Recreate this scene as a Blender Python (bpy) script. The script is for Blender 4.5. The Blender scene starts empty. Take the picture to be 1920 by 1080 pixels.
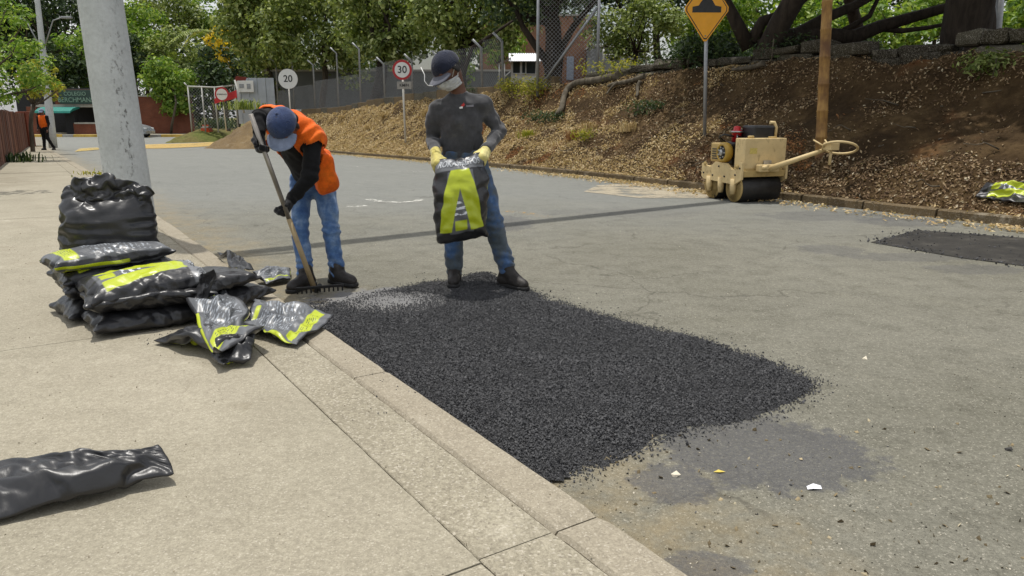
import bpy, bmesh, math, random, time
import numpy as np
from mathutils import Vector, Matrix, noise as mnoise
T0 = time.time()
sc = bpy.context.scene
COL = sc.collection
R = math.radians

# ------------------------------------------------------------------ camera
CAM_H, FPX, PITCH = 1.24, 1400.0, R(13.06)
cam_d = bpy.data.cameras.new('camera'); cam = bpy.data.objects.new('camera', cam_d); COL.objects.link(cam)
cam_d.sensor_width = 36.0; cam_d.lens = FPX / 1920 * 36.0; cam_d.clip_start = 0.05; cam_d.clip_end = 600
cam.location = (0, 0, CAM_H); cam.rotation_euler = (R(90) - PITCH, 0, 0)
sc.camera = cam
# ------------------------------------------------------------------ sky and sun
SUN_EL, SUN_AZ = R(80), Vector((-0.80, 0.60))          # sun almost overhead, a little to the left
w = bpy.data.worlds.new('World'); sc.world = w; w.use_nodes = True
nt = w.node_tree; nt.nodes.clear()
sky = nt.nodes.new('ShaderNodeTexSky'); sky.sky_type = 'NISHITA'; sky.sun_disc = False
sky.sun_elevation = SUN_EL; sky.sun_rotation = math.atan2(SUN_AZ.x, SUN_AZ.y) % (2 * math.pi)
sky.air_density = 1.3; sky.dust_density = 3.0
tc = nt.nodes.new('ShaderNodeTexCoord')
cn = nt.nodes.new('ShaderNodeTexNoise'); cn.inputs['Scale'].default_value = 2.2; cn.inputs['Detail'].default_value = 7
cr = nt.nodes.new('ShaderNodeValToRGB'); cr.color_ramp.elements[0].position = .36; cr.color_ramp.elements[1].position = .62
cm = nt.nodes.new('ShaderNodeMixRGB'); cm.inputs[2].default_value = (13, 13.1, 13.3, 1)   # bright thin cloud over the blue
bg = nt.nodes.new('ShaderNodeBackground'); bg.inputs[1].default_value = 0.10
wo = nt.nodes.new('ShaderNodeOutputWorld')
nt.links.new(tc.outputs['Generated'], cn.inputs['Vector']); nt.links.new(cn.outputs['Fac'], cr.inputs['Fac'])
nt.links.new(cr.outputs['Color'], cm.inputs[0]); nt.links.new(sky.outputs[0], cm.inputs[1])
nt.links.new(cm.outputs[0], bg.inputs[0]); nt.links.new(bg.outputs[0], wo.inputs[0])
sd = bpy.data.lights.new('sun', 'SUN'); sd.energy = 4.0; sd.angle = R(0.55); sd.color = (1.0, .965, .905)
sun = bpy.data.objects.new('sun', sd); COL.objects.link(sun); sun.location = (0, 0, 40)
SUN_V = Vector((SUN_AZ.normalized().x * math.cos(SUN_EL), SUN_AZ.normalized().y * math.cos(SUN_EL), math.sin(SUN_EL)))
sun.rotation_euler = SUN_V.to_track_quat('Z', 'Y').to_euler()
# ------------------------------------------------------------------ exposure
vs = sc.view_settings; vs.view_transform = 'Standard'; vs.look = 'None'; vs.exposure = -0.24; vs.gamma = 1.0; vs.use_curve_mapping = False
sc.render.engine = 'CYCLES'
cy = sc.cycles; cy.use_denoising = True; cy.max_bounces = 6; cy.diffuse_bounces = 3; cy.glossy_bounces = 3
cy.transparent_max_bounces = 8; cy.caustics_reflective = False; cy.caustics_refractive = False; cy.sample_clamp_indirect = 6

# ------------------------------------------------------------------ picture <-> place
cp, sp = math.cos(PITCH), math.sin(PITCH)
def sstep(a, b, x):
    t = np.clip((np.asarray(x, float) - a) / (b - a), 0, 1); return t * t * (3 - 2 * t)
def gz(x, y): return -0.45 * sstep(10, 44, y)             # the road falls gently away from us
def ray(u, v):
    a, b = (u - 960) / FPX, (540 - v) / FPX
    return np.array([a, b * sp + cp, b * cp - sp])
def P(u, v, Y):
    d = ray(u, v); t = Y / d[1]
    return np.array([d[0] * t, Y, CAM_H + d[2] * t])
def G(u, v, dz=0.0):
    d = ray(u, v); Y = 5.0
    lo, hi = .5, 120.0
    for _ in range(60):
        m = .5 * (lo + hi); t = m / d[1]
        if CAM_H + d[2] * t > gz(0, m) + dz: lo = m
        else: hi = m
    t = lo / d[1]; return np.array([d[0] * t, lo, float(gz(0, lo)) + dz])
def px(n, Y): return n * Y / FPX                          # n picture pixels at distance Y, in metres
def proj(p):
    p = np.atleast_2d(p).astype(float); q = p - np.array([0, 0, CAM_H])
    dep = q[:, 1] * cp - q[:, 2] * sp; up = q[:, 1] * sp + q[:, 2] * cp
    return np.stack([960 + FPX * q[:, 0] / dep, 540 - FPX * up / dep], 1)

# ------------------------------------------------------------------ numeric noise
def _h(i, j, k, s):
    n = (i * 374761393 + j * 668265263 + k * 2147483647 + s * 974634777) & 0xffffffff
    n = ((n ^ (n >> 13)) * 1274126177) & 0xffffffff
    n = (n ^ (n >> 16)) & 0xffffffff
    return n / 2147483647.5 - 1.0
def vn(p, s=0):
    p = np.asarray(p, float); f = np.floor(p); t = p - f; t = t * t * (3 - 2 * t); i = f.astype(np.int64)
    o = 0
    for a in (0, 1):
        for b in (0, 1):
            for c in (0, 1):
                o = o + _h(i[..., 0] + a, i[..., 1] + b, i[..., 2] + c, s) * (t[..., 0] if a else 1 - t[..., 0]) * (t[..., 1] if b else 1 - t[..., 1]) * (t[..., 2] if c else 1 - t[..., 2])
    return o
def fbm(p, s=0, n=3):
    a, o = 1.0, 0
    for k in range(n): o = o + a * vn(np.asarray(p) * 2 ** k, s + k); a *= .5
    return o

# ------------------------------------------------------------------ objects
def tag(o, label=None, cat=None, group=None, kind=None):
    if label: o['label'] = label
    if cat: o['category'] = cat
    if group: o['group'] = group
    if kind: o['kind'] = kind
    return o
def thing(name, label, cat, loc=(0, 0, 0), group=None, rot=(0, 0, 0)):
    o = bpy.data.objects.new(name, None); COL.objects.link(o)
    o.empty_display_size = .1; o.location = tuple(float(c) for c in loc); o.rotation_euler = rot
    return tag(o, label, cat, group)
def link_mesh(name, me, mat=None, parent=None):
    o = bpy.data.objects.new(name, me); COL.objects.link(o)
    if mat is not None:
        for m in (mat if isinstance(mat, (list, tuple)) else [mat]): me.materials.append(m)
    if parent is not None: o.parent = parent
    return o
def np_mesh(name, V, F, smooth=False):
    """V (n,3), F (m,k) arrays of one face size"""
    V = np.asarray(V, np.float32); F = np.asarray(F, np.int32); me = bpy.data.meshes.new(name)
    k = F.shape[1]; me.vertices.add(len(V)); me.vertices.foreach_set('co', V.ravel())
    me.loops.add(F.size); me.loops.foreach_set('vertex_index', F.ravel())
    me.polygons.add(len(F)); me.polygons.foreach_set('loop_start', np.arange(0, F.size, k, dtype=np.int32))
    me.polygons.foreach_set('loop_total', np.full(len(F), k, np.int32))
    me.polygons.foreach_set('use_smooth', np.full(len(F), smooth, bool))
    me.update(calc_edges=True); me.validate(); return me
def copy_tree(o, parent=None):
    c = o.copy(); COL.objects.link(c); c.parent = parent
    for ch in list(o.children): copy_tree(ch, c)
    return c
class MB:
    """collects boxes, tubes, prisms and lathes as one mesh"""
    def __init__(s): s.V = []; s.F = []; s.S = []
    def add(s, V, F, smooth=False, M=None):
        n = len(s.V)
        for v in V:
            v = Vector(v); s.V.append(tuple(M @ v if M else v))
        for f in F: s.F.append(tuple(n + i for i in f)); s.S.append(smooth)
        return s
    def box(s, c, d, M=None, bev=0.0):
        x, y, z = (k / 2 for k in d); b = min(bev, x * .9, y * .9, z * .9)
        if b <= 0:
            V = [(c[0] + i * x, c[1] + j * y, c[2] + k * z) for k in (-1, 1) for j in (-1, 1) for i in (-1, 1)]
            return s.add(V, [(0, 2, 3, 1), (4, 5, 7, 6), (0, 1, 5, 4), (2, 6, 7, 3), (0, 4, 6, 2), (1, 3, 7, 5)], False, M)
        bm = bmesh.new(); bmesh.ops.create_cube(bm, size=1)
        for v in bm.verts: v.co = Vector((v.co.x * d[0], v.co.y * d[1], v.co.z * d[2]))
        bmesh.ops.bevel(bm, geom=bm.edges[:], offset=b, segments=2, profile=.6, affect='EDGES')
        bm.verts.index_update()
        V = [(v.co.x + c[0], v.co.y + c[1], v.co.z + c[2]) for v in bm.verts]; F = [[v.index for v in f.verts] for f in bm.faces]
        bm.free(); return s.add(V, F, False, M)
    def tube(s, pts, rad, n=8, cap=True, smooth=True, M=None):
        pts = [Vector(p) for p in pts]
        if not hasattr(rad, '__len__'): rad = [rad] * len(pts)
        V = []; F = []; up = None
        for i, p in enumerate(pts):
            t = (pts[min(i + 1, len(pts) - 1)] - pts[max(i - 1, 0)]).normalized()
            if up is None: up = t.orthogonal().normalized()
            up = (up - t * up.dot(t)); up = up.normalized() if up.length > 1e-6 else t.orthogonal().normalized()
            b = t.cross(up)
            for k in range(n):
                a = 2 * math.pi * k / n; V.append(p + (up * math.cos(a) + b * math.sin(a)) * rad[i])
        for i in range(len(pts) - 1):
            for k in range(n): F.append((i * n + k, i * n + (k + 1) % n, (i + 1) * n + (k + 1) % n, (i + 1) * n + k))
        s.add(V, F, smooth, M)
        if cap:
            m = len(s.V) - len(V); L = (len(pts) - 1) * n
            s.F.append(tuple(m + k for k in range(n - 1, -1, -1))); s.S.append(False)
            s.F.append(tuple(m + L + k for k in range(n))); s.S.append(False)
        return s
    def prism(s, poly, z0, z1, M=None):
        n = len(poly); V = [(x, y, z0) for x, y in poly] + [(x, y, z1) for x, y in poly]
        F = [tuple(range(n - 1, -1, -1)), tuple(range(n, 2 * n))] + [(i, (i + 1) % n, n + (i + 1) % n, n + i) for i in range(n)]
        return s.add(V, F, False, M)
    def lathe(s, prof, n=24, M=None, smooth=True):
        V = []; F = []
        for r, z in prof:
            for k in range(n):
                a = 2 * math.pi * k / n; V.append((r * math.cos(a), r * math.sin(a), z))
        for i in range(len(prof) - 1):
            for k in range(n): F.append((i * n + k, i * n + (k + 1) % n, (i + 1) * n + (k + 1) % n, (i + 1) * n + k))
        F.append(tuple(range(n - 1, -1, -1))); F.append(tuple((len(prof) - 1) * n + k for k in range(n)))
        return s.add(V, F, smooth, M)
    def build(s, name, mat, parent=None, world=False):
        off = Vector(parent.location) if (world and parent is not None) else Vector((0, 0, 0))
        me = bpy.data.meshes.new(name); me.from_pydata([tuple(Vector(v) - off) for v in s.V], [], s.F)
        me.polygons.foreach_set('use_smooth', s.S); me.update()
        return link_mesh(name, me, mat, parent)
def TRS(loc=(0, 0, 0), rot=(0, 0, 0)):
    from mathutils import Euler
    return Matrix.Translation(Vector(loc)) @ Euler(rot).to_matrix().to_4x4()
def frame_to(a, b):
    """matrix that lays +Z from a to b"""
    a, b = Vector(a), Vector(b); return Matrix.Translation(a) @ (b - a).to_track_quat('Z', 'Y').to_matrix().to_4x4()

# ------------------------------------------------------------------ materials
class MT:
    def __init__(s, name):
        s.m = bpy.data.materials.new(name); s.m.use_nodes = True; s.t = s.m.node_tree; s.t.nodes.clear()
        s.o = s.n('OutputMaterial'); s._p = s._oc = None
    def n(s, ty, ins=None, **kw):
        nd = s.t.nodes.new('ShaderNode' + ty)
        for k, v in kw.items(): setattr(nd, k, v)
        for k, v in (ins or {}).items(): s.put(nd.inputs[k], v)
        return nd
    def put(s, sock, v):
        if isinstance(v, bpy.types.NodeSocket): s.t.links.new(v, sock)
        elif v is not None:
            if hasattr(sock.default_value, '__len__') and not hasattr(v, '__len__'): v = (v,) * len(sock.default_value)
            if hasattr(v, '__len__') and len(v) == 3 and len(sock.default_value) == 4: v = (*v, 1)
            sock.default_value = v
    @property
    def pos(s):
        if s._p is None: s._p = s.n('NewGeometry')
        return s._p.outputs['Position']
    @property
    def oc(s):
        if s._oc is None: s._oc = s.n('TexCoord')
        return s._oc.outputs['Object']
    def vec(s, v, sc=(1, 1, 1), rot=(0, 0, 0), loc=(0, 0, 0)):
        return s.n('Mapping', {'Vector': v, 'Scale': sc, 'Rotation': rot, 'Location': loc}).outputs[0]
    def noise(s, scale, detail=4, rough=.55, v=None, dist=0):
        return s.n('TexNoise', {'Vector': v if v is not None else s.pos, 'Scale': scale, 'Detail': detail, 'Roughness': rough, 'Distortion': dist}).outputs['Fac']
    def voro(s, scale, v=None, out='Distance', **kw):
        return s.n('TexVoronoi', {'Vector': v if v is not None else s.pos, 'Scale': scale}, **kw).outputs[out]
    def ramp(s, f, stops, interp='LINEAR'):
        nd = s.n('ValToRGB', {'Fac': f}); cr = nd.color_ramp; cr.interpolation = interp
        while len(cr.elements) < len(stops): cr.elements.new(.5)
        for e, (p_, c) in zip(cr.elements, stops):
            e.position = p_; e.color = (c, c, c, 1) if not hasattr(c, '__len__') else (*c[:3], 1)
        return nd.outputs[0]
    def mix(s, f, a, b, mode='MIX'):
        nd = s.n('MixRGB', {0: f, 1: a, 2: b}, blend_type=mode); return nd.outputs[0]
    def math(s, op, a, b=None, c=None, clamp=False):
        nd = s.n('Math', operation=op, use_clamp=clamp)
        for i, v in enumerate((a, b, c)):
            if v is not None: s.put(nd.inputs[i], v)
        return nd.outputs[0]
    def xyz(s, v): return s.n('SeparateXYZ', {0: v}).outputs
    def smooth(s, x, a, b):
        nd = s.n('MapRange', {'Value': x, 'From Min': a, 'From Max': b}, interpolation_type='SMOOTHSTEP'); return nd.outputs[0]
    def bump(s, h, st=.5, d=.01, nrm=None):
        i = {'Height': h, 'Strength': st, 'Distance': d}
        if nrm is not None: i['Normal'] = nrm
        return s.n('Bump', i).outputs[0]
    def bsdf(s, col, rough=.6, nrm=None, metal=0.0, spec=.5, **extra):
        nd = s.n('BsdfPrincipled', {'Base Color': col, 'Roughness': rough, 'Metallic': metal, 'Specular IOR Level': spec})
        if nrm is not None: s.put(nd.inputs['Normal'], nrm)
        for k, v in extra.items(): s.put(nd.inputs[k], v)
        s.t.links.new(nd.outputs[0], s.o.inputs['Surface']); s.b = nd
        return s.m
    def rnd(s): return s.n('NewGeometry').outputs['Random Per Island']
def lin(r, g=None, b=None):
    if g is None: g = b = r
    return tuple(((c / 255) / 12.92 if c / 255 <= .04045 else ((c / 255 + .055) / 1.055) ** 2.4) for c in (r, g, b))
def simple(name, col, rough=.6, var=.25, scale=8, bump=.15, bscale=60, metal=0, spec=.5, obj=True):
    """plain painted / moulded stuff: uneven colour, fine relief, uneven gloss"""
    t = MT(name); v = t.oc if obj else t.pos
    f = t.noise(scale, 5, .6, v)
    d = tuple(c * (1 - var) for c in col); l = tuple(min(1, c * (1 + var)) for c in col)
    c = t.ramp(f, [(.3, d), (.7, l)])
    r = t.ramp(t.noise(scale * 2.3, 4, .6, v), [(.3, max(0, rough - .12)), (.7, min(1, rough + .12))])
    return t.bsdf(c, r, t.bump(t.noise(bscale, 3, .6, v), bump, .004), metal, spec)

# ================================================================== THE SETTING
rng = np.random.default_rng(7); random.seed(7)
D2 = np.array([-0.548, 0.836]); D2 /= np.linalg.norm(D2); L2 = np.array([-D2[1], D2[0]])    # along the kerb / to its left
T_K = float(L2 @ np.array([0.13, 2.18]))                                                   # the near kerb's road edge
def ST(s, t): return D2 * s + L2 * (T_K + t)                                               # t metres left of the kerb's road edge
KZ = 0.10
# far kerb, as read along its foot
kp = [G(*q)[:2] for q in ((1920, 428), (1500, 380), (1130, 335), (1000, 321), (660, 291), (500, 274), (432, 266))]
kd = np.array(kp[0]) - np.array(kp[1]); kd /= np.linalg.norm(kd)
kp = [np.array(kp[0]) + kd * 9, np.array(kp[0]) + kd * 4] + [np.array(k) for k in kp]
KH = [2.0, 2.0, 2.05, 2.1, 2.2, 2.15, 1.95, 1.55, 1.15]; KW = [3.0, 3.0, 3.0, 3.0, 3.0, 3.0, 2.4, 2.1, 2.0]
_l = np.r_[0, np.cumsum([np.linalg.norm(kp[i + 1] - kp[i]) for i in range(len(kp) - 1)])]
KS = np.arange(0, _l[-1], .25)
def smooth1(a, n=13):
    k = np.ones(n) / n; return np.convolve(np.pad(a, n // 2, mode='reflect', reflect_type='odd'), k, 'valid')
KX = smooth1(np.interp(KS, _l, [k[0] for k in kp]), 21); KY = smooth1(np.interp(KS, _l, [k[1] for k in kp]), 21)
Hs = smooth1(np.interp(KS, _l, KH), 21); Ws = smooth1(np.interp(KS, _l, KW), 21)
_t = np.stack([np.gradient(KX), np.gradient(KY)], 1); _t /= np.linalg.norm(_t, axis=1)[:, None]
KN = np.stack([_t[:, 1], -_t[:, 0]], 1)                                                    # away from the road
if KN[0, 0] < 0: KN = -KN
def xf(y):                                                                                  # far kerb as x(y)
    o = np.argsort(KY); return np.interp(y, KY[o], KX[o])
def bank_prof(w): return np.where(w < 1, .86 * w ** 1.02 + .14 * sstep(.72, 1, w), 1)
def bank_pt(i, w):
    """point on the slope: i index along the kerb, w 0 at the kerb, 1 at the brow"""
    i = np.asarray(i, float); a = np.clip(i, 0, len(KS) - 1.001)
    f = lambda A: np.interp(a, np.arange(len(KS)), A)
    off = .16 + w * f(Ws); x = f(KX) + f(KN[:, 0]) * off; y = f(KY) + f(KN[:, 1]) * off
    q = np.stack([x, y, np.zeros_like(x)], -1)
    z = gz(x, y) + .09 + f(Hs) * bank_prof(np.asarray(w)) + (.10 * fbm(q * .9, 3) + .05 * fbm(q * 3.1, 9)) * sstep(.0, .25, w)
    return np.stack([x, y, z], -1)
_bi, _bw = np.meshgrid(np.arange(0, len(KS) - 1, 1.0), np.linspace(0, 1, 60), indexing='ij')
_bp = bank_pt(_bi.ravel(), _bw.ravel()); _bq = proj(_bp)
def bank_hit(u, v):
    """the place on the slope seen at a picture point"""
    d = np.hypot(_bq[:, 0] - u, _bq[:, 1] - v) + np.where(_bp[:, 1] < 2, 1e6, 0); return _bp[np.argmin(d)].copy()

# ---- materials of the ground
def m_road():
    t = MT('old_asphalt'); p = t.pos; X, Y, Z = t.xyz(p)
    big = t.noise(.55, 5, .6); mid = t.noise(4.5, 6, .65); fine = t.math('ADD', t.math('MULTIPLY', t.noise(95, 4, .75), .5), t.math('MULTIPLY', t.noise(34, 5, .7), .5)); grit = t.voro(260, feature='F1')
    c = t.ramp(big, [(.28, lin(124, 122, 109)), (.5, lin(134, 132, 120)), (.75, lin(142, 140, 128))])
    c = t.mix(t.smooth(mid, .42, .75), c, t.mix(1, c, (.74, .74, .73), 'MULTIPLY'))
    c = t.mix(t.smooth(fine, .36, .72), t.mix(1, c, (.62, .61, .59), 'MULTIPLY'), t.mix(1, c, (1.16, 1.15, 1.13), 'MULTIPLY'))
    cell = t.voro(190, out='Color'); cs = t.xyz(cell)
    c = t.mix(t.math('MULTIPLY', t.smooth(cs[0], .93, .98), .4), c, lin(196, 190, 174))
    c = t.mix(t.math('MULTIPLY', t.smooth(cs[1], .92, .98), .45), c, lin(84, 82, 75))
    c = t.mix(t.math('MULTIPLY', t.smooth(t.math('ADD', Y, t.math('MULTIPLY', t.noise(.5, 4, .6), 5)), 8.5, 15), .65), c, t.mix(t.smooth(fine, .3, .7), lin(118, 121, 119), lin(138, 140, 137)))
    # ochre dust that washes along the near kerb
    wob = t.math('MULTIPLY', t.math('SUBTRACT', t.noise(2.1, 5, .6), .5), .9)
    tt = t.math('ADD', t.math('ADD', t.math('MULTIPLY', X, float(L2[0])), t.math('MULTIPLY', Y, float(L2[1]))), -T_K)   # < 0 on the road
    dust = t.math('MULTIPLY', t.smooth(t.math('ADD', tt, wob), -.85, -.05), t.smooth(t.noise(6, 6, .7), .25, .75))
    c = t.mix(t.math('MULTIPLY', dust, .5), c, lin(158, 138, 98))
    ra = math.atan2(float(D2[1]), float(D2[0])); stv = t.vec(t.vec(t.pos, (1, 1, 1), (0, 0, -ra)), (.35, 2.6, 1))
    c = t.mix(t.math('MULTIPLY', t.smooth(t.noise(1.3, 5, .6, stv), .5, .72), .30), c, t.mix(1, c, (1.18, 1.17, 1.14), 'MULTIPLY'))
    c = t.mix(t.math('MULTIPLY', t.smooth(t.noise(1.0, 5, .65, t.vec(stv, loc=(5, 2, 1))), .55, .75), .34), c, t.mix(1, c, (.66, .66, .68), 'MULTIPLY'))
    wp = t.n('VectorMath', {0: t.pos, 1: t.n('VectorMath', {0: t.n('TexNoise', {'Vector': t.pos, 'Scale': 2.0, 'Detail': 7}).outputs['Color'], 1: (.6, .6, .6)}, operation='MULTIPLY').outputs[0]}, operation='ADD').outputs[0]
    ck = t.smooth(t.n('TexVoronoi', {'Vector': wp, 'Scale': .7}, feature='DISTANCE_TO_EDGE').outputs['Distance'], .008, .001); ck = t.math('MULTIPLY', ck, t.smooth(t.noise(.8, 3, .5, t.vec(t.pos, loc=(2, 6, 3))), .47, .6))
    c = t.mix(t.math('MULTIPLY', ck, .5), c, lin(70, 67, 60))
    # older worn repairs: darker, bluish stone
    def blob(cx, cy, rx, ry, rot, amp, dis=.42, soft=.12):
        co, si = math.cos(rot), math.sin(rot)
        dx = t.math('SUBTRACT', X, cx); dy = t.math('SUBTRACT', Y, cy)
        a = t.math('DIVIDE', t.math('ADD', t.math('MULTIPLY', dx, co), t.math('MULTIPLY', dy, si)), rx)
        b = t.math('DIVIDE', t.math('SUBTRACT', t.math('MULTIPLY', dy, co), t.math('MULTIPLY', dx, si)), ry)
        r = t.math('SQRT', t.math('ADD', t.math('MULTIPLY', a, a), t.math('MULTIPLY', b, b)))
        n = t.math('MULTIPLY', t.math('SUBTRACT', t.noise(3.2 / max(.25, rx), 8, .66), .5), dis * 4)
        return t.math('MULTIPLY', t.smooth(t.math('ADD', r, n), 1 + soft, 1 - soft), amp)
    speck = t.smooth(t.noise(60, 3, .8), .25, .7)
    for (u, v, ru, rv, amp) in ((1440, 845, 190, 60, .8), (1260, 905, 75, 35, .75), (1330, 1062, 80, 28, .7), (955, 418, 45, 13, .55), (1180, 398, 150, 9, .2),
                                (1560, 468, 60, 9, .45), (1700, 482, 110, 8, .45), (1830, 505, 90, 9, .45), (1560, 405, 130, 9, .4), (1700, 417, 90, 8, .5)):
        c0 = G(u, v); e = G(u + ru, v); f = G(u, v - rv)
        m_ = blob(float(c0[0]), float(c0[1]), float(abs(e[0] - c0[0])), float(abs(f[1] - c0[1])), 0.0, amp)
        c = t.mix(t.math('MULTIPLY', m_, t.math('ADD', t.math('MULTIPLY', speck, .5), .5)), c, lin(80, 80, 84))
    c0 = G(735, 566); c = t.mix(t.math('MULTIPLY', blob(float(c0[0]), float(c0[1]), .52, .42, 0.0, .9), t.math('ADD', t.math('MULTIPLY', speck, .35), .65)), c, lin(124, 124, 126))
    h = t.math('ADD', t.math('MULTIPLY', fine, .6), t.math('MULTIPLY', grit, .7))
    return t.bsdf(c, t.ramp(mid, [(.3, .78), (.7, .95)]), t.bump(h, .75, .006), spec=.25)
def m_concrete(name, a, b, coarse=0.0):
    t = MT(name); X, Y, Z = t.xyz(t.pos)
    big = t.noise(.8, 5, .6); mid = t.noise(5, 6, .65); fine = t.math('ADD', t.math('MULTIPLY', t.noise(130, 4, .75), .55), t.math('MULTIPLY', t.noise(48, 4, .7), .45))
    st = t.noise(1.3, 6, .62, t.vec(t.pos, (1, 1, 1), (0, 0, R(33)), (3, 7, 0)))
    c = t.ramp(big, [(.3, a), (.7, b)])
    c = t.mix(t.math('MULTIPLY', t.smooth(st, .5, .78), .4), c, t.mix(1, c, (.66, .64, .6), 'MULTIPLY'))
    c = t.mix(t.math('MULTIPLY', t.smooth(mid, .3, .75), .5), t.mix(1, c, (.84, .83, .81), 'MULTIPLY'), t.mix(1, c, (1.08, 1.08, 1.07), 'MULTIPLY'))
    c = t.mix(t.smooth(fine, .36, .7), t.mix(1, c, (.72 - .12 * coarse, .71 - .12 * coarse, .69 - .12 * coarse), 'MULTIPLY'), t.mix(1, c, (1.14, 1.14, 1.13), 'MULTIPLY'))
    cell = t.voro(230 - 110 * coarse, out='Color'); cs = t.xyz(cell)
    c = t.mix(t.math('MULTIPLY', t.smooth(cs[0], .92 - .1 * coarse, .97), .3 + .1 * coarse), c, lin(210, 202, 186))
    c = t.mix(t.math('MULTIPLY', t.smooth(cs[1], .93 - .08 * coarse, .98), .4 + .1 * coarse), c, lin(110, 102, 90))
    wp = t.n('VectorMath', {0: t.pos, 1: t.n('VectorMath', {0: t.n('TexNoise', {'Vector': t.pos, 'Scale': 3.0, 'Detail': 6}).outputs['Color'], 1: (.35, .35, .35)}, operation='MULTIPLY').outputs[0]}, operation='ADD').outputs[0]
    ck = t.smooth(t.n('TexVoronoi', {'Vector': wp, 'Scale': .55}, feature='DISTANCE_TO_EDGE').outputs['Distance'], .006, .001)
    ck = t.math('MULTIPLY', ck, t.smooth(t.noise(1.1, 3, .5, t.vec(t.pos, loc=(4, 1, 7))), .56, .66)); c = t.mix(t.math('MULTIPLY', ck, .28), c, lin(110, 100, 82))
    sp_ = t.smooth(t.noise(2.6, 7, .72, t.vec(t.pos, loc=(11, 3, 2))), .60, .70); c = t.mix(t.math('MULTIPLY', sp_, .28), c, lin(122, 112, 92))
    lt_ = t.smooth(t.noise(1.7, 6, .7, t.vec(t.pos, loc=(1, 8, 5))), .58, .72); c = t.mix(t.math('MULTIPLY', lt_, .25), c, lin(206, 199, 180))
    h = t.math('SUBTRACT', t.math('ADD', t.math('MULTIPLY', fine, .6), t.math('MULTIPLY', t.voro(230 - 110 * coarse), .3 + .5*coarse)), t.math('MULTIPLY', ck, .8))
    return t.bsdf(c, .88, t.bump(h, .45 + .5 * coarse, .004), spec=.25)
def m_soil():
    t = MT('bank_soil'); n = t.noise(1.1, 6, .62); f = t.noise(9, 6, .7); g = t.noise(45, 4, .7)
    c = t.ramp(n, [(.3, lin(60, 47, 31)), (.5, lin(84, 67, 45)), (.72, lin(118, 98, 68))])
    c = t.mix(t.smooth(f, .35, .7), t.mix(1, c, (.6, .57, .52), 'MULTIPLY'), c)
    c = t.mix(t.math('MULTIPLY', t.smooth(t.noise(.6, 4, .6, t.vec(t.pos, loc=(9, 2, 4))), .58, .7), .35), c, lin(128, 78, 42))
    return t.bsdf(c, .95, t.bump(t.math('ADD', f, t.math('MULTIPLY', g, .5)), .9, .05), spec=.15)
M_ROAD = m_road()
M_CONC = m_concrete('sidewalk_concrete', lin(160, 154, 137), lin(175, 168, 151))
M_KERB = m_concrete('kerb_concrete', lin(161, 152, 135), lin(173, 165, 148), .25)
M_AGG = m_concrete('exposed_aggregate', lin(164, 157, 139), lin(177, 170, 152), .8)
M_OLDC = m_concrete('old_kerb_concrete', lin(96, 82, 58), lin(122, 104, 76), .5)
M_SOIL = m_soil()
def m_plain_ground():
    t = MT('dry_ground'); n = t.noise(.35, 6, .6); f = t.noise(6, 6, .7)
    c = t.ramp(n, [(.35, lin(120, 106, 70)), (.6, lin(104, 110, 60))])
    return t.bsdf(t.mix(t.smooth(f, .3, .7), t.mix(1, c, (.6, .6, .6), 'MULTIPLY'), c), .95, t.bump(f, .6, .05), spec=.1)
M_GROUND = m_plain_ground()

# ---- ground to the horizon
ys = np.unique(np.r_[np.linspace(-40, 0, 6), np.arange(0, 62, 1.0), np.linspace(62, 420, 14)]); xs = np.linspace(-320, 320, 33)
gx, gy = np.meshgrid(xs, ys); gv = np.stack([gx.ravel(), gy.ravel(), (gz(gx, gy) - .06).ravel()], 1)
def quads(ny, nx):
    i = np.arange(ny * nx).reshape(ny, nx); return np.stack([i[:-1, :-1].ravel(), i[:-1, 1:].ravel(), i[1:, 1:].ravel(), i[1:, :-1].ravel()], 1)
tag(link_mesh('ground', np_mesh('ground', gv, quads(len(ys), len(xs)), True), M_GROUND), kind='structure')
# ---- the road being mended
ry = np.arange(-8, 47, .5); rt = np.linspace(0, 1, 13)
xn = lambda y: 0.13 - (D2[0] / -D2[1]) * (y - 2.18)
a_ = xn(ry) - .03; b_ = np.where(ry < KY.max(), xf(ry) + .1, KX[np.argmax(KY)])
rv = np.stack([(a_[:, None] * (1 - rt) + b_[:, None] * rt).ravel(), np.repeat(ry, len(rt)), np.repeat(gz(0, ry), len(rt))], 1)
tag(link_mesh('road', np_mesh('road', rv, quads(len(ry), len(rt)), True), M_ROAD), kind='structure')
cy_ = np.linspace(43, 63.5, 22); cx_ = np.linspace(-90, 25, 24); gx, gy = np.meshgrid(cx_, cy_)
tag(link_mesh('side_street', np_mesh('side_street', np.stack([gx.ravel(), gy.ravel(), gz(gx, gy).ravel() - .012], 1), quads(22, 24), True), M_ROAD), kind='structure')
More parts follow.
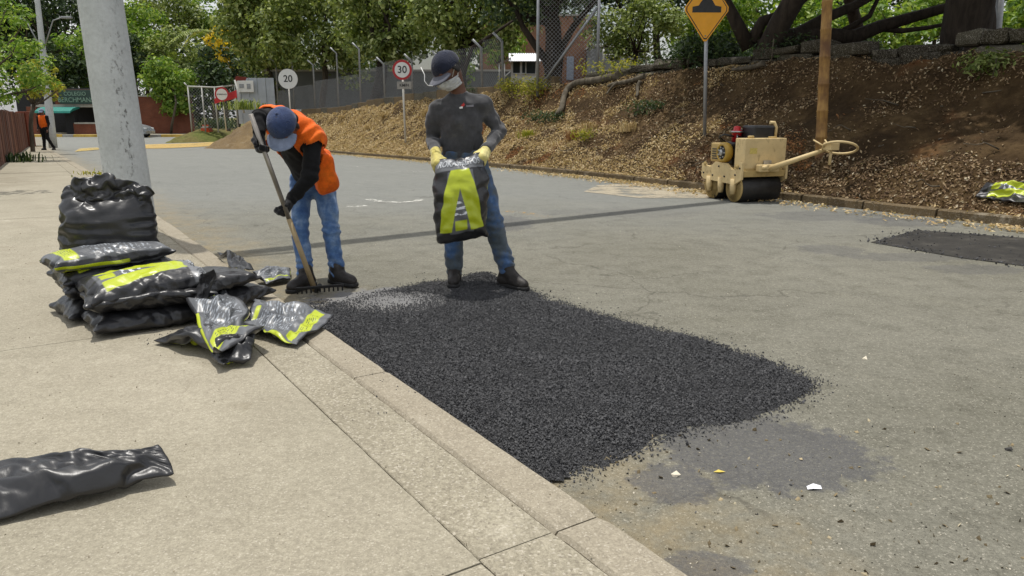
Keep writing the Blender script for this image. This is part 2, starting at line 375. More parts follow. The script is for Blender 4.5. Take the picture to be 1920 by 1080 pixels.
# ---- sidewalk: bed, slabs, aggregate strip, kerb stones
def slab(name, s0, s1, t0, t1, h, mat, parent, gap=.005, bev=.006, wob=.0):
    n = max(3, int((s1 - s0) / (.05 if s1 < 7 else .5)) + 1); V = []; F = []
    ss = np.linspace(s0 + gap, s1 - gap, n)
    prof = [(t0 + gap, -.05), (t0 + gap, -bev), (t0 + gap + bev, 0), (t1 - gap - bev, 0), (t1 - gap, -bev), (t1 - gap, -.12)]
    for k, s_ in enumerate(ss):
        for (t_, dz) in prof:
            jx = .0022 * mnoise.noise(Vector((s_ * 14, t0 * 31, 3.7 if t_ > (t0 + t1) / 2 else 9.1))) + .0035 * min(0, mnoise.noise(Vector((s_ * 5, t0 * 17, 1.3 if t_ > (t0 + t1) / 2 else 6.1))) + .25)
            q = ST(s_, t_ + (jx if t_ > (t0 + t1) / 2 else -jx)); e = -bev * .8 if (k in (0, n - 1) and dz > -.1) else 0
            V.append((q[0], q[1], float(gz(q[0], q[1])) + h + dz + e + wob * (k / n - .5)))
    m = len(prof)
    for k in range(n - 1):
        for j in range(m - 1): F.append((k * m + j, k * m + j + 1, (k + 1) * m + j + 1, (k + 1) * m + j))
    F.append(tuple(range(m - 1, -1, -1))); F.append(tuple((n - 1) * m + j for j in range(m)))
    me = bpy.data.meshes.new(name); me.from_pydata(V, [], F); me.update(); return link_mesh(name, me, mat, parent)
M_JOINT = simple('joint_dirt', lin(146, 132, 106), .95, .3, 20, .4, 80, obj=False)
bed = MB(); n = 40; ss = np.linspace(-7, 46, n)
V = []; F = []
for s_ in ss:
    for t_ in (.02, 2.2):
        q = ST(s_, t_); V.append((q[0], q[1], float(gz(q[0], q[1])) + KZ - .022))
F = [(2 * k, 2 * k + 1, 2 * k + 3, 2 * k + 2) for k in range(n - 1)]
bed.add(V, F); sidewalk = tag(bed.build('sidewalk', M_JOINT), kind='structure')
k = -3
while 1.5 + 2.86 * k < 44:
    s0 = 1.5 + 2.86 * k
    slab('slab', s0, s0 + 2.86, .4135, 2.12, KZ + random.uniform(-.001, .001), M_CONC, sidewalk, .0022, .004, random.uniform(-.004, .004))
    slab('aggregate_strip', s0 + .02, s0 + 2.88, .17, .413, KZ - .001 + random.uniform(-.002, .002), M_AGG, sidewalk, .0018, .003)
    k += 1
kerb = thing('kerb', None, None); tag(kerb, kind='structure')
k = -5
while 1.52 + 1.52 * k < 44:
    s0 = 1.52 + 1.52 * k
    slab('kerb_stone', s0, s0 + 1.52, -.005, .168, KZ + random.uniform(-.003, .003), M_KERB, kerb, .0035, .012, random.uniform(-.004, .004)); k += 1
# far kerb
far_kerb = thing('far_kerb', None, None); tag(far_kerb, kind='structure')
for i in range(0, len(KS) - 5, 4):
    mb = MB(); V = []
    for j in (i + .06, i + 3.94):
        f = lambda A: np.interp(j, np.arange(len(KS)), A)
        for off, dz in ((0, -.1), (.012, .095), (.035, .108), (.17, .108), (.17, -.1)):
            x, y = f(KX) + f(KN[:, 0]) * off, f(KY) + f(KN[:, 1]) * off; V.append((x, y, float(gz(x, y)) + dz))
    F = [(j, j + 1, j + 6, j + 5) for j in range(4)] + [(4, 3, 2, 1, 0), (5, 6, 7, 8, 9)]
    mb.add(V, F); mb.build('kerb_stone', M_OLDC, far_kerb)
# ---- the bank and the ground above it
wv = np.r_[np.linspace(0, 1, 30), 1 + np.array([.1, .3, .8, 2, 5, 10, 20])]
ii, ww = np.meshgrid(np.arange(0, len(KS), 1.0), wv, indexing='ij'); bp = bank_pt(ii.ravel(), ww.ravel())
fade = sstep(1.0, 2.2, ww.ravel()); bp[:, 2] += -.0 * fade
bank = tag(link_mesh('embankment', np_mesh('embankment', bp, quads(len(KS), len(wv))[:, ::-1], True), M_SOIL), kind='structure')

# ================================================================== FRESH ASPHALT
def in_poly(x, y, poly):
    c = np.zeros(len(x), bool); n = len(poly)
    for i in range(n):
        x0, y0 = poly[i]; x1, y1 = poly[i - 1]
        c ^= ((y0 > y) != (y1 > y)) & (x < (x1 - x0) * (y - y0) / (y1 - y0 + 1e-12) + x0)
    return c
def poly_dist(x, y, poly):
    d = np.full(len(x), 9.0)
    for i in range(len(poly)):
        a = np.array(poly[i - 1]); b = np.array(poly[i]); e = b - a
        t = np.clip(((x - a[0]) * e[0] + (y - a[1]) * e[1]) / (e @ e), 0, 1)
        d = np.minimum(d, np.hypot(x - a[0] - t * e[0], y - a[1] - t * e[1]))
    return d
pp = [(560, 575), (600, 560), (650, 558), (720, 540), (800, 524), (860, 520), (915, 516), (985, 535), (1060, 563), (1180, 596), (1300, 624), (1420, 660), (1500, 688), (1542, 708),
      (1515, 738), (1450, 770), (1350, 797), (1260, 818), (1190, 848), (1120, 878), (1052, 900)]
PATCH = [tuple(G(u, v, .018)[:2]) for u, v in pp]
for s_ in (1.75, 2.0, 3.0, 4.0, 5.0):
    q = ST(s_, -.012)
    if s_ == 1.75: PATCH.append(tuple(ST(1.87, -.012)))
    elif s_ < 4.9: PATCH.append(tuple(q))
PATCH_END = PATCH[0]
mound = G(905, 524)[:2]
thin = G(735, 566)[:2]; thin2 = G(1110, 560)[:2]
def patch_h(x, y):
    d = poly_dist(x, y, PATCH); ins = in_poly(x, y, PATCH)
    kerb_t = (np.stack([x, y], -1) @ L2) - T_K
    d2 = np.where(kerb_t > -.18, .2, d)                                   # it does not thin out against the kerb
    h = np.where(ins, .013 * sstep(0, .2, d2) + .001, 0)
    q = np.stack([x, y, x * 0], -1); h = h + np.where(ins, .005 * fbm(q * 4, 5) + .0022 * np.sin((x * .75 + y * .35 + .03 * vn(q * 3, 2)) * 190) * np.clip(vn(q * 2.2, 17) + .25, 0, 1), 0)
    tn = np.exp(-(((x - thin[0]) / .36) ** 2 + ((y - thin[1]) / .30) ** 2)); h = h * (1 - .85 * tn)
    h = h + .055 * np.exp(-(((x - mound[0]) / .17) ** 2 + ((y - mound[1]) / .15) ** 2))
    return h, ins, tn
def m_bitumen():
    t = MT('fresh_bitumen'); r = t.rnd()
    c = t.ramp(r, [(0, (.052, .052, .054)), (.6, (.070, .070, .073)), (.93, (.098, .098, .10)), (1, (.12, .118, .116))])
    return t.bsdf(c, t.ramp(r, [(0, .58), (1, .85)]), None, spec=.35)
M_BIT = m_bitumen()
bx_ = [p_[0] for p_ in PATCH]; by_ = [p_[1] for p_ in PATCH]
gxs = np.arange(min(bx_) - .1, max(bx_) + .1, .025); gys = np.arange(min(by_) - .1, max(by_) + .15, .025)
X_, Y_ = np.meshgrid(gxs, gys); hh, ins, tn = patch_h(X_.ravel(), Y_.ravel())
qd = quads(len(gys), len(gxs)); keep = (ins & (tn < .35))[qd].all(1)
bmsh = np_mesh('a', np.stack([X_.ravel(), Y_.ravel(), hh - .006 + .004], 1), qd[keep], True)
bmm = bmesh.new(); bmm.from_mesh(bmsh); bmesh.ops.delete(bmm, geom=[v for v in bmm.verts if not v.link_faces], context='VERTS'); bmm.to_mesh(bmsh); bmm.free()
patch = tag(link_mesh('asphalt_patch', bmsh, simple('bitumen_bed', (.017, .017, .018), .6, .3, 30, .8, 120)), kind='structure')
def grains(name, pos, size, seed, mat, flat=.8):
    """angular chips, each a jittered box"""
    r = np.random.default_rng(seed); n = len(pos)
    c = np.array([(-1, -1, 0), (1, -1, 0), (1, 1, 0), (-1, 1, 0), (.15, 0, 1), (0, .1, -1)], float) * .56
    f = np.array([(0, 1, 4), (1, 2, 4), (2, 3, 4), (3, 0, 4), (1, 0, 5), (2, 1, 5), (3, 2, 5), (0, 3, 5)])
    V = c[None] * (1 + r.uniform(-.32, .32, (n, 6, 3))) * (size[:, None, None] * np.stack([r.uniform(.8, 1.3, n), r.uniform(.7, 1.0, n), r.uniform(.55, .95, n) * flat], 1)[:, None])
    a = r.normal(size=(n, 4)); a /= np.linalg.norm(a, axis=1)[:, None]; w_, x, y, z = a.T
    M = np.stack([1 - 2 * (y * y + z * z), 2 * (x * y - z * w_), 2 * (x * z + y * w_), 2 * (x * y + z * w_), 1 - 2 * (x * x + z * z), 2 * (y * z - x * w_), 2 * (x * z - y * w_), 2 * (y * z + x * w_), 1 - 2 * (x * x + y * y)], 1).reshape(n, 3, 3)
    V = np.einsum('nij,nkj->nki', M, V) + pos[:, None]
    F = (f[None] + 6 * np.arange(n)[:, None, None]).reshape(-1, 3)
    return np_mesh(name, V.reshape(-1, 3), F, False)
r_ = np.random.default_rng(3); N = 300000
x = r_.uniform(gxs[0], gxs[-1], N); y = r_.uniform(gys[0] - .2, gys[-1] + .25, N)
h, ins, tn = patch_h(x, y); d = poly_dist(x, y, PATCH); kt = (np.stack([x, y], -1) @ L2) - T_K
prob = np.where(ins, np.clip(1.0 - 1.02 * tn, .05, 1) * np.clip(.2 + d / .12, 0, 1), .2 * np.exp(-d / .03) + .002 * np.exp(-d / .25)) * (kt < -.006)
keep = r_.uniform(0, 1, N) < prob * 1.0
x, y, h = x[keep], y[keep], h[keep]; n = len(x)
cl_ = vn(np.stack([x * 9, y * 9, x * 0], 1), 31); sz = r_.uniform(.0042, .0080, n) * (1 + .22 * cl_) * np.where(r_.uniform(0, 1, n) < .03, 1.6, 1)
pos = np.stack([x, y, h + sz * .25 + r_.uniform(-.002, .005, n)], 1)
tag(link_mesh('asphalt_chippings', grains('asphalt_chippings', pos, sz, 5, M_BIT), M_BIT, None), 'loose black asphalt chippings raked over the fresh patch', 'asphalt', kind='stuff')
# the older cut-out repair on the right, slightly sunk, with clean sawn edges
cut = [G(u, v) for u, v in ((1632, 455), (1720, 432), (1830, 440), (1990, 452), (2040, 505), (1925, 500), (1800, 484))]
mb = MB(); mb.add([(p_[0], p_[1], p_[2] + .005) for p_ in cut], [tuple(range(len(cut)))[::-1]])
def m_old_patch():
    t = MT('old_bitumen'); n = t.noise(3, 6, .7); f = t.noise(60, 4, .7)
    c = t.ramp(n, [(.35, lin(42, 40, 36)), (.55, lin(58, 55, 50)), (.75, lin(92, 88, 80))])
    return t.bsdf(t.mix(t.smooth(f, .3, .7), t.mix(1, c, (.6, .6, .6), 'MULTIPLY'), c), .8, t.bump(f, .8, .008), spec=.4)
op = mb.build('asphalt_repair', m_old_patch()); tag(op, kind='structure')
ox = np.array([p_[0] for p_ in cut]); oy = np.array([p_[1] for p_ in cut])
x = r_.uniform(ox.min() - .1, ox.max(), 16000); y = r_.uniform(oy.min() - .1, oy.max() + .1, 16000)
cp2 = [(p_[0], p_[1]) for p_ in cut]; dd = poly_dist(x, y, cp2); ins = in_poly(x, y, cp2)
keep = r_.uniform(0, 1, len(x)) < np.where(ins, .012 + .30 * np.exp(-dd / .06), .12 * np.exp(-dd / .05)); x, y = x[keep], y[keep]
sz = r_.uniform(.008, .018, len(x)); pos = np.stack([x, y, gz(x, y) + .006 + sz * .2], 1)
tag(link_mesh('repair_chippings', grains('repair_chippings', pos, sz, 8, M_BIT), M_BIT), 'dark chippings worn loose along the edge of the older repair', 'asphalt', kind='stuff')
# strewn grit and pale stones on the road and the sidewalk (nobody could count it)
N = 2600; uu = r_.uniform(300, 1920, N); vv = 330 + 740 * r_.uniform(0, 1, N) ** 1.1
gp = np.array([G(a, b) for a, b in zip(uu, vv)]); kt = gp[:, :2] @ L2 - T_K; ok = kt < -.05
ok &= ~in_poly(gp[:, 0], gp[:, 1], PATCH); gp = gp[ok]; sz = r_.uniform(.002, .006, len(gp)); gp[:, 2] += sz * .25
t = MT('grit'); r = t.rnd(); M_GRIT = t.bsdf(t.ramp(r, [(0, lin(60, 58, 54)), (.45, lin(120, 114, 100)), (.8, lin(176, 168, 148)), (1, lin(222, 214, 196))]), .9, spec=.2)
tag(link_mesh('road_grit', grains('road_grit', gp, sz, 11, M_GRIT), M_GRIT), 'scattered grit and pale stone chips on the old road', 'grit', kind='stuff')
N = 900; q = ST(0, 0); ss = r_.uniform(1.0, 9, N); tt = r_.uniform(.01, 1.9, N); gp = np.array([ST(a, b) for a, b in zip(ss, tt)])
sz = r_.uniform(.002, .006, N); gp = np.c_[gp, gz(gp[:, 0], gp[:, 1]) + KZ + sz * .25]
# dark crumbs fallen beside the sacks and on the kerb
ex = np.array([np.r_[G(*(r_.normal((330, 665), (40, 9)))), 0][:3] for _ in range(70)] + [np.r_[G(*(r_.normal((740, 735), (60, 45)))), 0][:3] for _ in range(60)])
ex[:, 2] = KZ; kt = ex[:, :2] @ L2 - T_K; ex = ex[kt > .01]; se = r_.uniform(.002, .007, len(ex)); ex[:, 2] += se * .25
t = MT('sand_grit'); r = t.rnd(); M_GRIT2 = t.bsdf(t.ramp(r, [(0, lin(120, 110, 92)), (.5, lin(150, 141, 122)), (1, lin(200, 192, 172))]), .9, spec=.2)
tag(link_mesh('sidewalk_grit', grains('sidewalk_grit', gp, sz, 12, M_GRIT2), M_GRIT2), 'fine sand and grit lying on the concrete sidewalk', 'grit', kind='stuff')
tag(link_mesh('asphalt_crumbs', grains('asphalt_crumbs', ex, se, 13, M_BIT), M_BIT), 'black asphalt crumbs spilled on the sidewalk beside the sacks', 'asphalt', kind='stuff')
# single bits one can point at
def stone(u, v, s, label, mat, seed, dz=0.0):
    p_ = G(u, v, dz); me = grains('stone', np.zeros((1, 3)), np.array([s]), seed, mat, .7); o = link_mesh('stone', me, mat); o.location = (p_[0], p_[1], p_[2] + s * .22); return tag(o, label, 'stone', 'loose stones on the road')
M_PALE = simple('pale_stone', lin(222, 212, 190), .8, .1, 30); M_DARK = simple('dark_stone', lin(52, 50, 47), .7, .2, 40)
stone(1622, 674, .022, 'small pale stone lying alone on the old road past the fresh patch', M_PALE, 1); stone(1266, 893, .026, 'pale stone lying between the two worn grey repairs', M_PALE, 2)
stone(1890, 845, .022, 'black asphalt lump lying alone on the bare road', M_DARK, 3)
mb = MB(); p_ = G(1526, 916); q = G(1526, 908); M_PAPER = simple('paper', lin(226, 226, 232), .7, .05, 20)
mb.add([(-.026, -.012, .003), (-.010, -.016, .008), (.024, -.009, .003), (.027, .010, .006), (.002, .014, .012), (-.022, .009, .004)], [(0, 1, 4, 5), (1, 2, 3, 4)])
o = mb.build('paper_scrap', M_PAPER); o.location = tuple(p_); tag(o, 'crumpled white paper scrap lying on the road below the worn repair', 'paper')
mb = MB(); mb.add([(-.02, 0, .002), (0, -.009, .006), (.024, 0, .003), (0, .01, .007)], [(0, 1, 3), (1, 2, 3)])
o = mb.build('fallen_leaf', simple('yellow_leaf', lin(206, 184, 84), .7, .15, 60)); o.location = tuple(G(1348, 886)); tag(o, 'yellow fallen leaf at the edge of the worn grey repair', 'leaf')
# crumbled leaf bits and clods at the near side of the road
N = 130; dp = np.array([G(a, b) for a, b in zip(r_.uniform(1080, 1920, N), r_.uniform(780, 1080, N))]); dp = dp[(dp[:, :2] @ L2 - T_K) < -.04]; sz = r_.uniform(.006, .016, len(dp)); dp[:, 2] += sz * .2
t = MT('leaf_bits'); r = t.rnd(); M_BITS = t.bsdf(t.ramp(r, [(0, lin(70, 62, 48)), (.4, lin(122, 108, 82)), (.75, lin(170, 154, 122)), (1, lin(206, 196, 168))]), .9, spec=.2)
tag(link_mesh('road_debris', grains('road_debris', dp, sz, 15, M_BITS, .35), M_BITS), 'crumbled dry leaf bits strewn on the near road', 'debris', kind='stuff')
# worn paint on the road
def worn(name, pix, col, label, cat, thick=.005, cover=.5, scale=9, wid=None, closed=False):
    t = MT('worn_paint'); f = t.noise(scale, 6, .75); f2 = t.noise(70, 3, .8)
    a = t.math('MULTIPLY', t.smooth(f, 1 - cover - .08, 1 - cover + .1), t.smooth(f2, .25, .6))
    b_ = t.n('BsdfPrincipled', {'Base Color': col, 'Roughness': .85}).outputs[0]; tr = t.n('BsdfTransparent').outputs[0]
    mx = t.n('MixShader', {0: a, 1: tr, 2: b_}); t.t.links.new(mx.outputs[0], t.o.inputs['Surface'])
    mb = MB()
    if wid is None:
        V = [G(*q) for q in pix]; mb.add([(v[0], v[1], v[2] + thick) for v in V], [tuple(range(len(V)))])
    else:
        pts = [G(*q) for q in pix]; V = []
        for i, q in enumerate(pts):
            d_ = pts[min(i + 1, len(pts) - 1)] - pts[max(i - 1, 0)]; n_ = np.array([-d_[1], d_[0], 0]); n_ /= np.linalg.norm(n_)
            for s_ in (-1, 1): V.append(q + n_ * s_ * wid / 2 + np.array([0, 0, thick]))
        mb.add(V, [(2 * i, 2 * i + 1, 2 * i + 3, 2 * i + 2) for i in range(len(pts) - 1)])
    return tag(mb.build(name, t.m), label, cat)
W_ = lin(226, 224, 214)
worn('chalk_mark', [(650, 388), (668, 388), (688, 386)], W_, 'short white painted dash left of the chalk ring', 'road marking', wid=.13, cover=.5)
worn('chalk_mark', [(690, 374), (710, 378), (745, 380), (780, 378), (790, 374)], W_, 'curved white chalk arc, front of the worn ring', 'road marking', .006, .5, wid=.13)
worn('chalk_mark', [(672, 366), (690, 362), (720, 359), (752, 359)], W_, 'faint white chalk arc, back of the worn ring', 'road marking', .006, .36, wid=.14)
worn('chalk_mark', [(740, 322), (770, 321), (800, 323), (830, 324)], W_, 'thin faded white line between the two workers', 'road marking', .006, .45, wid=.12)
worn('chalk_mark', [(660, 312), (700, 315), (730, 318)], W_, 'faded white dashes behind the bent worker', 'road marking', .006, .4, wid=.16)
worn('lane_mark', [(945, 396), (985, 400), (1030, 408)], lin(212, 168, 84), 'worn yellow dash on the road beyond the standing worker', 'road marking', .006, .42, wid=.14)
worn('yellow_band', [(255, 279), (300, 279), (360, 276.5), (440, 272), (470, 266), (430, 265), (360, 269), (255, 272)], lin(196, 164, 92), 'wide yellow painted band across the far road', 'road marking', .02, .62, 1.2)
worn('yellow_band', [(140, 285), (166, 283), (196, 280), (182, 277), (150, 279)], lin(196, 170, 98), 'short yellow painted strip beside the far sidewalk', 'road marking', .02, .6, 1.2)
worn('sand_film', [(1095, 360), (1200, 372), (1330, 372), (1330, 352), (1210, 343), (1120, 348)], lin(184, 172, 148), 'film of pale sand in the far gutter beside the roller', 'sand', .006, .55, 1.4)

# ================================================================== SACKS AND PLASTIC BAGS
LIME = lin(176, 188, 34)
def m_bag(name, kind, seed=0):
    t = MT(name); uv = t.n('UVMap').outputs[0]; U, V, _ = t.xyz(uv)
    def hp(a, b, c, s=.008):      # 1 where a*u + b*v + c > 0
        return t.smooth(t.math('ADD', t.math('ADD', t.math('MULTIPLY', U, a), t.math('MULTIPLY', V, b)), c), -s, s)
    def band(ms):
        o = ms[0]
        for m_ in ms[1:]: o = t.math('MULTIPLY', o, m_)
        return o
    def rect(u0, u1, v0, v1): return band([hp(1, 0, -u0), hp(-1, 0, u1), hp(0, 1, -v0), hp(0, -1, v1)])
    def text(rows, cut, sc):
        ln = t.math('PINGPONG', t.math('MULTIPLY', V, rows), .5); wd = t.noise(sc, 2, .5, t.vec(uv, (1, rows / sc * 1.5, 1), loc=(seed, 0, 0)))
        return t.math('MULTIPLY', t.smooth(ln, .22, .30), t.smooth(wd, cut, cut + .04))
    blk = (.018, .018, .020); gry = (.115, .120, .128); pale = (.32, .345, .375)
    if kind == 'black':
        c = t.mix(t.noise(5, 3, .5, uv), (.012, .012, .013), (.026, .026, .028))
    elif kind == 'front':         # big lime letter A on grey with black sides
        c = t.mix(rect(.30, .72, .10, .80), blk, gry)
        top = rect(.04, .97, .82, .97); c = t.mix(top, c, (.15, .155, .165))
        # two legs of the A
        legL = band([hp(1, -.36, -.05), hp(-1, .36, .28), hp(0, 1, -.15), hp(0, -1, .82)]); legR = band([hp(-1, -.36, .95), hp(1, .36, -.72), hp(0, 1, -.15), hp(0, -1, .82)])
        c = t.mix(t.math('MULTIPLY', rect(.40, .60, .30, .50), text(16, .45, 14)), c, (.7, .72, .76))
        lab = rect(.40, .60, .16, .27); A = t.math('MAXIMUM', t.math('MAXIMUM', legL, legR), lab)
        c = t.mix(A, c, LIME); c = t.mix(rect(-.1, 1.1, -.1, .125), c, blk)
    elif kind == 'back':          # grey, rows of small pale print, a lime strip at the foot
        c = t.mix(rect(.05, .95, .03, .97), blk, gry)
        c = t.mix(t.math('MULTIPLY', rect(.12, .62, .30, .86), text(34, .47, 22)), c, pale)
        c = t.mix(t.math('MULTIPLY', rect(.66, .90, .34, .80), text(22, .5, 16)), c, pale)
        c = t.mix(rect(.08, .92, .10, .215), c, LIME); c = t.mix(t.math('MULTIPLY', rect(.2, .8, .12, .2), text(60, .5, 30)), c, (.09, .10, .02))
        c = t.mix(rect(.30, .58, .885, .93), c, LIME); c = t.mix(rect(-.1, .045, .0, .6), c, LIME)
    fine = t.noise(3, 5, .6, t.vec(uv, (3, 14, 1), (0, 0, .5), (seed, seed, 0)), .6)
    cr = t.noise(1.0, 3, .5, t.vec(t.oc, (9, 9, 9)), .8)
    b1 = t.bump(t.math('ABSOLUTE', t.math('SUBTRACT', cr, .5)), .35, .012); b2 = t.bump(fine, .16, .004, b1)
    return t.bsdf(c, t.ramp(t.noise(7, 4, .6, uv), [(.3, .27), (.7, .46)]), b2, spec=.55)
M_BAGF, M_BAGB, M_BAGK = m_bag('bag_print_front', 'front', 1), m_bag('bag_print_back', 'back', 4), m_bag('bag_black_film', 'black', 7)

def bag_mesh(pos_top, pos_bot, nx, ny):
    """two sheets joined round the rim; pos(u, v) -> point. material 0 on top, 1 below"""
    V = []; F = []; MI = []; UVc = []; top = {}; bot = {}
    for j in range(ny + 1):
        for i in range(nx + 1):
            u, v = i / nx, j / ny
            top[i, j] = len(V); V.append(tuple(pos_top(u, v)))
            if i in (0, nx) or j in (0, ny): bot[i, j] = top[i, j]
            else: bot[i, j] = len(V); V.append(tuple(pos_bot(u, v)))
    for j in range(ny):
        for i in range(nx):
            q = [(i, j), (i + 1, j), (i + 1, j + 1), (i, j + 1)]
            F.append([top[k] for k in q]); MI.append(0); UVc.append([(a / nx, b / ny) for a, b in q])
            q = q[::-1]; F.append([bot[k] for k in q]); MI.append(1); UVc.append([(1 - a / nx, b / ny) for a, b in q])
    me = bpy.data.meshes.new('bag'); me.from_pydata(V, [], F); uvl = me.uv_layers.new(name='UVMap')
    uvl.data.foreach_set('uv', np.array(UVc, np.float32).ravel()); me.polygons.foreach_set('material_index', MI); me.update()
    return me, top
def cloth(me, frames, pins=(), pressure=0, shrink=0, bend=.05, tens=15, floor=None, selfc=True, gravity=1.0, sub=1, tilt=None):
    o = bpy.data.objects.new('bag', me); COL.objects.link(o); extra = []
    if floor is not None:
        pl = bpy.data.meshes.new('p'); pl.from_pydata([(-9, -9, floor - .008), (9, -9, floor - .008), (9, 19, floor - .008), (-9, 19, floor - .008)], [], [(0, 1, 2, 3)])
        p_ = bpy.data.objects.new('p', pl); COL.objects.link(p_); p_.modifiers.new('c', 'COLLISION'); p_.collision.thickness_outer = .008; p_.collision.cloth_friction = 30; extra.append(p_)
    m = o.modifiers.new('cloth', 'CLOTH'); s = m.settings
    s.quality = 5; s.mass = .02; s.tension_stiffness = tens; s.compression_stiffness = tens; s.shear_stiffness = 5; s.bending_stiffness = bend
    s.shrink_min = shrink; s.tension_damping = 5; s.compression_damping = 5; s.air_damping = 2; s.effector_weights.gravity = gravity
    if pins:
        vg = o.vertex_groups.new(name='pin'); vg.add([int(k) for k in pins], 1.0, 'REPLACE'); s.vertex_group_mass = 'pin'; s.pin_stiffness = 2
    if pressure: s.use_pressure = True; s.uniform_pressure_force = pressure
    c = m.collision_settings; c.use_self_collision = selfc; c.self_distance_min = .004; c.distance_min = .005; c.collision_quality = 2
    m.point_cache.frame_start = 1; m.point_cache.frame_end = frames; sc.frame_start = 1; sc.frame_end = frames
    for f in range(1, frames + 1): sc.frame_set(f)
    if sub:
        sm = o.modifiers.new('s', 'SUBSURF'); sm.levels = sub; sm.render_levels = sub
    dg = bpy.context.evaluated_depsgraph_get(); dg.update(); ne = bpy.data.meshes.new_from_object(o.evaluated_get(dg))
    for e in [o] + extra: bpy.data.objects.remove(e)
    ne.polygons.foreach_set('use_smooth', np.ones(len(ne.polygons), bool)); ne.update(); sc.frame_set(1)
    return ne
def centre(me, at):
    at = Vector([float(c) for c in at]); me.transform(Matrix.Translation(-at)); return at
def m_crease(p, s):
    """facetted folds: triangle waves in a few directions, gated by noise"""
    o = 0; r = np.random.default_rng(s)
    for k in range(7):
        d = r.normal(size=3); d /= np.linalg.norm(d); f = r.uniform(5, 13); ph = r.uniform(0, 1)
        w_ = p @ d * f + ph + .35 * vn(p * 6, s + k); o = o + (np.abs((w_ % 1) - .5) * 2 - .5) * np.clip(vn(p * 4, s + 20 + k) + .3, 0, 1) / f
    return o
def print_on(o, text, u0, v0, width, mat, flip=False):
    """lettering laid on a bag's printed side (follows its folds)"""
    me = o.data; uvd = np.zeros(len(me.loops) * 2, np.float32); me.uv_layers[0].data.foreach_get('uv', uvd); uvd = uvd.reshape(-1, 4, 2) if all(p_.loop_total == 4 for p_ in me.polygons) else None
    if uvd is None: return
    mi = np.zeros(len(me.polygons), np.int32); me.polygons.foreach_get('material_index', mi); li = np.zeros(len(me.loops), np.int32); me.loops.foreach_get('vertex_index', li); co = np.zeros(len(me.vertices) * 3, np.float32); me.vertices.foreach_get('co', co); co = co.reshape(-1, 3)
    sel = mi == (1 if flip else 0); uvd = uvd[sel]; P4 = co[li.reshape(-1, 4)[sel]]; uc, pc = uvd.mean(1), P4.mean(1)
    A_ = uvd - uc[:, None]; B_ = P4 - pc[:, None]; G_ = np.einsum('nki,nkj->nij', A_, A_) + np.eye(2) * 1e-9; J_ = np.linalg.solve(G_, np.einsum('nki,nkj->nij', A_, B_)); nn = np.cross(J_[:, 0], J_[:, 1]); nn /= np.linalg.norm(nn, axis=1)[:, None] + 1e-9
    out = pc - pc.mean(0); ctr_ = co.mean(0); nn *= np.sign(((pc - ctr_) * nn).sum(1).mean())
    cu = bpy.data.curves.new('t', 'FONT'); cu.body = text; cu.size = 1.0; cu.align_x = 'CENTER'; cu.align_y = 'CENTER'; cu.offset = .02; cu.resolution_u = 3
    ob_ = bpy.data.objects.new('t', cu); COL.objects.link(ob_); dg = bpy.context.evaluated_depsgraph_get(); dg.update(); tm = bpy.data.meshes.new_from_object(ob_.evaluated_get(dg)); bpy.data.objects.remove(ob_)
    bm_ = bmesh.new(); bm_.from_mesh(tm); bmesh.ops.triangulate(bm_, faces=bm_.faces[:]); bmesh.ops.subdivide_edges(bm_, edges=[e for e in bm_.edges if e.calc_length() > .12], cuts=2); bmesh.ops.triangulate(bm_, faces=bm_.faces[:])
    T_ = np.array([v.co[:2] for v in bm_.verts]); ext = T_[:, 0].max() - T_[:, 0].min(); asp = np.median(np.linalg.norm(J_[:, 0], axis=1)) / np.median(np.linalg.norm(J_[:, 1], axis=1)); Q_ = np.stack([u0 + T_[:, 0] / ext * width, v0 + T_[:, 1] / ext * width * asp * 1.25], 1)
    nr = np.array([np.argmin(((uc - q) ** 2).sum(1)) for q in Q_]); dq_ = Q_ - uc[nr]; X_ = pc[nr] + np.einsum('ni,nij->nj', dq_, J_[nr]) + nn[nr] * .0028
    for v, x_ in zip(bm_.verts, X_): v.co = x_
    me2 = bpy.data.meshes.new('lettering'); bm_.to_mesh(me2); bm_.free(); return link_mesh('lettering', me2, mat, o)
M_INK = simple('pale_ink', lin(176, 180, 184), .5, .1, 20)
# ---- a filled sack, blown up by its own contents
def filled(W, L, th, seed, press):
    def mk(sg):
        def f(u, v):
            b = (max(0, math.sin(math.pi * u) * math.sin(math.pi * v))) ** .5
            x, y = (u - .5) * W, (v - .5) * L
            return x, y, sg * (th * .5 * b + .003) + .02 + th * .5 + .012 * mnoise.noise(Vector((x * 9, y * 9, seed * 3.1)))
        return f
    me, _ = bag_mesh(mk(1), mk(-1), 24, 36)
    ne = cloth(me, 16, pressure=press, shrink=-.11, bend=.006, tens=12, floor=0, selfc=False, sub=2)
    n = len(ne.vertices); V = np.zeros(n * 3, np.float32); ne.vertices.foreach_get('co', V); V = V.reshape(-1, 3).astype(float); Nn = np.zeros(n * 3, np.float32); ne.vertices.foreach_get('normal', Nn); Nn = Nn.reshape(-1, 3)
    zc = (V[:, 2].max() + V[:, 2].min()) / 2; hf = (V[:, 2].max() - V[:, 2].min()) / 2; zn = (V[:, 2] - zc) / hf; V[:, 2] = zc + hf * np.sign(zn) * np.abs(zn) ** .74      # the fill slumps: fuller flanks, flatter top
    V = V + Nn * (m_crease(V * np.array([1.0, 1.6, 1.6]), 40 + seed) * .065 * (1 + .9 * (1 - np.abs(zn))))[:, None] + np.array([0, 0, 1]) * (.007 * vn(V * 6, seed))[:, None]
    ne.vertices.foreach_set('co', V.astype(np.float32).ravel()); ne.update(); return ne
SACK = [filled(.40, .60, .10, k, pr) for k, pr in ((1, 2.2), (2, 1.8))]
zs = [np.array([v.co.z for v in m_.vertices]) for m_ in SACK]
sacks_group = 'filled sacks piled on the sidewalk'
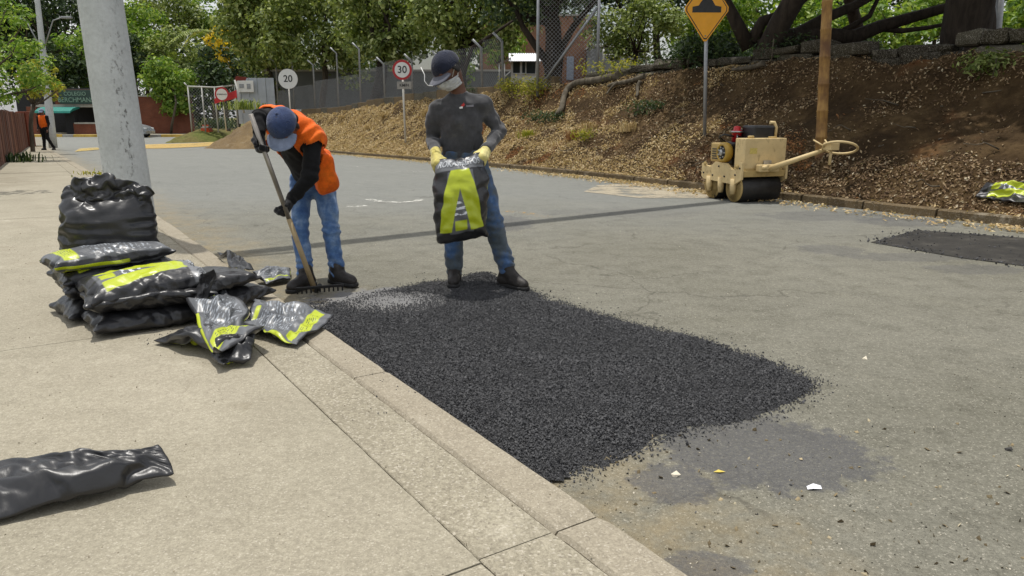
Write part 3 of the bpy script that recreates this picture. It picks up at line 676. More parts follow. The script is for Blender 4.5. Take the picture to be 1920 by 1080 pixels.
def sack(which, at, z0, h, yaw, mats, label, tilt=(0, 0), flip=False, sx=1.0):
    me = SACK[which].copy(); me.materials.clear()
    for m_ in mats: me.materials.append(m_)
    z = zs[which]; sc_z = h / (z.max() - z.min())
    o = bpy.data.objects.new('sack', me); COL.objects.link(o)
    me.transform(Matrix.Translation((0, 0, -float(z.min())))); me.transform(Matrix.Diagonal((sx, 1, sc_z, 1)))
    if flip: me.transform(Matrix.Rotation(math.pi, 4, 'Y') @ Matrix.Translation((0, 0, -h)))
    o.location = (at[0], at[1], z0); o.rotation_euler = (R(tilt[0]), R(tilt[1]), yaw)
    return tag(o, label, 'sack', sacks_group)
AX = math.atan2(.61, .79) - math.pi / 2         # long side across the sidewalk
FC = np.array([-2.03, 4.06]); BC = np.array([-2.36, 4.38])
FB, BF, KK, KF = [M_BAGF, M_BAGB], [M_BAGB, M_BAGF], [M_BAGK, M_BAGK], [M_BAGK, M_BAGF]
sack(0, FC, KZ, .125, AX + .02, KK, 'flattened black sack at the bottom of the front pile on the sidewalk')
sack(1, FC + (-.01, .0), KZ + .09, .125, AX - .05, KK, 'black sack squeezed in the middle of the front pile', flip=True)
ps = sack(0, FC + (-.02, .03), KZ + .165, .15, AX + .04, FB, 'plump sack with a lime letter A on top of the front pile', tilt=(4, 5)); print_on(ps, 'ROKASFALTOS', .5, .895, .78, M_INK)
sack(1, BC + (.0, -.02), KZ, .135, AX + .1, KF, 'black sack at the bottom of the rear pile beside the pole')
sack(0, BC + (.03, -.03), KZ + .095, .135, AX - .02, KK, 'black sack second from the bottom of the rear pile', flip=True)
sack(1, BC + (-.0, -.01), KZ + .19, .135, AX + .06, FB, 'black and lime sack third from the bottom of the rear pile')
sack(0, BC + (-.03, -.03), KZ + .275, .13, AX + .09, BF, 'grey printed sack with lime ends near the top of the rear pile', tilt=(2, -2))
sack(1, FC + (.20, .38), KZ, .12, AX + .5, KK, 'black sack lying behind the front pile towards the kerb')
sack(0, FC + (.12, .33), KZ + .11, .12, AX + .3, KF, 'black sack with a puckered end resting behind the front pile')
# ---- the standing black bag with its mouth gathered open
ob = thing('open_bag', 'black plastic bag standing with its mouth gathered open on top of the sacks', 'bag', (BC[0] - .10, BC[1] + .11, KZ + .285), rot=(R(-4), R(2), .20))
def belly_side(sg):
    def f(u, v):
        b = (max(0, math.sin(math.pi * u)) ** .5) * (max(0, math.sin(math.pi * min(1, v * .9 + .05))) ** .45)
        return (u - .5) * (.56 - .10 * v ** 3 - .05 * (1 - v) ** 4), sg * (.10 * b + .004) + .01 * mnoise.noise(Vector((u * 9, v * 7, 2.0))), v * .40
    return f
me, _ = bag_mesh(belly_side(-1), belly_side(1), 30, 24)
ne = cloth(me, 14, [], 1.2, -.13, .004, 14, 0.0, False, .8); n = len(ne.vertices); V = np.zeros(n * 3, np.float32); ne.vertices.foreach_get('co', V); V = V.reshape(-1, 3).astype(float); Nn = np.zeros(n * 3, np.float32); ne.vertices.foreach_get('normal', Nn); Nn = Nn.reshape(-1, 3)
V = V + Nn * (m_crease(V * np.array([.6, 1, 2.2]), 77) * .09)[:, None]; ne.vertices.foreach_set('co', V.astype(np.float32).ravel()); ne.update(); link_mesh('belly', ne, [M_BAGK, M_BAGK], ob)
def mouth_side(sg):
    def f(u, v):
        n1 = mnoise.noise(Vector((u * 6, 1.7, v * 3))); n2 = mnoise.noise(Vector((u * 15, 4.1, v * 6)))
        return (u - .5) * (.47 + .06 * v), sg * (.075 * math.sin(math.pi * u) ** .5 * (1 - .5 * v) + .004) + .05 * v * n1, .34 + v * (.06 + .10 * math.sin(math.pi * u) ** .5 + .10 * max(0, mnoise.noise(Vector((u * 4.5, 9.3, .5)))) + .04 * n2)
    return f
me, top = bag_mesh(mouth_side(-1), mouth_side(1), 34, 12)
pins = [top[k, 0] for k in range(35)] + [top[k, 12] for k in (8, 17, 26)]
ne = cloth(me, 16, pins, 0, -.26, .006, 18, None, True, 1.0); link_mesh('mouth', ne, [M_BAGK, M_BAGF], ob)
# ---- emptied bags, crumpled: held at a few rim points, with more film than room
def crumpled(corners, seed, mats, label, name='empty_bag', excess=.16, bulge=.05, nx=20, ny=30, floor=KZ, pinmid=True, frames=18, lift=0.0, amp=1.0, fq=(3, 5), bend=.04, n2a=1.0):
    c = [np.array(q, float) for q in corners]                  # v=0: c0->c1, v=1: c3->c2
    rg = np.random.default_rng(seed); nz = rg.uniform(0, 50, 3)
    def mk(sg):
        def f(u, v):
            p_ = (c[0] * (1 - u) + c[1] * u) * (1 - v) + (c[3] * (1 - u) + c[2] * u) * v
            b = max(0, math.sin(math.pi * u) * math.sin(math.pi * v)) ** .6
            n1 = mnoise.noise(Vector((u * fq[0] + nz[0], v * fq[1], nz[1]))); n2 = mnoise.noise(Vector((u * 8 + nz[2], v * 12, nz[0])))
            p_ = p_ + np.array([0, 0, b * (sg * bulge * .5 + .045 * amp * n1 + .03 * amp * n2a * n2 + lift) + sg * .003 + .01])
            return p_
        return f
    me, top = bag_mesh(mk(1), mk(-1), nx, ny)
    pins = [top[0, 0], top[nx, 0], top[nx, ny], top[0, ny]]
    if pinmid: pins += [top[nx, int(ny * rg.uniform(.35, .65))], top[0, int(ny * rg.uniform(.35, .65))], top[int(nx * rg.uniform(.3, .7)), ny]]
    ne = cloth(me, frames, pins, 0, -excess, bend, 22, floor)
    at = np.mean(c, 0); at[2] = floor; centre(ne, at); o = link_mesh(name, ne, mats); o.location = at
    return tag(o, label, 'bag', 'emptied plastic bags')
def gp(u, v, z): return G(u, v, KZ + z) if z < .5 else G(u, v, z)
crumpled([gp(425, 692, .02), gp(285, 640, .015), gp(352, 612, .05), gp(478, 640, .06)], 3, [M_BAGK, M_BAGF], 'crumpled black bag lying flat at the foot of the sack pile', excess=.12, bulge=.07)
crumpled([gp(400, 648, .13), gp(500, 614, .12), gp(432, 538, .10), gp(346, 562, .16)], 8, [M_BAGB, M_BAGB], 'crumpled grey printed bag with a lime strip thrown over the flat black bag', excess=.11, bulge=.05, lift=.03, bend=.08)
crumpled([gp(560, 648, .02), gp(624, 590, .04), gp(480, 560, .08), gp(447, 612, .05)], 13, [M_BAGB, M_BAGK], 'emptied grey bag with a lime end lying across the aggregate strip', excess=.10, bend=.08, bulge=.09, lift=.02)
crumpled([gp(470, 680, .02), gp(408, 688, .01), gp(404, 640, .10), gp(478, 632, .09)], 17, [M_BAGK, M_BAGF], 'folded dark bag end poking out under the printed bag', excess=.12, bulge=.08, nx=16, ny=18)
crumpled([gp(395, 575, .10), gp(358, 580, .10), gp(372, 520, .24), gp(398, 508, .33)], 19, [M_BAGK, M_BAGK], 'pointed black bag corner standing up between the sacks and printed bag', excess=.1, bulge=.07, nx=14, ny=16)
crumpled([gp(478, 512, .005), gp(446, 520, .005), gp(404, 478, .02), gp(440, 474, .02)], 23, [M_BAGK, M_BAGB], 'thin twisted black bag lying along the kerb edge', excess=.09, bulge=.04, nx=14, ny=24, amp=.8)
crumpled([gp(545, 528, -.09), gp(500, 534, -.08), gp(470, 512, -.02), gp(545, 508, -.08)], 29, [M_BAGB, M_BAGK], 'small crumpled bag with a lime patch lying in the gutter', excess=.16, bulge=.05, nx=14, ny=18, floor=.005)
crumpled([gp(330, 892, .03), gp(300, 838, .09), gp(-110, 880, .03), gp(-80, 990, .02)], 31, [M_BAGK, M_BAGK], 'long empty black bag spread flat on the sidewalk alone', excess=.08, bulge=.11, nx=26, ny=48, lift=.02, frames=20, amp=.8, fq=(5, 1.4), bend=.02, n2a=.8)
# ---- the one on the slope
def bank_bag():
    c = [bank_hit(1835, 382), bank_hit(1850, 352), bank_hit(1990, 362), bank_hit(1960, 408)]
    for q in c: q[2] += .05
    return c
crumpled(bank_bag(), 37, [M_BAGF, M_BAGB], 'lime and grey bag thrown on the leafy slope by the far kerb', excess=.15, bulge=.1, floor=-5, lift=.05)
print('bags', round(time.time() - T0, 1))

# ================================================================== PEOPLE (one implicit surface per garment, meshed once)
def nrm(a): a = np.asarray(a, float); return a / (np.linalg.norm(a) + 1e-12)
def rc(p, a, b, ra, rb):
    a, b = np.asarray(a, float), np.asarray(b, float); e = b - a; t = np.clip(((p - a) @ e) / (e @ e + 1e-12), 0, 1)
    return np.linalg.norm(p - a - t[:, None] * e, axis=1) - (ra + t * (rb - ra))
def ecap(p, a, b, ra, rb, fr, flat):
    """tapered capsule, flattened along fr"""
    a, b = np.asarray(a, float), np.asarray(b, float); e = b - a; t = np.clip(((p - a) @ e) / (e @ e + 1e-12), 0, 1)
    q = p - a - t[:, None] * e; f = q @ fr; q = q + np.outer(f * (1 / flat - 1), fr)
    return (np.linalg.norm(q, axis=1) - (ra + t * (rb - ra))) * .8
def el(p, c, r, Fm=None):
    q = p - np.asarray(c, float); q = q @ Fm if Fm is not None else q; r = np.asarray(r, float)
    k0 = np.linalg.norm(q / r, axis=1); k1 = np.linalg.norm(q / r ** 2, axis=1) + 1e-9; return k0 * (k0 - 1) / k1
def rbox(p, c, half, Fm, rad):
    q = np.abs((p - np.asarray(c, float)) @ Fm) - (np.asarray(half, float) - rad)
    return np.linalg.norm(np.maximum(q, 0), axis=1) + np.minimum(q.max(1), 0) - rad
def smin(a, b, k):
    h = np.clip(.5 + .5 * (b - a) / k, 0, 1); return b * (1 - h) + a * h - k * h * (1 - h)
def sU(ds, k=.03):
    o = ds[0]
    for d in ds[1:]: o = smin(o, d, k)
    return o
def nets(fn, lo, hi, h):
    """naive surface nets"""
    lo = np.asarray(lo, float); hi = np.asarray(hi, float); n = np.ceil((hi - lo) / h).astype(int) + 1
    B = 6; nb = -(-n // B); bc = np.stack(np.meshgrid(*[lo[k] + h * (B * np.arange(nb[k]) + (B - 1) / 2) for k in range(3)], indexing='ij'), -1).reshape(-1, 3)
    fc = fn(bc); act = np.abs(fc) < B * h * .9 * 1.35 + .016; bi = np.stack(np.meshgrid(*[np.arange(nb[k]) for k in range(3)], indexing='ij'), -1).reshape(-1, 3)
    f = np.repeat(np.repeat(np.repeat(fc.reshape(nb), B, 0), B, 1), B, 2); sub = np.stack(np.meshgrid(*[np.arange(B)] * 3, indexing='ij'), -1).reshape(-1, 3)
    ix = (bi[act][:, None] * B + sub[None]).reshape(-1, 3)
    for c in np.array_split(ix, max(1, len(ix) // 200000)): f[c[:, 0], c[:, 1], c[:, 2]] = fn(lo + h * c)
    f = f[:n[0], :n[1], :n[2]]; s = f < 0
    c8 = [f[i:n[0] - 1 + i, j:n[1] - 1 + j, k:n[2] - 1 + k] for i in (0, 1) for j in (0, 1) for k in (0, 1)]
    st = np.stack(c8, -1); cnt = (st < 0).sum(-1); act = (cnt > 0) & (cnt < 8); idx = -np.ones(act.shape, np.int64); cells = np.argwhere(act); idx[act] = np.arange(len(cells))
    cs = np.array([(i, j, k) for i in (0, 1) for j in (0, 1) for k in (0, 1)]); v8 = st[act]; acc = np.zeros((len(cells), 3)); num = np.zeros(len(cells))
    for a in range(8):
        for b in range(a + 1, 8):
            if np.abs(cs[a] - cs[b]).sum() != 1: continue
            fa, fb = v8[:, a], v8[:, b]; m = (fa < 0) != (fb < 0); t = np.where(m, fa / (fa - fb + 1e-20), 0)
            acc += np.where(m[:, None], cs[a] + t[:, None] * (cs[b] - cs[a]), 0); num += m
    V = lo + h * (cells + acc / num[:, None]); Q = []
    for d in range(3):
        e = [0, 0, 0]; e[d] = 1; u, v = [k for k in range(3) if k != d]
        A = s[:n[0] - e[0], :n[1] - e[1], :n[2] - e[2]]; B = s[e[0]:, e[1]:, e[2]:]; ed = np.argwhere(A != B)
        ed = ed[(ed[:, u] > 0) & (ed[:, v] > 0) & (ed[:, u] < n[u] - 1) & (ed[:, v] < n[v] - 1)]
        if not len(ed): continue
        o = np.zeros(3, int)
        def at(du, dv):
            q = ed.copy(); q[:, u] -= du; q[:, v] -= dv; return idx[q[:, 0], q[:, 1], q[:, 2]]
        q = np.stack([at(0, 0), at(1, 0), at(1, 1), at(0, 1)], 1); fl = A[ed[:, 0], ed[:, 1], ed[:, 2]]
        if d == 1: fl = ~fl
        q[~fl] = q[~fl][:, ::-1]; Q.append(q)
    F = np.concatenate(Q); return V, F[(F >= 0).all(1)]
def sdf_obj(name, fn, pts, pad, h, mat, parent):
    pts = np.asarray(pts, float); V, F = nets(fn, pts.min(0) - pad, pts.max(0) + pad, h)
    me = np_mesh(name, V - np.array(parent_origin(parent)), F, True)
    return link_mesh(name, me, mat, parent)
def parent_origin(p_):
    o = Vector((0, 0, 0))
    while p_ is not None: o = o + Vector(p_.location); p_ = p_.parent
    return o
def cloth_mat(name, stops, rough=.9, scale=7, weave=900, fuzz=.25, bumpd=.01, fo_s=.4):
    t = MT(name); v = t.oc; f = t.noise(scale, 5, .6, v); c = t.ramp(f, stops)
    g = t.noise(scale * 5, 5, .65, v); c = t.mix(t.smooth(g, .35, .75), t.mix(1, c, (.74, .74, .75), 'MULTIPLY'), c)
    wv = t.noise(weave * .25, 2, .6, v); fo = t.noise(13, 4, .55, v, 1.0)
    m = t.bsdf(c, rough, t.bump(wv, .12, .002, t.bump(fo, fo_s, bumpd)), spec=.2); t.b.inputs['Sheen Weight'].default_value = fuzz; return m
M_SKIN = simple('brown_skin', lin(98, 64, 48), .5, .12, 25, .2, 120)
M_DENIM = cloth_mat('blue_denim', [(.3, lin(52, 84, 136)), (.5, lin(88, 122, 168)), (.7, lin(146, 170, 198))], weave=1500)
M_DENIM2 = cloth_mat('dusty_denim', [(.25, lin(70, 80, 84)), (.48, lin(92, 102, 110)), (.6, lin(76, 108, 152)), (.8, lin(150, 170, 192))], scale=4.5, weave=1500)
M_BLACKK = cloth_mat('black_jersey', [(.3, (.008, .008, .009)), (.7, (.016, .016, .017))], fuzz=.05)
M_GREYS = cloth_mat('charcoal_jersey', [(.3, lin(66, 66, 68)), (.6, lin(82, 82, 84)), (.8, lin(104, 102, 100))], fuzz=.25)
M_ORANGE = cloth_mat('orange_mesh', [(.3, lin(242, 98, 18)), (.7, lin(255, 122, 30))], .75, fuzz=.1); M_VTRIM = simple('dark_binding', (.02, .02, .02), .8)
M_NAVY = cloth_mat('navy_twill', [(.3, lin(30, 34, 50)), (.7, lin(42, 48, 68))], fo_s=.08); M_NAVY2 = cloth_mat('blue_twill', [(.3, lin(48, 62, 96)), (.7, lin(66, 82, 120))], fo_s=.08)
M_BRIM = cloth_mat('grey_brim', [(.3, lin(86, 88, 98)), (.7, lin(104, 106, 116))], fo_s=.08); M_BRIM2 = cloth_mat('pale_blue_brim', [(.3, lin(116, 128, 152)), (.7, lin(138, 148, 170))], fo_s=.08)
M_BOOT = simple('scuffed_boot', lin(38, 34, 31), .6, .35, 18, .5, 60); M_SOLE = simple('boot_sole', (.012, .012, .012), .7)
M_YGLOVE = cloth_mat('yellow_glove', [(.3, lin(196, 180, 84)), (.7, lin(232, 220, 150))]); M_KGLOVE = cloth_mat('black_glove', [(.3, (.010, .010, .011)), (.7, (.022, .022, .024))])
M_MASK = cloth_mat('white_mask', [(.3, lin(204, 206, 208)), (.7, lin(226, 228, 230))]); M_WHITE = simple('white_plastic', lin(220, 220, 216), .4, .06)
M_HAIR = simple('black_hair', (.012, .010, .009), .6, .3, 40)

def hand_chains(w_, d, n, th, curl, scale=1.0):
    """wrist, pointing direction, palm normal, thumb side; curled fingers"""
    d, n, th = nrm(d), nrm(n), nrm(th); S = []; pal = w_ + d * .095 * scale
    S.append((w_, pal, .030 * scale, .034 * scale))
    for k, (off, L) in enumerate(((.030, .075), (.010, .083), (-.011, .078), (-.031, .062))):
        b = w_ + d * .09 * scale + th * off * scale; S.append((w_ + d * .03 + th * off * .8 * scale, b, .017 * scale, .013 * scale)); ang = 0
        for j, fr in enumerate((.45, .32, .23)):
            ang += curl * (.8 if j == 0 else 1.0); e = b + (d * math.cos(ang) + n * math.sin(ang)) * L * fr * scale * 1.1
            S.append((b, e, (.0118 - .0012 * j) * scale, (.0108 - .0012 * j) * scale)); b = e
    b = w_ + d * .035 * scale + th * .030 * scale
    for j, (o1, o2, o3) in enumerate(((.55, .65, .35), (.75, .15, .75))):
        e = b + nrm(d * o1 + th * o2 + n * o3) * .036 * scale; S.append((b, e, (.0145 - .002 * j) * scale, (.013 - .002 * j) * scale)); b = e
    return S
def figure(name, label, J, o, h=.008, group=None):
    g = {k: np.asarray(v, float) for k, v in J.items()}
    base = np.array([(g['anL'][0] + g['anR'][0]) / 2, (g['anL'][1] + g['anR'][1]) / 2, o['ground']])
    root = thing(name, label, 'person', base, group); sc_ = o.get('scale', 1.0)
    ex = nrm(g['shR'] - g['shL']); ez = nrm(g['neck'] - g['pelvis']); fr = nrm(np.cross(ex, ez)); fr = fr if fr @ np.asarray(o['front']) > 0 else -fr; ex = np.cross(fr, ez)
    f = nrm(o['face']); up = nrm(np.asarray(o['up'], float) - f * (f @ np.asarray(o['up'], float))); sd_ = np.cross(up, f); HF = np.stack([sd_, f, up], 1); hc = g['head']; hs = o.get('hs', 1.0)
    allp = np.array(list(g.values()))
    def head(p):
        p = hc + (p - hc) / hs
        d = el(p, hc + up * .012, (.078, .098, .108), HF); d = smin(d, el(p, hc - up * .06 + f * .03, (.056, .062, .062), HF), .04)
        d = smin(d, rc(p, hc + f * .095 - up * .012, hc + f * .113 - up * .038, .012, .015), .015)                       # nose
        d = smin(d, rc(p, hc + f * .085 + sd_ * .035 + up * .018, hc + f * .085 - sd_ * .035 + up * .018, .014, .014), .015)   # brow
        d = smin(d, el(p, hc + f * .090 - up * .068, (.028, .016, .010), HF), .01)                                       # lips
        for s_ in (-1, 1):
            d = smin(d, el(p, hc + sd_ * s_ * .080 - up * .012 - f * .008, (.012, .020, .032), HF), .008)
            d = np.maximum(d, -(np.linalg.norm(p - (hc + f * .100 + sd_ * s_ * .032 + up * .0), axis=1) - .014))
            d = np.minimum(d, np.linalg.norm(p - (hc + f * .082 + sd_ * s_ * .031 + up * .0), axis=1) - .0125)
        return hs * smin(d, rc(p, hc + (g['neck'] - hc) / hs, hc - up * .07 - f * .02, .056, .052), .03)
    HL = hand_chains(g['wrL'], o['hdL'], o['hnL'], o['htL'], o['curlL']); HR = hand_chains(g['wrR'], o['hdR'], o['hnR'], o['htR'], o['curlR'])
    def hand(p, S, grow): return sU([rc(p, a, b, ra + grow, rb + grow) for a, b, ra, rb in S], .010)
    armW = o.get('arm', (.050, .041, .031)); T = o.get('torso', (.128, .165, .66)); hipw = o.get('hip', .125)
    def torso(p, gr):
        d = ecap(p, g['pelvis'], g['pelvis'] * .45 + g['chest'] * .55, hipw + gr, T[0] + .002 + gr, fr, .74)
        d = smin(d, ecap(p, g['pelvis'] * .45 + g['chest'] * .55, g['chest'], T[0] + gr, T[1] + gr, fr, T[2]), .05)
        d = smin(d, ecap(p, g['shL'] * .9 + g['shR'] * .1, g['shL'] * .1 + g['shR'] * .9, .062 + gr, .062 + gr, fr, .9), .06)
        return smin(d, rc(p, g['chest'], g['neck'], .11 + gr, .058 + gr), .05)
    def arms(p, gr, sides='LR'): return sU([smin(rc(p, g['sh' + s_], g['el' + s_], armW[0] + .008 + gr, armW[1] + gr), rc(p, g['el' + s_], g['wr' + s_], armW[1] + gr, armW[2] + gr), .02) for s_ in sides], .02)
    lw = o.get('leg', (.088, .066, .056))
    def legs(p, gr, ends=True):
        ds = []
        for s_ in 'LR': ds.append(smin(rc(p, g['hip' + s_], g['kn' + s_], lw[0] + gr, lw[1] + gr), rc(p, g['kn' + s_], g['an' + s_], lw[1] + gr, lw[2] + gr), .03))
        return smin(ds[0], ds[1], .012)
    # bare body, one surface from crown to sole
    def body(p):
        d = sU([torso(p, -.022), arms(p, -.014), legs(p, -.022), head(p)], .03)
        for S in (HL, HR): d = smin(d, hand(p, S, -.003), .012)
        for s_ in 'LR': d = smin(d, rc(p, g['an' + s_], g['to' + s_], .024, .018), .02)
        return d
    sdf_obj('body', body, allp, .16, max(h, .009), M_SKIN, root)
    # shirt with sleeves
    fold = o.get('fold', .006)
    def shirt(p):
        q = p * 9
        tt_ = np.maximum(torso(p, .0), (g['pelvis'] - p) @ ez - o.get('hem', .10)); d = smin(tt_, arms(p, .004), .035) - fold * (vn(p * 11 + 2 * vn(p * 5, 4)[:, None], 3) + .6 * vn(p * 22, 8))
        for s_ in 'LR':                                                                                        # gathers at the elbow and cuff
            e = g['el' + s_]; ax = nrm(g['wr' + s_] - g['sh' + s_]); dd = np.linalg.norm(p - e, axis=1); d = d - .006 * np.exp(-(dd / .09) ** 2) * np.sin((p @ ax) * 130 + 5 * vn(p * 9, 2))
        d = np.maximum(d, -rc(p, g['neck'] + ez * .05 + fr * .02, g['neck'] + ez * .16 + f * .02, .062, .07))
        for s_ in 'LR': d = np.maximum(d, np.where(np.linalg.norm(p - g['wr' + s_], axis=1) < .11, (p - g['wr' + s_]) @ nrm(g['wr' + s_] - g['el' + s_]) - .012, -1))
        return d
    sp_ = [g[k] for k in ('pelvis', 'chest', 'neck', 'shL', 'shR', 'elL', 'elR', 'wrL', 'wrR')]
    sdf_obj('shirt', shirt, sp_, .17, h, o['shirt'], root)
    def trousers(p):
        d = smin(ecap(p, g['pelvis'] + ez * .02, g['hipL'] * .5 + g['hipR'] * .5, hipw + .006, hipw + .004, fr, .8), legs(p, .004), .03)
        d = np.maximum(d, (p - g['pelvis']) @ ez - .06); d = d - o.get('tfold', .007) * (vn(p * 9 + 3, 13) + .5 * vn(p * 21, 6))
        for s_ in 'LR':
            for e, w_, am in ((g['kn' + s_], .10, .008), (g['an' + s_] + np.array([0, 0, .07]), .08, .011), (g['hip' + s_], .09, .006)):
                dd = np.linalg.norm(p - e, axis=1); d = d - am * np.exp(-(dd / w_) ** 2) * np.sin(p[:, 2] * 105 + 9 * (p[:, 0] + p[:, 1]) + 6 * vn(p * 8, 5))
            d = np.maximum(d, np.where(np.linalg.norm(p - g['an' + s_], axis=1) < .2, (g['an' + s_][2] + o.get('cuff', .0)) - p[:, 2], -1))
        return d
    sdf_obj('trousers', trousers, [g[k] for k in ('pelvis', 'hipL', 'hipR', 'knL', 'knR', 'anL', 'anR')], .17, h, o['trousers'], root)
    for s_ in 'LR':
        a, t_ = g['an' + s_], g['to' + s_]; zg = o.get('gz' + s_, o['ground']); fd = nrm((t_ - a) * (1, 1, 0)); heel = a - fd * .045; heel[2] = zg + .045
        toe = t_.copy(); toe[2] = zg + .036; sdv = np.array([-fd[1], fd[0], 0])
        def boot(p):
            d = smin(rc(p, heel, toe, .042, .040), rc(p, a + np.array([0, 0, .05]), heel + fd * .03, .054, .048), .03); d = smin(d, rc(p, a + np.array([0, 0, .0]), toe - fd * .03 + np.array([0, 0, .012]), .045, .032), .03)
            return np.maximum(d - .003 * vn(p * 30, 3), zg + .012 - p[:, 2])
        def sole(p):
            q = p.copy(); q[:, 2] = zg + .02; d = smin(np.linalg.norm((q - np.array([*heel[:2], zg + .02])), axis=1) - .045, rc(q, np.array([*heel[:2], zg + .02]), np.array([*toe[:2], zg + .02]), .044, .048), .02)
            return np.maximum(d, np.abs(p[:, 2] - zg - .011) - .013)
        b_ = sdf_obj('boot', boot, [heel, toe, a], .11, min(h, .0075), M_BOOT, root); sdf_obj('sole', sole, [heel, toe], .08, min(h, .0075), M_SOLE, b_)
    if o.get('gloves') is not None:
        for S, s_ in ((HL, 'L'), (HR, 'R')):
            def glove(p):
                cuff = rc(p, g['wr' + s_] - nrm(g['wr' + s_] - g['el' + s_]) * .045, g['wr' + s_], .040, .034); return np.minimum(hand(p, S, .0022), 9) if False else smin(hand(p, S, .0022), cuff, .012) - .0015 * vn(p * 60, 3)
            sdf_obj('glove', glove, [q for c in S for q in c[:2]], .06, .0042, o['gloves'], root)
    # cap
    cs = o.get('cap')
    if cs:
        cc = hc + (up * .028 - f * .006) * hs
        def crown(p):
            p = cc + (p - cc) / hs; d = el(p, cc, (.094, .112, .102), HF) - .0022 * vn(p * 16, 4); d = d + .0016 * np.exp(-(((p - cc) @ sd_) / .003) ** 2)
            q = (p - cc) @ up; return np.maximum(np.maximum(d, -(d + .006)), -.012 - q + .10 * ((p - cc) @ f) * 0)
        c_ = sdf_obj('cap', crown, [cc], .145, .0048, cs[0], root)
        bc = cc + (f * .085 - up * .012) * hs
        def brim(p):
            q = (p - bc) @ HF / hs; rr = np.sqrt((q[:, 0] / .096) ** 2 + ((q[:, 1] - .0) / .102) ** 2) - 1; bend = q[:, 2] + 2.6 * q[:, 0] ** 2 + .25 * np.maximum(q[:, 1], 0)
            return np.maximum(np.maximum(rr * .08, np.abs(bend) - .005), -.025 - q[:, 1])
        sdf_obj('brim', brim, [bc], .14, .0042, cs[1], c_)
        mb = MB(); mb.lathe([(.009, 0), (.008, .005), (.003, .008)], 10, Matrix.Translation(Vector(cc + up * .1005 * hs - np.array(parent_origin(c_)))) @ Vector(up).to_track_quat('Z', 'Y').to_matrix().to_4x4()); mb.build('button', cs[0], c_)
    def hair(p):
        d = head(p) - .008; q = (p - hc); return np.maximum(np.maximum(d, q @ f - .01 - .4 * (q @ up)), -.035 - q @ up + .3 * np.maximum(q @ f, 0))
    sdf_obj('hair', hair, [hc], .14, .006, M_HAIR, root)
    return root, g, dict(fr=fr, ex=ex, ez=ez, f=f, up=up, sd=sd_, hc=hc, head=head, torso=torso, arms=arms)

# ---- the man tipping a bag out
Yb = 5.40
J = dict(head=P(839, 131, 5.34), neck=P(860, 176, 5.41), chest=P(862, 222, 5.42), pelvis=P(868, 296, 5.44),
         shR=P(818, 205, 5.42), elR=P(811, 262, 5.47), wrR=P(818, 290, 5.20), shL=P(905, 194, 5.43), elL=P(935, 246, 5.50), wrL=P(911, 281, 5.22),
         hipR=P(848, 310, 5.45), hipL=P(893, 308, 5.45), knR=P(850, 416, 5.42), knL=P(925, 418, 5.38), anR=P(852, 508, 5.44), anL=P(950, 505, 5.36), toR=P(850, 524, 5.30), toL=P(981, 534, 5.24))
front = np.array([-.25, -1, 0])
tipper, gT, eT = figure('person', 'man in charcoal shirt, white mask and yellow gloves holding a bag over the patch', J, dict(
    ground=.02, gzL=.012, gzR=.02, front=front, face=(-.58, -.56, -.60), up=(-.40, -.25, 1), shirt=M_GREYS, trousers=M_DENIM2, gloves=M_YGLOVE, cap=(M_NAVY, M_BRIM),
    hdL=(-.25, -.75, -.45), hnL=(-.35, .3, -.8), htL=(-.85, -.2, .2), curlL=.85, hdR=(.15, -.7, -.55), hnR=(.3, .35, -.8), htR=(.9, -.2, .15), curlR=.85,
    torso=(.132, .160, .62), hip=.135, leg=(.088, .068, .060), arm=(.050, .045, .036), hem=.22, fold=.011, tfold=.011, cuff=-.055, hs=1.0))
hc, f_, u_, s_d = eT['hc'], eT['f'], eT['up'], eT['sd']
def mask(p):
    d = np.abs(eT['head'](p) - .010) - .0035; q = p - hc; a = q @ f_; b = q @ u_
    return np.maximum(np.maximum(d, -a + .022 + .25 * np.maximum(b, -.2)), np.maximum(b + .034 + .10 * (.1 - a), -b - .122)) - .0012 * np.sin(b * 330)
mk_ = sdf_obj('face_mask', mask, [hc], .17, .005, M_MASK, tipper)
po = np.array(parent_origin(mk_))
for s_ in (-1, 1):
    a = hc + s_d * s_ * .070 + f_ * .045 - u_ * .035; b = hc + s_d * s_ * .094 - f_ * .012 + u_ * .018; c = hc + s_d * s_ * .068 + f_ * .035 - u_ * .095
    mb = MB(); mb.tube([a - po, b - po, hc + s_d * s_ * .090 - f_ * .022 - u_ * .01 - po, c - po], .003, 6); mb.build('ear_loop', M_WHITE, mk_)
mb = MB(); tl = np.array(tipper.location)      # white strap of the lifted face shield hanging past the cheek
mb.tube([P(789, 126, 5.26) - tl, P(796, 140, 5.24) - tl, P(796, 152, 5.22) - tl, P(802, 160, 5.22) - tl, P(815, 162, 5.24) - tl, P(816, 152, 5.27) - tl], .003, 6); mb.build('shield_strap', M_WHITE, tipper)
# small red and white emblem on the chest
def on_chest(u, v):
    d = nrm(ray(u, v)); t_ = 4.8
    o3 = np.array([0, 0, CAM_H])
    for _ in range(60):
        q = (o3 + d * t_)[None]; s_ = smin(eT['torso'](q, 0.0), eT['arms'](q, .004), .035)[0]; t_ += s_ * .8
    return o3 + d * (t_ - .008)
for nm, pol, m_ in (('emblem', [(864, 198), (871, 191), (874, 194), (868, 201)], simple('red_print', lin(190, 48, 44), .7)), ('emblem', [(861, 201), (867, 199), (868, 203), (862, 204)], M_WHITE), ('emblem', [(874, 197), (888, 196), (888, 200), (874, 201)], simple('grey_print', lin(120, 118, 124), .8))):
    mb = MB(); mb.add([tuple(on_chest(*q) - tl) for q in pol], [tuple(range(len(pol)))]); mb.build(nm, m_, tipper)
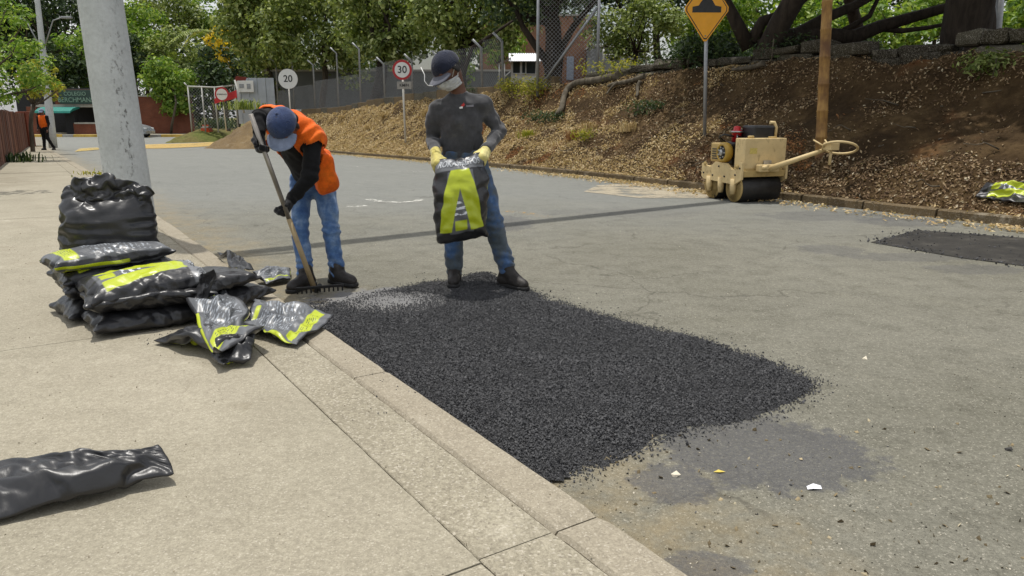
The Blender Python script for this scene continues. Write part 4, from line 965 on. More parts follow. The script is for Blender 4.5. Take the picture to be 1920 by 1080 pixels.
# ---- the man raking
J = dict(head=P(531, 238, 5.09), neck=P(540, 232, 5.22), chest=P(550, 250, 5.32), pelvis=P(584, 338, 5.62),
         shL=P(508, 222, 5.33), elL=P(487, 220, 5.13), wrL=P(485, 250, 5.045), shR=P(588, 262, 5.27), elR=P(582, 330, 5.20), wrR=P(546, 375, 5.17),
         hipL=P(563, 342, 5.63), hipR=P(608, 338, 5.66), knL=P(563, 432, 5.46), knR=P(621, 434, 5.52), anL=P(574, 520, 5.36), anR=P(633, 515, 5.46), toL=P(548, 548, 5.20), toR=P(660, 528, 5.36))
raker, gR, eR = figure('person', 'bent man in orange vest, black sleeves and blue jeans dragging a rake', J, dict(
    ground=.005, gzL=.003, gzR=.012, front=np.array([-.1, -.6, -.8]), face=(-.02, -.60, -.80), up=(-.05, -.80, .60), shirt=M_BLACKK, trousers=M_DENIM, gloves=M_KGLOVE, cap=(M_NAVY2, M_BRIM2),
    hdL=(.05, .0, -1), hnL=(.6, -.6, .1), htL=(-.5, -.75, .2), curlL=1.0, hdR=(-.45, -.35, -.75), hnR=(-.75, .3, .2), htR=(.25, -.9, .2), curlR=1.0,
    torso=(.135, .160, .70), hip=.14, leg=(.080, .058, .054), arm=(.052, .050, .038), hem=.13, fold=.007, cuff=-.04, tfold=.009, hs=1.04))
fr, ex, ez = eR['fr'], eR['ex'], eR['ez']; c0 = gR['chest']
VF = np.stack([ex, fr, ez], 1)
fl1 = P(606, 322, 5.42); fl1b = P(596, 268, 5.36); fl2 = P(517, 300, 5.22); fl2b = P(512, 250, 5.24)
def vest(p):
    base = smin(eR['torso'](p, .024), rc(p, gR['shL'], gR['shR'], .085, .085), .05)
    fa = nrm(fl1 - fl1b); n1 = nrm(np.cross(fa, np.array([.35, -.9, .1]))); F1 = np.stack([n1, np.cross(fa, n1), fa], 1)
    base = smin(base, rbox(p, fl1, (.080, .105, .15), F1, .05), .06)
    fb = nrm(fl2 - fl2b); n2 = nrm(np.cross(fb, np.array([-.3, -.9, .1]))); F2 = np.stack([n2, np.cross(fb, n2), fb], 1)
    base = smin(base, rbox(p, fl2, (.045, .06, .15), F2, .035), .05)
    base = base - .010 * vn(p * 8 + 1, 7) - .006 * vn(p * 19, 9) - .005 * np.sin((p @ ex) * 70 + 6 * vn(p * 5, 3))
    d = np.maximum(base, -(base + .013))
    q = (p - c0) @ VF                                                       # x across, y to the front, z towards the neck
    wdt = .085 + .10 * np.clip((.02 - q[:, 2]) / .45, 0, 1)
    d = np.maximum(d, np.where(q[:, 1] > .0, wdt - np.abs(q[:, 0] - .0), -1))              # open front
    d = np.maximum(d, -rc(p, gR['neck'] - ez * .02 + fr * .01, gR['neck'] + ez * .2 + fr * .05, .085, .12))         # neck
    for s_ in 'LR': d = np.maximum(d, -rc(p, gR['sh' + s_] * .88 + gR['el' + s_] * .12 + fr * .008, gR['el' + s_], .080, .085))
    d = np.maximum(d, -.42 - q[:, 2])
    return d
vs_ = sdf_obj('vest', vest, [gR[k] for k in ('pelvis', 'chest', 'neck', 'shL', 'shR')] + [fl1, fl2], .24, .0075, M_ORANGE, raker)
# ---- the far pedestrian
Yp = 38.0; b0 = G(88, 281.5, KZ); sc0 = lambda u, v, dy=0: P(u, v, b0[1] + dy)
hpx = FPX / b0[1]
def pj(x, z, dy=0): return np.array([b0[0] + x, b0[1] + dy, b0[2] + z])
J = dict(head=pj(0, 1.60), neck=pj(0, 1.43), chest=pj(0, 1.24), pelvis=pj(.01, .93), shL=pj(.19, 1.38), elL=pj(.25, 1.10, -.03), wrL=pj(.22, .86, -.12), shR=pj(-.19, 1.38), elR=pj(-.24, 1.10, .03), wrR=pj(-.2, .88, -.1),
         hipL=pj(.09, .90), hipR=pj(-.09, .90), knL=pj(.16, .50, -.1), knR=pj(-.07, .48, .02), anL=pj(.24, .10, .12), anR=pj(-.08, .09, -.02), toL=pj(.26, .03, 0), toR=pj(-.1, .03, -.15))
walker, gW, eW = figure('person', 'distant man in orange vest walking along the sidewalk by the lamp pole', J, dict(
    ground=float(b0[2]), front=np.array([0, -1, 0]), face=(0, -1, -.1), up=(0, 0, 1), shirt=M_BLACKK, trousers=M_BLACKK, gloves=None, cap=(M_BRIM2, M_BRIM2),
    hdL=(0, -.3, -1), hnL=(-1, 0, 0), htL=(0, -1, 0), curlL=.5, hdR=(0, -.3, -1), hnR=(1, 0, 0), htR=(0, -1, 0), curlR=.5, torso=(.15, .17, .66)), h=.014)
def vest2(p):
    d0 = eW['torso'](p, .014); d = np.maximum(d0, -(d0 + .02)); d = np.maximum(d, gW['pelvis'][2] - .02 - p[:, 2])
    for s_ in 'LR': d = np.maximum(d, -rc(p, gW['sh' + s_], gW['el' + s_], .075, .07))
    return np.maximum(d, p[:, 2] - gW['neck'][2] - .02)
sdf_obj('vest', vest2, [gW[k] for k in ('pelvis', 'chest', 'neck', 'shL', 'shR')], .2, .016, M_ORANGE, walker)
# ---- the rake (asphalt lute)
M_STEEL = simple('worn_tube', lin(150, 144, 136), .4, .2, 12, .2, 90, metal=.7); M_WOOD = simple('weathered_wood', lin(168, 148, 112), .8, .25, 9, .4, 70); M_IRON = simple('black_iron', (.014, .014, .014), .55, .3, 20)
a, b = P(470, 214, 4.965), P(592, 548, 5.235); mid = a * .42 + b * .58; hd = (G(565, 566) * .5 + G(640, 546) * .5)
rk = thing('asphalt_rake', 'long handled asphalt rake with a black toothed head held by the bent man', 'rake', (hd[0], hd[1], .02)); ro = np.array(rk.location)
mb = MB(); mb.tube([a - ro, mid - ro], .0155, 12); mb.build('upper_handle', M_STEEL, rk); mb = MB(); mb.tube([mid - (b - a) * .02 - ro, b - ro], [.0175, .019], 12); mb.build('lower_handle', M_WOOD, rk)
h0, h1 = P(556, 566, 5.06), P(645, 545, 5.14); h0[2] = .05; h1[2] = .06; dv = nrm(h1 - h0); nv = nrm(np.cross(dv, (0, 0, 1))); L_ = np.linalg.norm(h1 - h0); mm = (h0 + h1) / 2 - ro
Mx = Matrix(((dv[0], nv[0], 0, mm[0]), (dv[1], nv[1], 0, mm[1]), (dv[2], nv[2], 1, mm[2]), (0, 0, 0, 1))) @ Matrix.Rotation(R(-18), 4, 'X')
mb = MB(); mb.box((0, 0, .01), (L_, .010, .020), Mx, .003); mb.build('head', M_IRON, rk)
for k in range(11):
    mb = MB(); mb.prism([(-.0055, -.004), (.0055, -.004), (.0055, .004), (-.0055, .004)], -.032, .002, Mx @ Matrix.Translation(((k / 10 - .5) * (L_ - .02), 0, 0))); mb.build('tooth', M_IRON, rk)
mb = MB(); mb.tube([b - ro, (h0 + h1) / 2 - ro + np.array([0, 0, .02])], .016, 10); mb.build('socket', M_IRON, rk)
# ---- the bag held by its mouth
hl, hr = gT['wrL'] + nrm((-.25, -.75, -.45)) * .10, gT['wrR'] + nrm((.15, -.7, -.55)) * .10
ctr = (hl + hr) / 2 + np.array([0, 0, .03]); wx = nrm(hl - hr); dn = np.array([0, -.06, -1]); out = nrm(np.cross(wx, dn)); out = out if out[1] < 0 else -out; W_b = np.linalg.norm(hl - hr); WB, LB = W_b * 1.36, .53
def hm(sg):
    def f(u, v):
        s_ = 1 - v; wd = (W_b * 1.0 + (WB - W_b) * min(1, s_ * 3)) * (1 - .22 * s_ ** 2); b_ = math.sin(math.pi * u) ** .55 * (.15 + .85 * min(1, s_ * 2.2)) * (1 if s_ < .9 else max(0, (1 - s_) / .1)) ** .5
        return ctr + wx * (u - .5) * wd + nrm(dn) * (s_ * LB - .012) + out * (sg * (.085 * b_ + .003) + .012 * mnoise.noise(Vector((u * 6, v * 8, 3))) + .03 * s_)
    return f
me, top = bag_mesh(hm(1), hm(-1), 26, 36)
pins = [top[k, 36 - j] for k in (0, 1, 2, 24, 25, 26) for j in (0, 1)]
ne = cloth(me, 14, pins, 3.5, -.15, .004, 20, None, False, 1.0, 1); at = ctr + nrm(dn) * LB; n = len(ne.vertices); V = np.zeros(n * 3, np.float32); ne.vertices.foreach_get('co', V); V = V.reshape(-1, 3).astype(float); Nn = np.zeros(n * 3, np.float32); ne.vertices.foreach_get('normal', Nn); V = V + Nn.reshape(-1, 3) * (m_crease((V - at) * np.array([1.2, 1, 1.2]), 91) * .11)[:, None]; ne.vertices.foreach_set('co', V.astype(np.float32).ravel()); ne.update(); centre(ne, at)
hb = link_mesh('held_bag', ne, [M_BAGF, M_BAGB]); hb.location = at; print_on(hb, 'ROKASFALTOS', .5, .895, .80, M_INK); tag(hb, 'black bag with a big lime letter A held open by the masked man', 'bag')
print('people', round(time.time() - T0, 1))

# ================================================================== THE ROLLER

def m_enamel(name, col):
    t = MT(name); v = t.oc; n = t.noise(6, 5, .6, v); c = t.ramp(n, [(.3, tuple(k * .86 for k in col)), (.7, tuple(min(1, k * 1.08) for k in col))])
    gr = t.smooth(t.noise(9, 7, .72, t.vec(v, (1, 1, .6))), .54, .68); X, Y, Z = t.xyz(v); c = t.mix(t.math('MULTIPLY', gr, .55), c, lin(104, 84, 54))
    ch = t.smooth(t.noise(38, 4, .7, v), .66, .70); c = t.mix(t.math('MULTIPLY', ch, .8), c, lin(70, 52, 38))
    tar = t.smooth(t.noise(14, 6, .7, t.vec(v, loc=(3, 3, 3))), .62, .68); c = t.mix(t.math('MULTIPLY', tar, t.smooth(Z, .5, .2)), c, lin(34, 31, 28))
    return t.bsdf(c, t.ramp(n, [(.3, .45), (.7, .7)]), t.bump(t.math('ADD', n, t.math('MULTIPLY', ch, -.4)), .2, .006))
M_CREAM = m_enamel('cream_enamel', lin(208, 184, 134)); M_CREAMD = m_enamel('tan_enamel', lin(178, 152, 96)); M_GOLD = simple('gold_casting', lin(172, 138, 52), .45, .2, 14, .3, 60)
M_DRUM = simple('drum_steel', lin(44, 42, 40), .5, .3, 10, .3, 60, metal=.4); M_BLK = simple('black_enamel', (.012, .012, .013), .4, .3, 12); M_RED = simple('red_enamel', lin(176, 30, 34), .4, .15, 14); M_SILV = simple('bright_metal', lin(176, 176, 174), .35, .15, 14, metal=.8)
c = G(1376, 379); ang = math.atan2(-.945, .326); ax_, ay_ = np.array([.326, -.945]), np.array([.945, .326])
og = np.array([*(c[:2] - ax_ * .28 + ay_ * .33), c[2]])
rl = thing('road_roller', 'cream walk-behind double drum roller parked against the far kerb', 'roller', og, rot=(0, 0, ang))
AXY = Matrix.Rotation(R(-90), 4, 'X')                      # lathe axis along local Y
def ytube(mb, x, z, y0, y1, r, n=32): mb.lathe([(r - .008, y0), (r, y0 + .008), (r, y1 - .008), (r - .008, y1)], n, Matrix.Translation((x, 0, z)) @ AXY)
for x in (-.28, .28):
    mb = MB(); ytube(mb, x, .2, -.33, .33, .2, 40); d_ = mb.build('drum', M_DRUM, rl)
    mb = MB(); mb.lathe([(.196, -.002), (.196, .012), (.165, .012), (.165, -.002)], 40, Matrix.Translation((x, -.343, .2)) @ AXY); mb.build('rim', M_CREAMD, d_)
    mb = MB(); mb.lathe([(.163, 0), (.163, .006), (.05, .006)], 32, Matrix.Translation((x, -.338, .2)) @ AXY); mb.build('end_plate', M_CREAMD, d_)
plate = [(-.5, .33), (-.45, .29), (.34, .26), (.5, .34), (.5, .58), (.43, .58), (.40, .49), (.27, .47), (.13, .55), (-.16, .56), (-.28, .48), (-.41, .50), (-.43, .54), (-.5, .52)]
for y in (-.395, .36):
    mb = MB(); mb.prism([(a, b) for a, b in plate], 0, .035, Matrix.Translation((0, y + .035, 0)) @ Matrix.Rotation(R(90), 4, 'X')); mb.build('side_plate', M_CREAM, rl)
for x in (-.30, 0.0, .30):
    mb = MB(); mb.tube([(x, -.375, .34), (x, -.378, .2), (x, -.375, .12)], [.052, .046, .034], 10); mb.build('yoke', M_CREAM, rl)
mb = MB(); mb.box((0, 0, .46), (.92, .68, .06), None, .01); mb.build('deck', M_CREAMD, rl)
mb = MB(); mb.box((.47, 0, .42), (.05, .70, .09), None, .008); mb.build('bumper', M_CREAMD, rl)
for x in (-.40, .40):
    mb = MB(); ytube(mb, x, .52, -.41, -.40, .035, 14); mb.build('bolt', M_CREAMD, rl)
mb = MB(); mb.box((.33, .03, .70), (.24, .70, .43), None, .012); hd = mb.build('water_tank', M_CREAM, rl)
mb = MB(); mb.lathe([(.045, .915), (.045, .945), (.03, .95)], 18, Matrix.Translation((.33, -.15, 0))); mb.build('filler_cap', M_CREAMD, hd); mb = MB(); mb.lathe([(.06, .915), (.06, .935)], 18, Matrix.Translation((.33, .22, 0))); mb.build('filler_cap', M_CREAMD, hd)
mb = MB(); mb.box((-.30, -.14, .69), (.26, .32, .28), None, .02); mb.build('engine_box', M_CREAMD, rl)
mb = MB(); mb.box((-.08, .03, .68), (.26, .5, .34), None, .03); mb.build('engine_block', M_BLK, rl)
mb = MB(); mb.lathe([(.02, 0), (.135, 0), (.150, .03), (.150, .085), (.125, .11), (.105, .115), (.100, .09), (.02, .09)], 32, Matrix.Translation((-.02, -.28, .70)) @ Matrix.Rotation(R(90), 4, 'X')); rs = mb.build('recoil_starter', M_GOLD, rl)
mb = MB(); mb.lathe([(.01, .0), (.098, 0), (.098, .012), (.06, .02), (.05, .03), (.01, .03)], 28, Matrix.Translation((-.02, -.365, .70)) @ Matrix.Rotation(R(90), 4, 'X')); mb.build('starter_cup', M_BLK, rs)
mb = MB(); mb.lathe([(.01, 0), (.045, 0), (.045, .016), (.01, .02)], 20, Matrix.Translation((-.02, -.392, .70)) @ Matrix.Rotation(R(90), 4, 'X')); mb.build('starter_hub', M_SILV, rs)
for k in range(7):
    a = 2 * math.pi * k / 7; mb = MB(); mb.box((.076 * math.cos(a), .076 * math.sin(a), .026), (.03, .02, .012), Matrix.Translation((-.02, -.365, .70)) @ Matrix.Rotation(R(90), 4, 'X')); mb.build('fin', M_SILV, rs)
mb = MB(); mb.box((.10, .14, .99), (.30, .36, .20), None, .03); mu = mb.build('air_cleaner', M_BLK, rl)
mb = MB(); mb.box((-.22, .12, .93), (.22, .24, .2), None, .03); mb.build('muffler', M_BLK, rl)
mb = MB(); mb.lathe([(.07, .84), (.07, .97), (.085, .98), (.085, 1.01), (.055, 1.02), (.05, 1.07), (.02, 1.08)], 22, Matrix.Translation((-.08, -.1, 0))); ft = mb.build('oil_filter', M_RED, rl)
mb = MB(); mb.lathe([(.094, .985), (.094, 1.008)], 22, Matrix.Translation((-.08, -.1, 0))); mb.build('collar', M_SILV, ft)
mb = MB(); mb.tube([(.20, .36, .90), (.20, .37, 1.06), (.19, .34, 1.13), (.17, .28, 1.13)], .026, 10); mb.build('lifting_hook', M_CREAM, rl)
mb = MB(); mb.box((.53, .02, .50), (.10, .34, .10), None, .012); mb.tube([(.50, -.12, .50), (.64, -.06, .52)], .03, 8); hb_ = mb.build('handle_bracket', M_CREAM, rl)
mb = MB(); mb.box((.462, .06, .57), (.02, .13, .06), None, .003); mb.build('data_plate', M_SILV, rl)
A0, A1 = Vector((.56, .02, .49)), Vector((1.02, .56, .77))
mb = MB(); mb.tube([A0, A0.lerp(A1, .5), A1], [.045, .036, .028], 10); hn = mb.build('handle_arm', M_CREAM, rl)
mb = MB(); pts = [A1 + Vector((-.05, 0, -.02))] + [A1 + Vector((.13 - .16 * math.cos(a) + .16 * math.sin(a), .14 - .16 * math.cos(a) - .16 * math.sin(a), .03 + .09 * math.sin(a))) for a in np.linspace(.5, 2 * math.pi - .5, 18)] + [A1 + Vector((-.05, 0, -.02))]
mb.tube(pts, .017, 8); mb.build('handle_loop', M_CREAM, hn)
mb = MB(); mb.box(tuple(A1 + Vector((.10, .02, .05))), (.16, .14, .10), None, .01); mb.build('control_box', M_CREAM, hn)
for dy, dx in ((-.10, -.12), (.08, -.10)):
    mb = MB(); mb.tube([A1 + Vector((.04, dy * .5, .05)), A1 + Vector((dx, dy, .13))], .011, 7); mb.build('lever', M_CREAM, hn)
mb = MB(); mb.tube([A1 + Vector((.10, .02, 0)), A1 + Vector((.10, .02, -.20))], .02, 8); mb.build('stand', M_CREAM, hn)

for (x, z) in ((-.44, .38), (-.2, .36), (.1, .36), (.36, .40), (-.05, .50), (.46, .50)):      # bolts, hoses, louvres and a warning plate
    mb = MB(); mb.lathe([(.014, 0), (.014, .012), (.006, .014)], 8, Matrix.Translation((x, -.394, z)) @ Matrix.Rotation(R(90), 4, 'X')); mb.build('bolt', M_BLK, rl)
for pts in ([(-.20, -.20, .83), (-.22, -.30, .92), (-.10, -.30, .96), (-.06, -.16, .93)], [(.02, .02, .86), (.10, -.22, .95), (.22, -.30, .92), (.24, -.28, .80)], [(-.40, -.10, .82), (-.44, -.16, .90), (-.34, -.2, .93)]):
    mb = MB(); mb.tube(pts, .013, 7); mb.build('hose', M_BLK, rl)
for k in range(5):
    mb = MB(); mb.box((-.30, -.303, .60 + .035 * k), (.17, .008, .014), None, .002); mb.build('louvre', M_BLK, rl)
mb = MB(); mb.box((.452, -.18, .74), (.006, .12, .08), None, .002); mb.build('warning_plate', simple('faded_sticker', lin(196, 176, 96), .6, .2, 30), rl)
mb = MB(); mb.box((.40, 0, .41), (.012, .60, .03), None, .003); mb.build('scraper', M_DRUM, rl)

# ================================================================== POLES, SIGNS, FENCES
def m_pole():
    t = MT('pole_concrete'); v = t.oc; n = t.noise(3, 5, .6, v); g = t.noise(30, 5, .7, v); X, Y, Z = t.xyz(v)
    c = t.ramp(n, [(.3, lin(186, 190, 190)), (.7, lin(208, 212, 212))])
    st = t.math('MULTIPLY', t.smooth(t.noise(26, 5, .75, t.vec(v, (1, 1, .55))), .53, .64), t.smooth(t.noise(1.8, 4, .6, t.vec(v, (4, 4, .35), loc=(2, 5, 1))), .45, .62))
    c = t.mix(t.math('MULTIPLY', st, .8), c, lin(84, 82, 78)); c = t.mix(t.smooth(g, .3, .7), t.mix(1, c, (.86, .86, .86), 'MULTIPLY'), c)
    return t.bsdf(c, .85, t.bump(t.math('SUBTRACT', g, t.math('MULTIPLY', st, .8)), .5, .008), spec=.25)
M_POLE = m_pole(); M_GALV = simple('galvanised', lin(150, 152, 154), .5, .15, 9, .15, 60, metal=.5); M_PWHITE = simple('white_post_paint', lin(196, 192, 182), .6, .15, 6)
p0, p1 = P(240, 345, 7.3), P(188, 0, 7.3); dirp = (p1 - p0) / (p1[2] - p0[2]); base = p0 + dirp * (KZ - p0[2]); topz = 9.2; top = base + dirp * (topz - KZ)
up_ = thing('utility_pole', 'thick grey concrete utility pole with pitted speckles behind the sacks', 'pole', base)
mb = MB(); hh_ = np.linspace(-.02, 1, 24); mb.tube([dirp * (topz - KZ) * a for a in hh_], [.205 - .06 * a for a in hh_], 36); mb.build('shaft', M_POLE, up_)
mb = MB(); mb.tube([dirp * 8.6 + np.array([-.9, -.5, 0]), dirp * 8.6 + np.array([.9, .5, 0])], .04, 8); cab = mb.build('crossarm', M_GALV, up_)
pole2 = copy_tree(up_); pole2.location = (20.4, 25.2, 2.2); pole2['label'] = 'concrete utility pole across the road carrying the overhead cables'
M_CABLE = simple('cable_rubber', (.02, .02, .02), .7)
for k, (dy, zz, rr) in enumerate(((0, 7.9, .105), (-.20, 7.6, .05))):
    a = np.array([base[0] + dirp[0] * zz - .05, 7.3 + dy, zz]); b = np.array([20.4, 25.2 + dy, zz + .2]); mb = MB()
    mb.tube([a + (b - a) * t_ + np.array([0, 0, -2.0 * .25 * 4 * t_ * (1 - t_)]) for t_ in np.linspace(0, 1, 20)], rr, 8)
    tag(mb.build('overhead_cable', M_CABLE), ('thick bundled overhead cable crossing the road above the workers', 'thin overhead cable strung beside the thick cable bundle')[k], 'cable')
# distant lamp pole
b0 = G(100, 277, KZ); t0_ = P(70, 0, b0[1]); dq = (t0_ - b0) / (t0_[2] - b0[2]); lp = thing('lamp_pole', 'tall pale lamp pole on the sidewalk beside the distant man', 'lamp pole', b0)
mb = MB(); mb.tube([dq * a for a in np.linspace(0, 7.5, 8)], [.19 - .012 * a for a in np.linspace(0, 7.5, 8)], 16); mb.build('shaft', M_POLE, lp)
for s_ in (-1, 1):
    mb = MB(); mb.tube([dq * 4.6 + np.array([s_ * .1, 0, 0]), dq * 5.3 + np.array([s_ * .42, 0, 0]), dq * 5.75 + np.array([s_ * .62, 0, 0]), dq * 5.9 + np.array([s_ * 1.1, 0, 0])], .028, 8); ar = mb.build('arm', M_GALV, lp)
    mb = MB(); q_ = dq * 5.88 + np.array([s_ * 1.25, 0, 0]); mb.box(tuple(q_), (.5, .16, .1), None, .03); mb.build('lamp_head', M_GALV, ar)
# signs
def text_mesh(s, size, M, name, mat, parent, bold=.012, ext=.003):
    cu = bpy.data.curves.new('t', 'FONT'); cu.body = s; cu.size = size; cu.align_x = 'CENTER'; cu.align_y = 'CENTER'; cu.extrude = ext; cu.offset = bold * size
    ob = bpy.data.objects.new('t', cu); COL.objects.link(ob); dg = bpy.context.evaluated_depsgraph_get(); dg.update(); me = bpy.data.meshes.new_from_object(ob.evaluated_get(dg)); bpy.data.objects.remove(ob)
    me.transform(M); return link_mesh(name, me, mat, parent)
FACE = Matrix.Rotation(R(90), 4, 'X')                       # text plane -> faces -Y
M_SW = simple('sign_white', lin(216, 216, 212), .45, .06, 6); M_SR = simple('sign_red', lin(172, 36, 40), .45, .12, 6); M_SY = simple('sign_yellow', lin(236, 164, 24), .45, .08, 5); M_SK = simple('sign_black', (.016, .016, .016), .5)
def round_sign(base, cu, cv, dpx, label, red, txt, tsz, postm, plate=None, yaw=0.0, post=.035):
    Yd = base[1]; c_ = P(cu, cv, Yd); r_s = px(dpx, Yd) / 2; sg = thing('road_sign', label, 'sign', base); o_ = c_ - base
    mb = MB(); mb.tube([(0, .02, -.1), tuple(o_ + np.array([0, .03, r_s * .6]))], post, 10); mb.build('post', postm, sg)
    T_ = Matrix.Translation(Vector(o_)) @ Matrix.Rotation(yaw, 4, 'Z'); mb = MB(); mb.lathe([(r_s, -.008), (r_s, .008)], 40, T_ @ FACE, False); dsc = mb.build('disc', M_SR if red else M_SW, sg)
    if red: mb = MB(); mb.lathe([(r_s * .77, .008), (r_s * .77, .012)], 36, T_ @ FACE, False); mb.build('face', M_SW, dsc)
    text_mesh(txt, r_s * tsz, T_ @ Matrix.Translation((0, -.014, 0)) @ FACE, 'lettering', M_SK, dsc)
    if plate:
        pc = P(plate[0], plate[1], Yd) - base; mb = MB(); mb.box(tuple(pc), (px(plate[2], Yd), .016, px(plate[3], Yd)), None, .004); pl_ = mb.build('plate', simple('grey_plate', lin(150, 146, 138), .6, .2, 8), sg)
        text_mesh('KM/H', px(7, Yd), Matrix.Translation(Vector(pc) + Vector((0, -.012, 0))) @ FACE, 'lettering', M_SK, pl_)
    return sg
round_sign(bank_hit(760, 268), 754, 131, 35, 'red ringed 30 speed sign with a small plate on the dry slope', True, '30', 1.0, M_PWHITE, (758, 160, 26, 13))
round_sign(bank_hit(548, 262), 540, 148, 35, 'plain white round 20 speed sign behind the bent man', False, '20', .95, M_PWHITE)
bs = P(424, 243, 45.0); round_sign(bs, 416, 177, 26, 'small red ringed sign with one word beside the sand pile', True, 'SOBREPASO', .26, M_PWHITE)
# yellow diamond
bd = bank_hit(1326, 257); Yd = bd[1]; sg = thing('warning_sign', 'yellow diamond speed bump sign on a steel post behind the roller', 'sign', bd)
cc = P(1325, 17, Yd) - bd; hw = px(41, Yd); hh2 = px(58, Yd)
mb = MB(); mb.tube([(0, .03, -.1), tuple(cc + np.array([0, .03, .2]))], .035, 8); mb.build('post', M_GALV, sg)
def diamond(k, y0, y1):
    a = .06; q = []
    for (x, z, x2, z2) in ((0, -1, 1, 0), (1, 0, 0, 1), (0, 1, -1, 0), (-1, 0, 0, -1)):
        q += [((x + (x2 - x) * a) * hw * k, (z + (z2 - z) * a) * hh2 * k), ((x2 + (x - x2) * a) * hw * k, (z2 + (z - z2) * a) * hh2 * k)]
    return q
TS = Matrix.Translation(Vector(cc)) @ FACE
mb = MB(); mb.prism(diamond(1.0, 0, 0), -.006, .006, TS); pan = mb.build('panel', M_SY, sg)
mb = MB(); mb.prism(diamond(.94, 0, 0), .006, .009, TS); mb.build('border', M_SK, pan); mb = MB(); mb.prism(diamond(.895, 0, 0), .009, .012, TS); mb.build('field', M_SY, pan)
bw = hw * .62; mb = MB(); z_ = -hh2 * .10
mb.prism([(-bw, z_), (bw, z_), (bw, z_ + .10), (bw * .58, z_ + .12), (bw * .36, z_ + .21), (bw * .2, z_ + .25), (-bw * .2, z_ + .25), (-bw * .36, z_ + .21), (-bw * .58, z_ + .12), (-bw, z_ + .10)], .012, .016, TS); mb.build('bump_symbol', M_SK, pan)
for zz in (-.78, .78): mb = MB(); mb.lathe([(.014, .012), (.014, .018)], 10, TS @ Matrix.Translation((0, hh2 * zz, 0))); mb.build('bolt', M_GALV, pan)
# bamboo post
bb = bank_hit(1536, 285); t1 = P(1553, -40, bb[1] + .15); b1_ = bb - np.array([0, 0, .15]); bm = thing('bamboo_post', 'thick weathered bamboo post rising from the leafy slope behind the roller', 'post', bb)
t = MT('dry_bamboo'); X, Y, Z = t.xyz(t.oc); nn = t.noise(5, 5, .6, t.vec(t.oc, (6, 6, 1))); M_BAM = t.bsdf(t.mix(t.smooth(t.noise(2.2, 4, .6, t.oc), .4, .65), t.ramp(nn, [(.3, lin(128, 92, 46)), (.7, lin(172, 134, 72))]), lin(98, 66, 36)), .7, t.bump(nn, .3, .01))
pts = []; rad = []; L_ = np.linalg.norm(t1 - b1_); k = 0.0
while k < 1:
    for dk, r_k in ((0, .087), (.012 / L_, .094), (.024 / L_, .085), (.2 / L_, .082)): pts.append(b1_ + (t1 - b1_) * min(1, k + dk) - bb); rad.append(r_k * (1 - .12 * k))
    k += .40 / L_
mb = MB(); mb.tube(pts, rad, 14); mb.build('stem', M_BAM, bm)
# brown board fence beside the sidewalk
A = G(0, 312, KZ); B = G(53, 274, KZ); df = nrm((B - A) * (1, 1, 0)); Lf = np.linalg.norm((B - A)[:2]); fe = thing('board_fence', 'brown upright board fence along the inner edge of the sidewalk', 'fence', A - df * 7); fo = np.array(fe.location)
M_BRD = [simple('brown_board', lin(*c_), .8, .25, 5, .3, 40) for c_ in ((112, 68, 50), (98, 58, 44), (126, 80, 58), (88, 54, 42))]
k = 0; d_ = -7.0; nrmf = np.array([-df[1], df[0], 0]); rf = random.Random(4)
while d_ < Lf - .3:
    w_ = .24 + .03 * rf.random(); q0 = A + df * (d_ + w_ / 2); zb = float(gz(q0[0], q0[1])) + KZ - .02; fr_ = np.clip(d_ / Lf, 0, 1); ht = 1.36 + .30 * fr_ + rf.uniform(-.03, .03)
    mb = MB(); Mx = Matrix(((df[0], nrmf[0], 0, q0[0] - fo[0]), (df[1], nrmf[1], 0, q0[1] - fo[1]), (0, 0, 1, zb - fo[2]), (0, 0, 0, 1)))
    mb.box((0, rf.uniform(-.012, .012), ht / 2), (w_ - .018, .025, ht), Mx, .004); mb.build('board', M_BRD[rf.randrange(4)], fe); d_ += w_
for zz in (.35, 1.1):
    mb = MB(); mb.tube([A - df * 7 + nrmf * .05 + np.array([0, 0, zz]) - fo, B + nrmf * .05 + np.array([0, 0, zz]) - fo], .035, 6); mb.build('rail', M_BRD[1], fe)
q = B + df * .1; mb = MB(); mb.box((q[0] - fo[0], q[1] - fo[1], q[2] - fo[2] + .85), (.5, .5, 1.75), None, .02); mb.build('end_pillar', simple('red_brown_render', lin(116, 58, 40), .85, .2, 4), fe)
st = thing('yellow_stay', 'leaning yellow steel stay against the end of the board fence', 'post', G(48, 271, KZ)); a_ = P(36, 226, st.location[1]) - np.array(st.location); mb = MB(); mb.tube([(0, 0, 0), tuple(a_)], .06, 8); mb.build('tube', simple('yellow_paint', lin(196, 160, 48), .6, .15, 6), st)

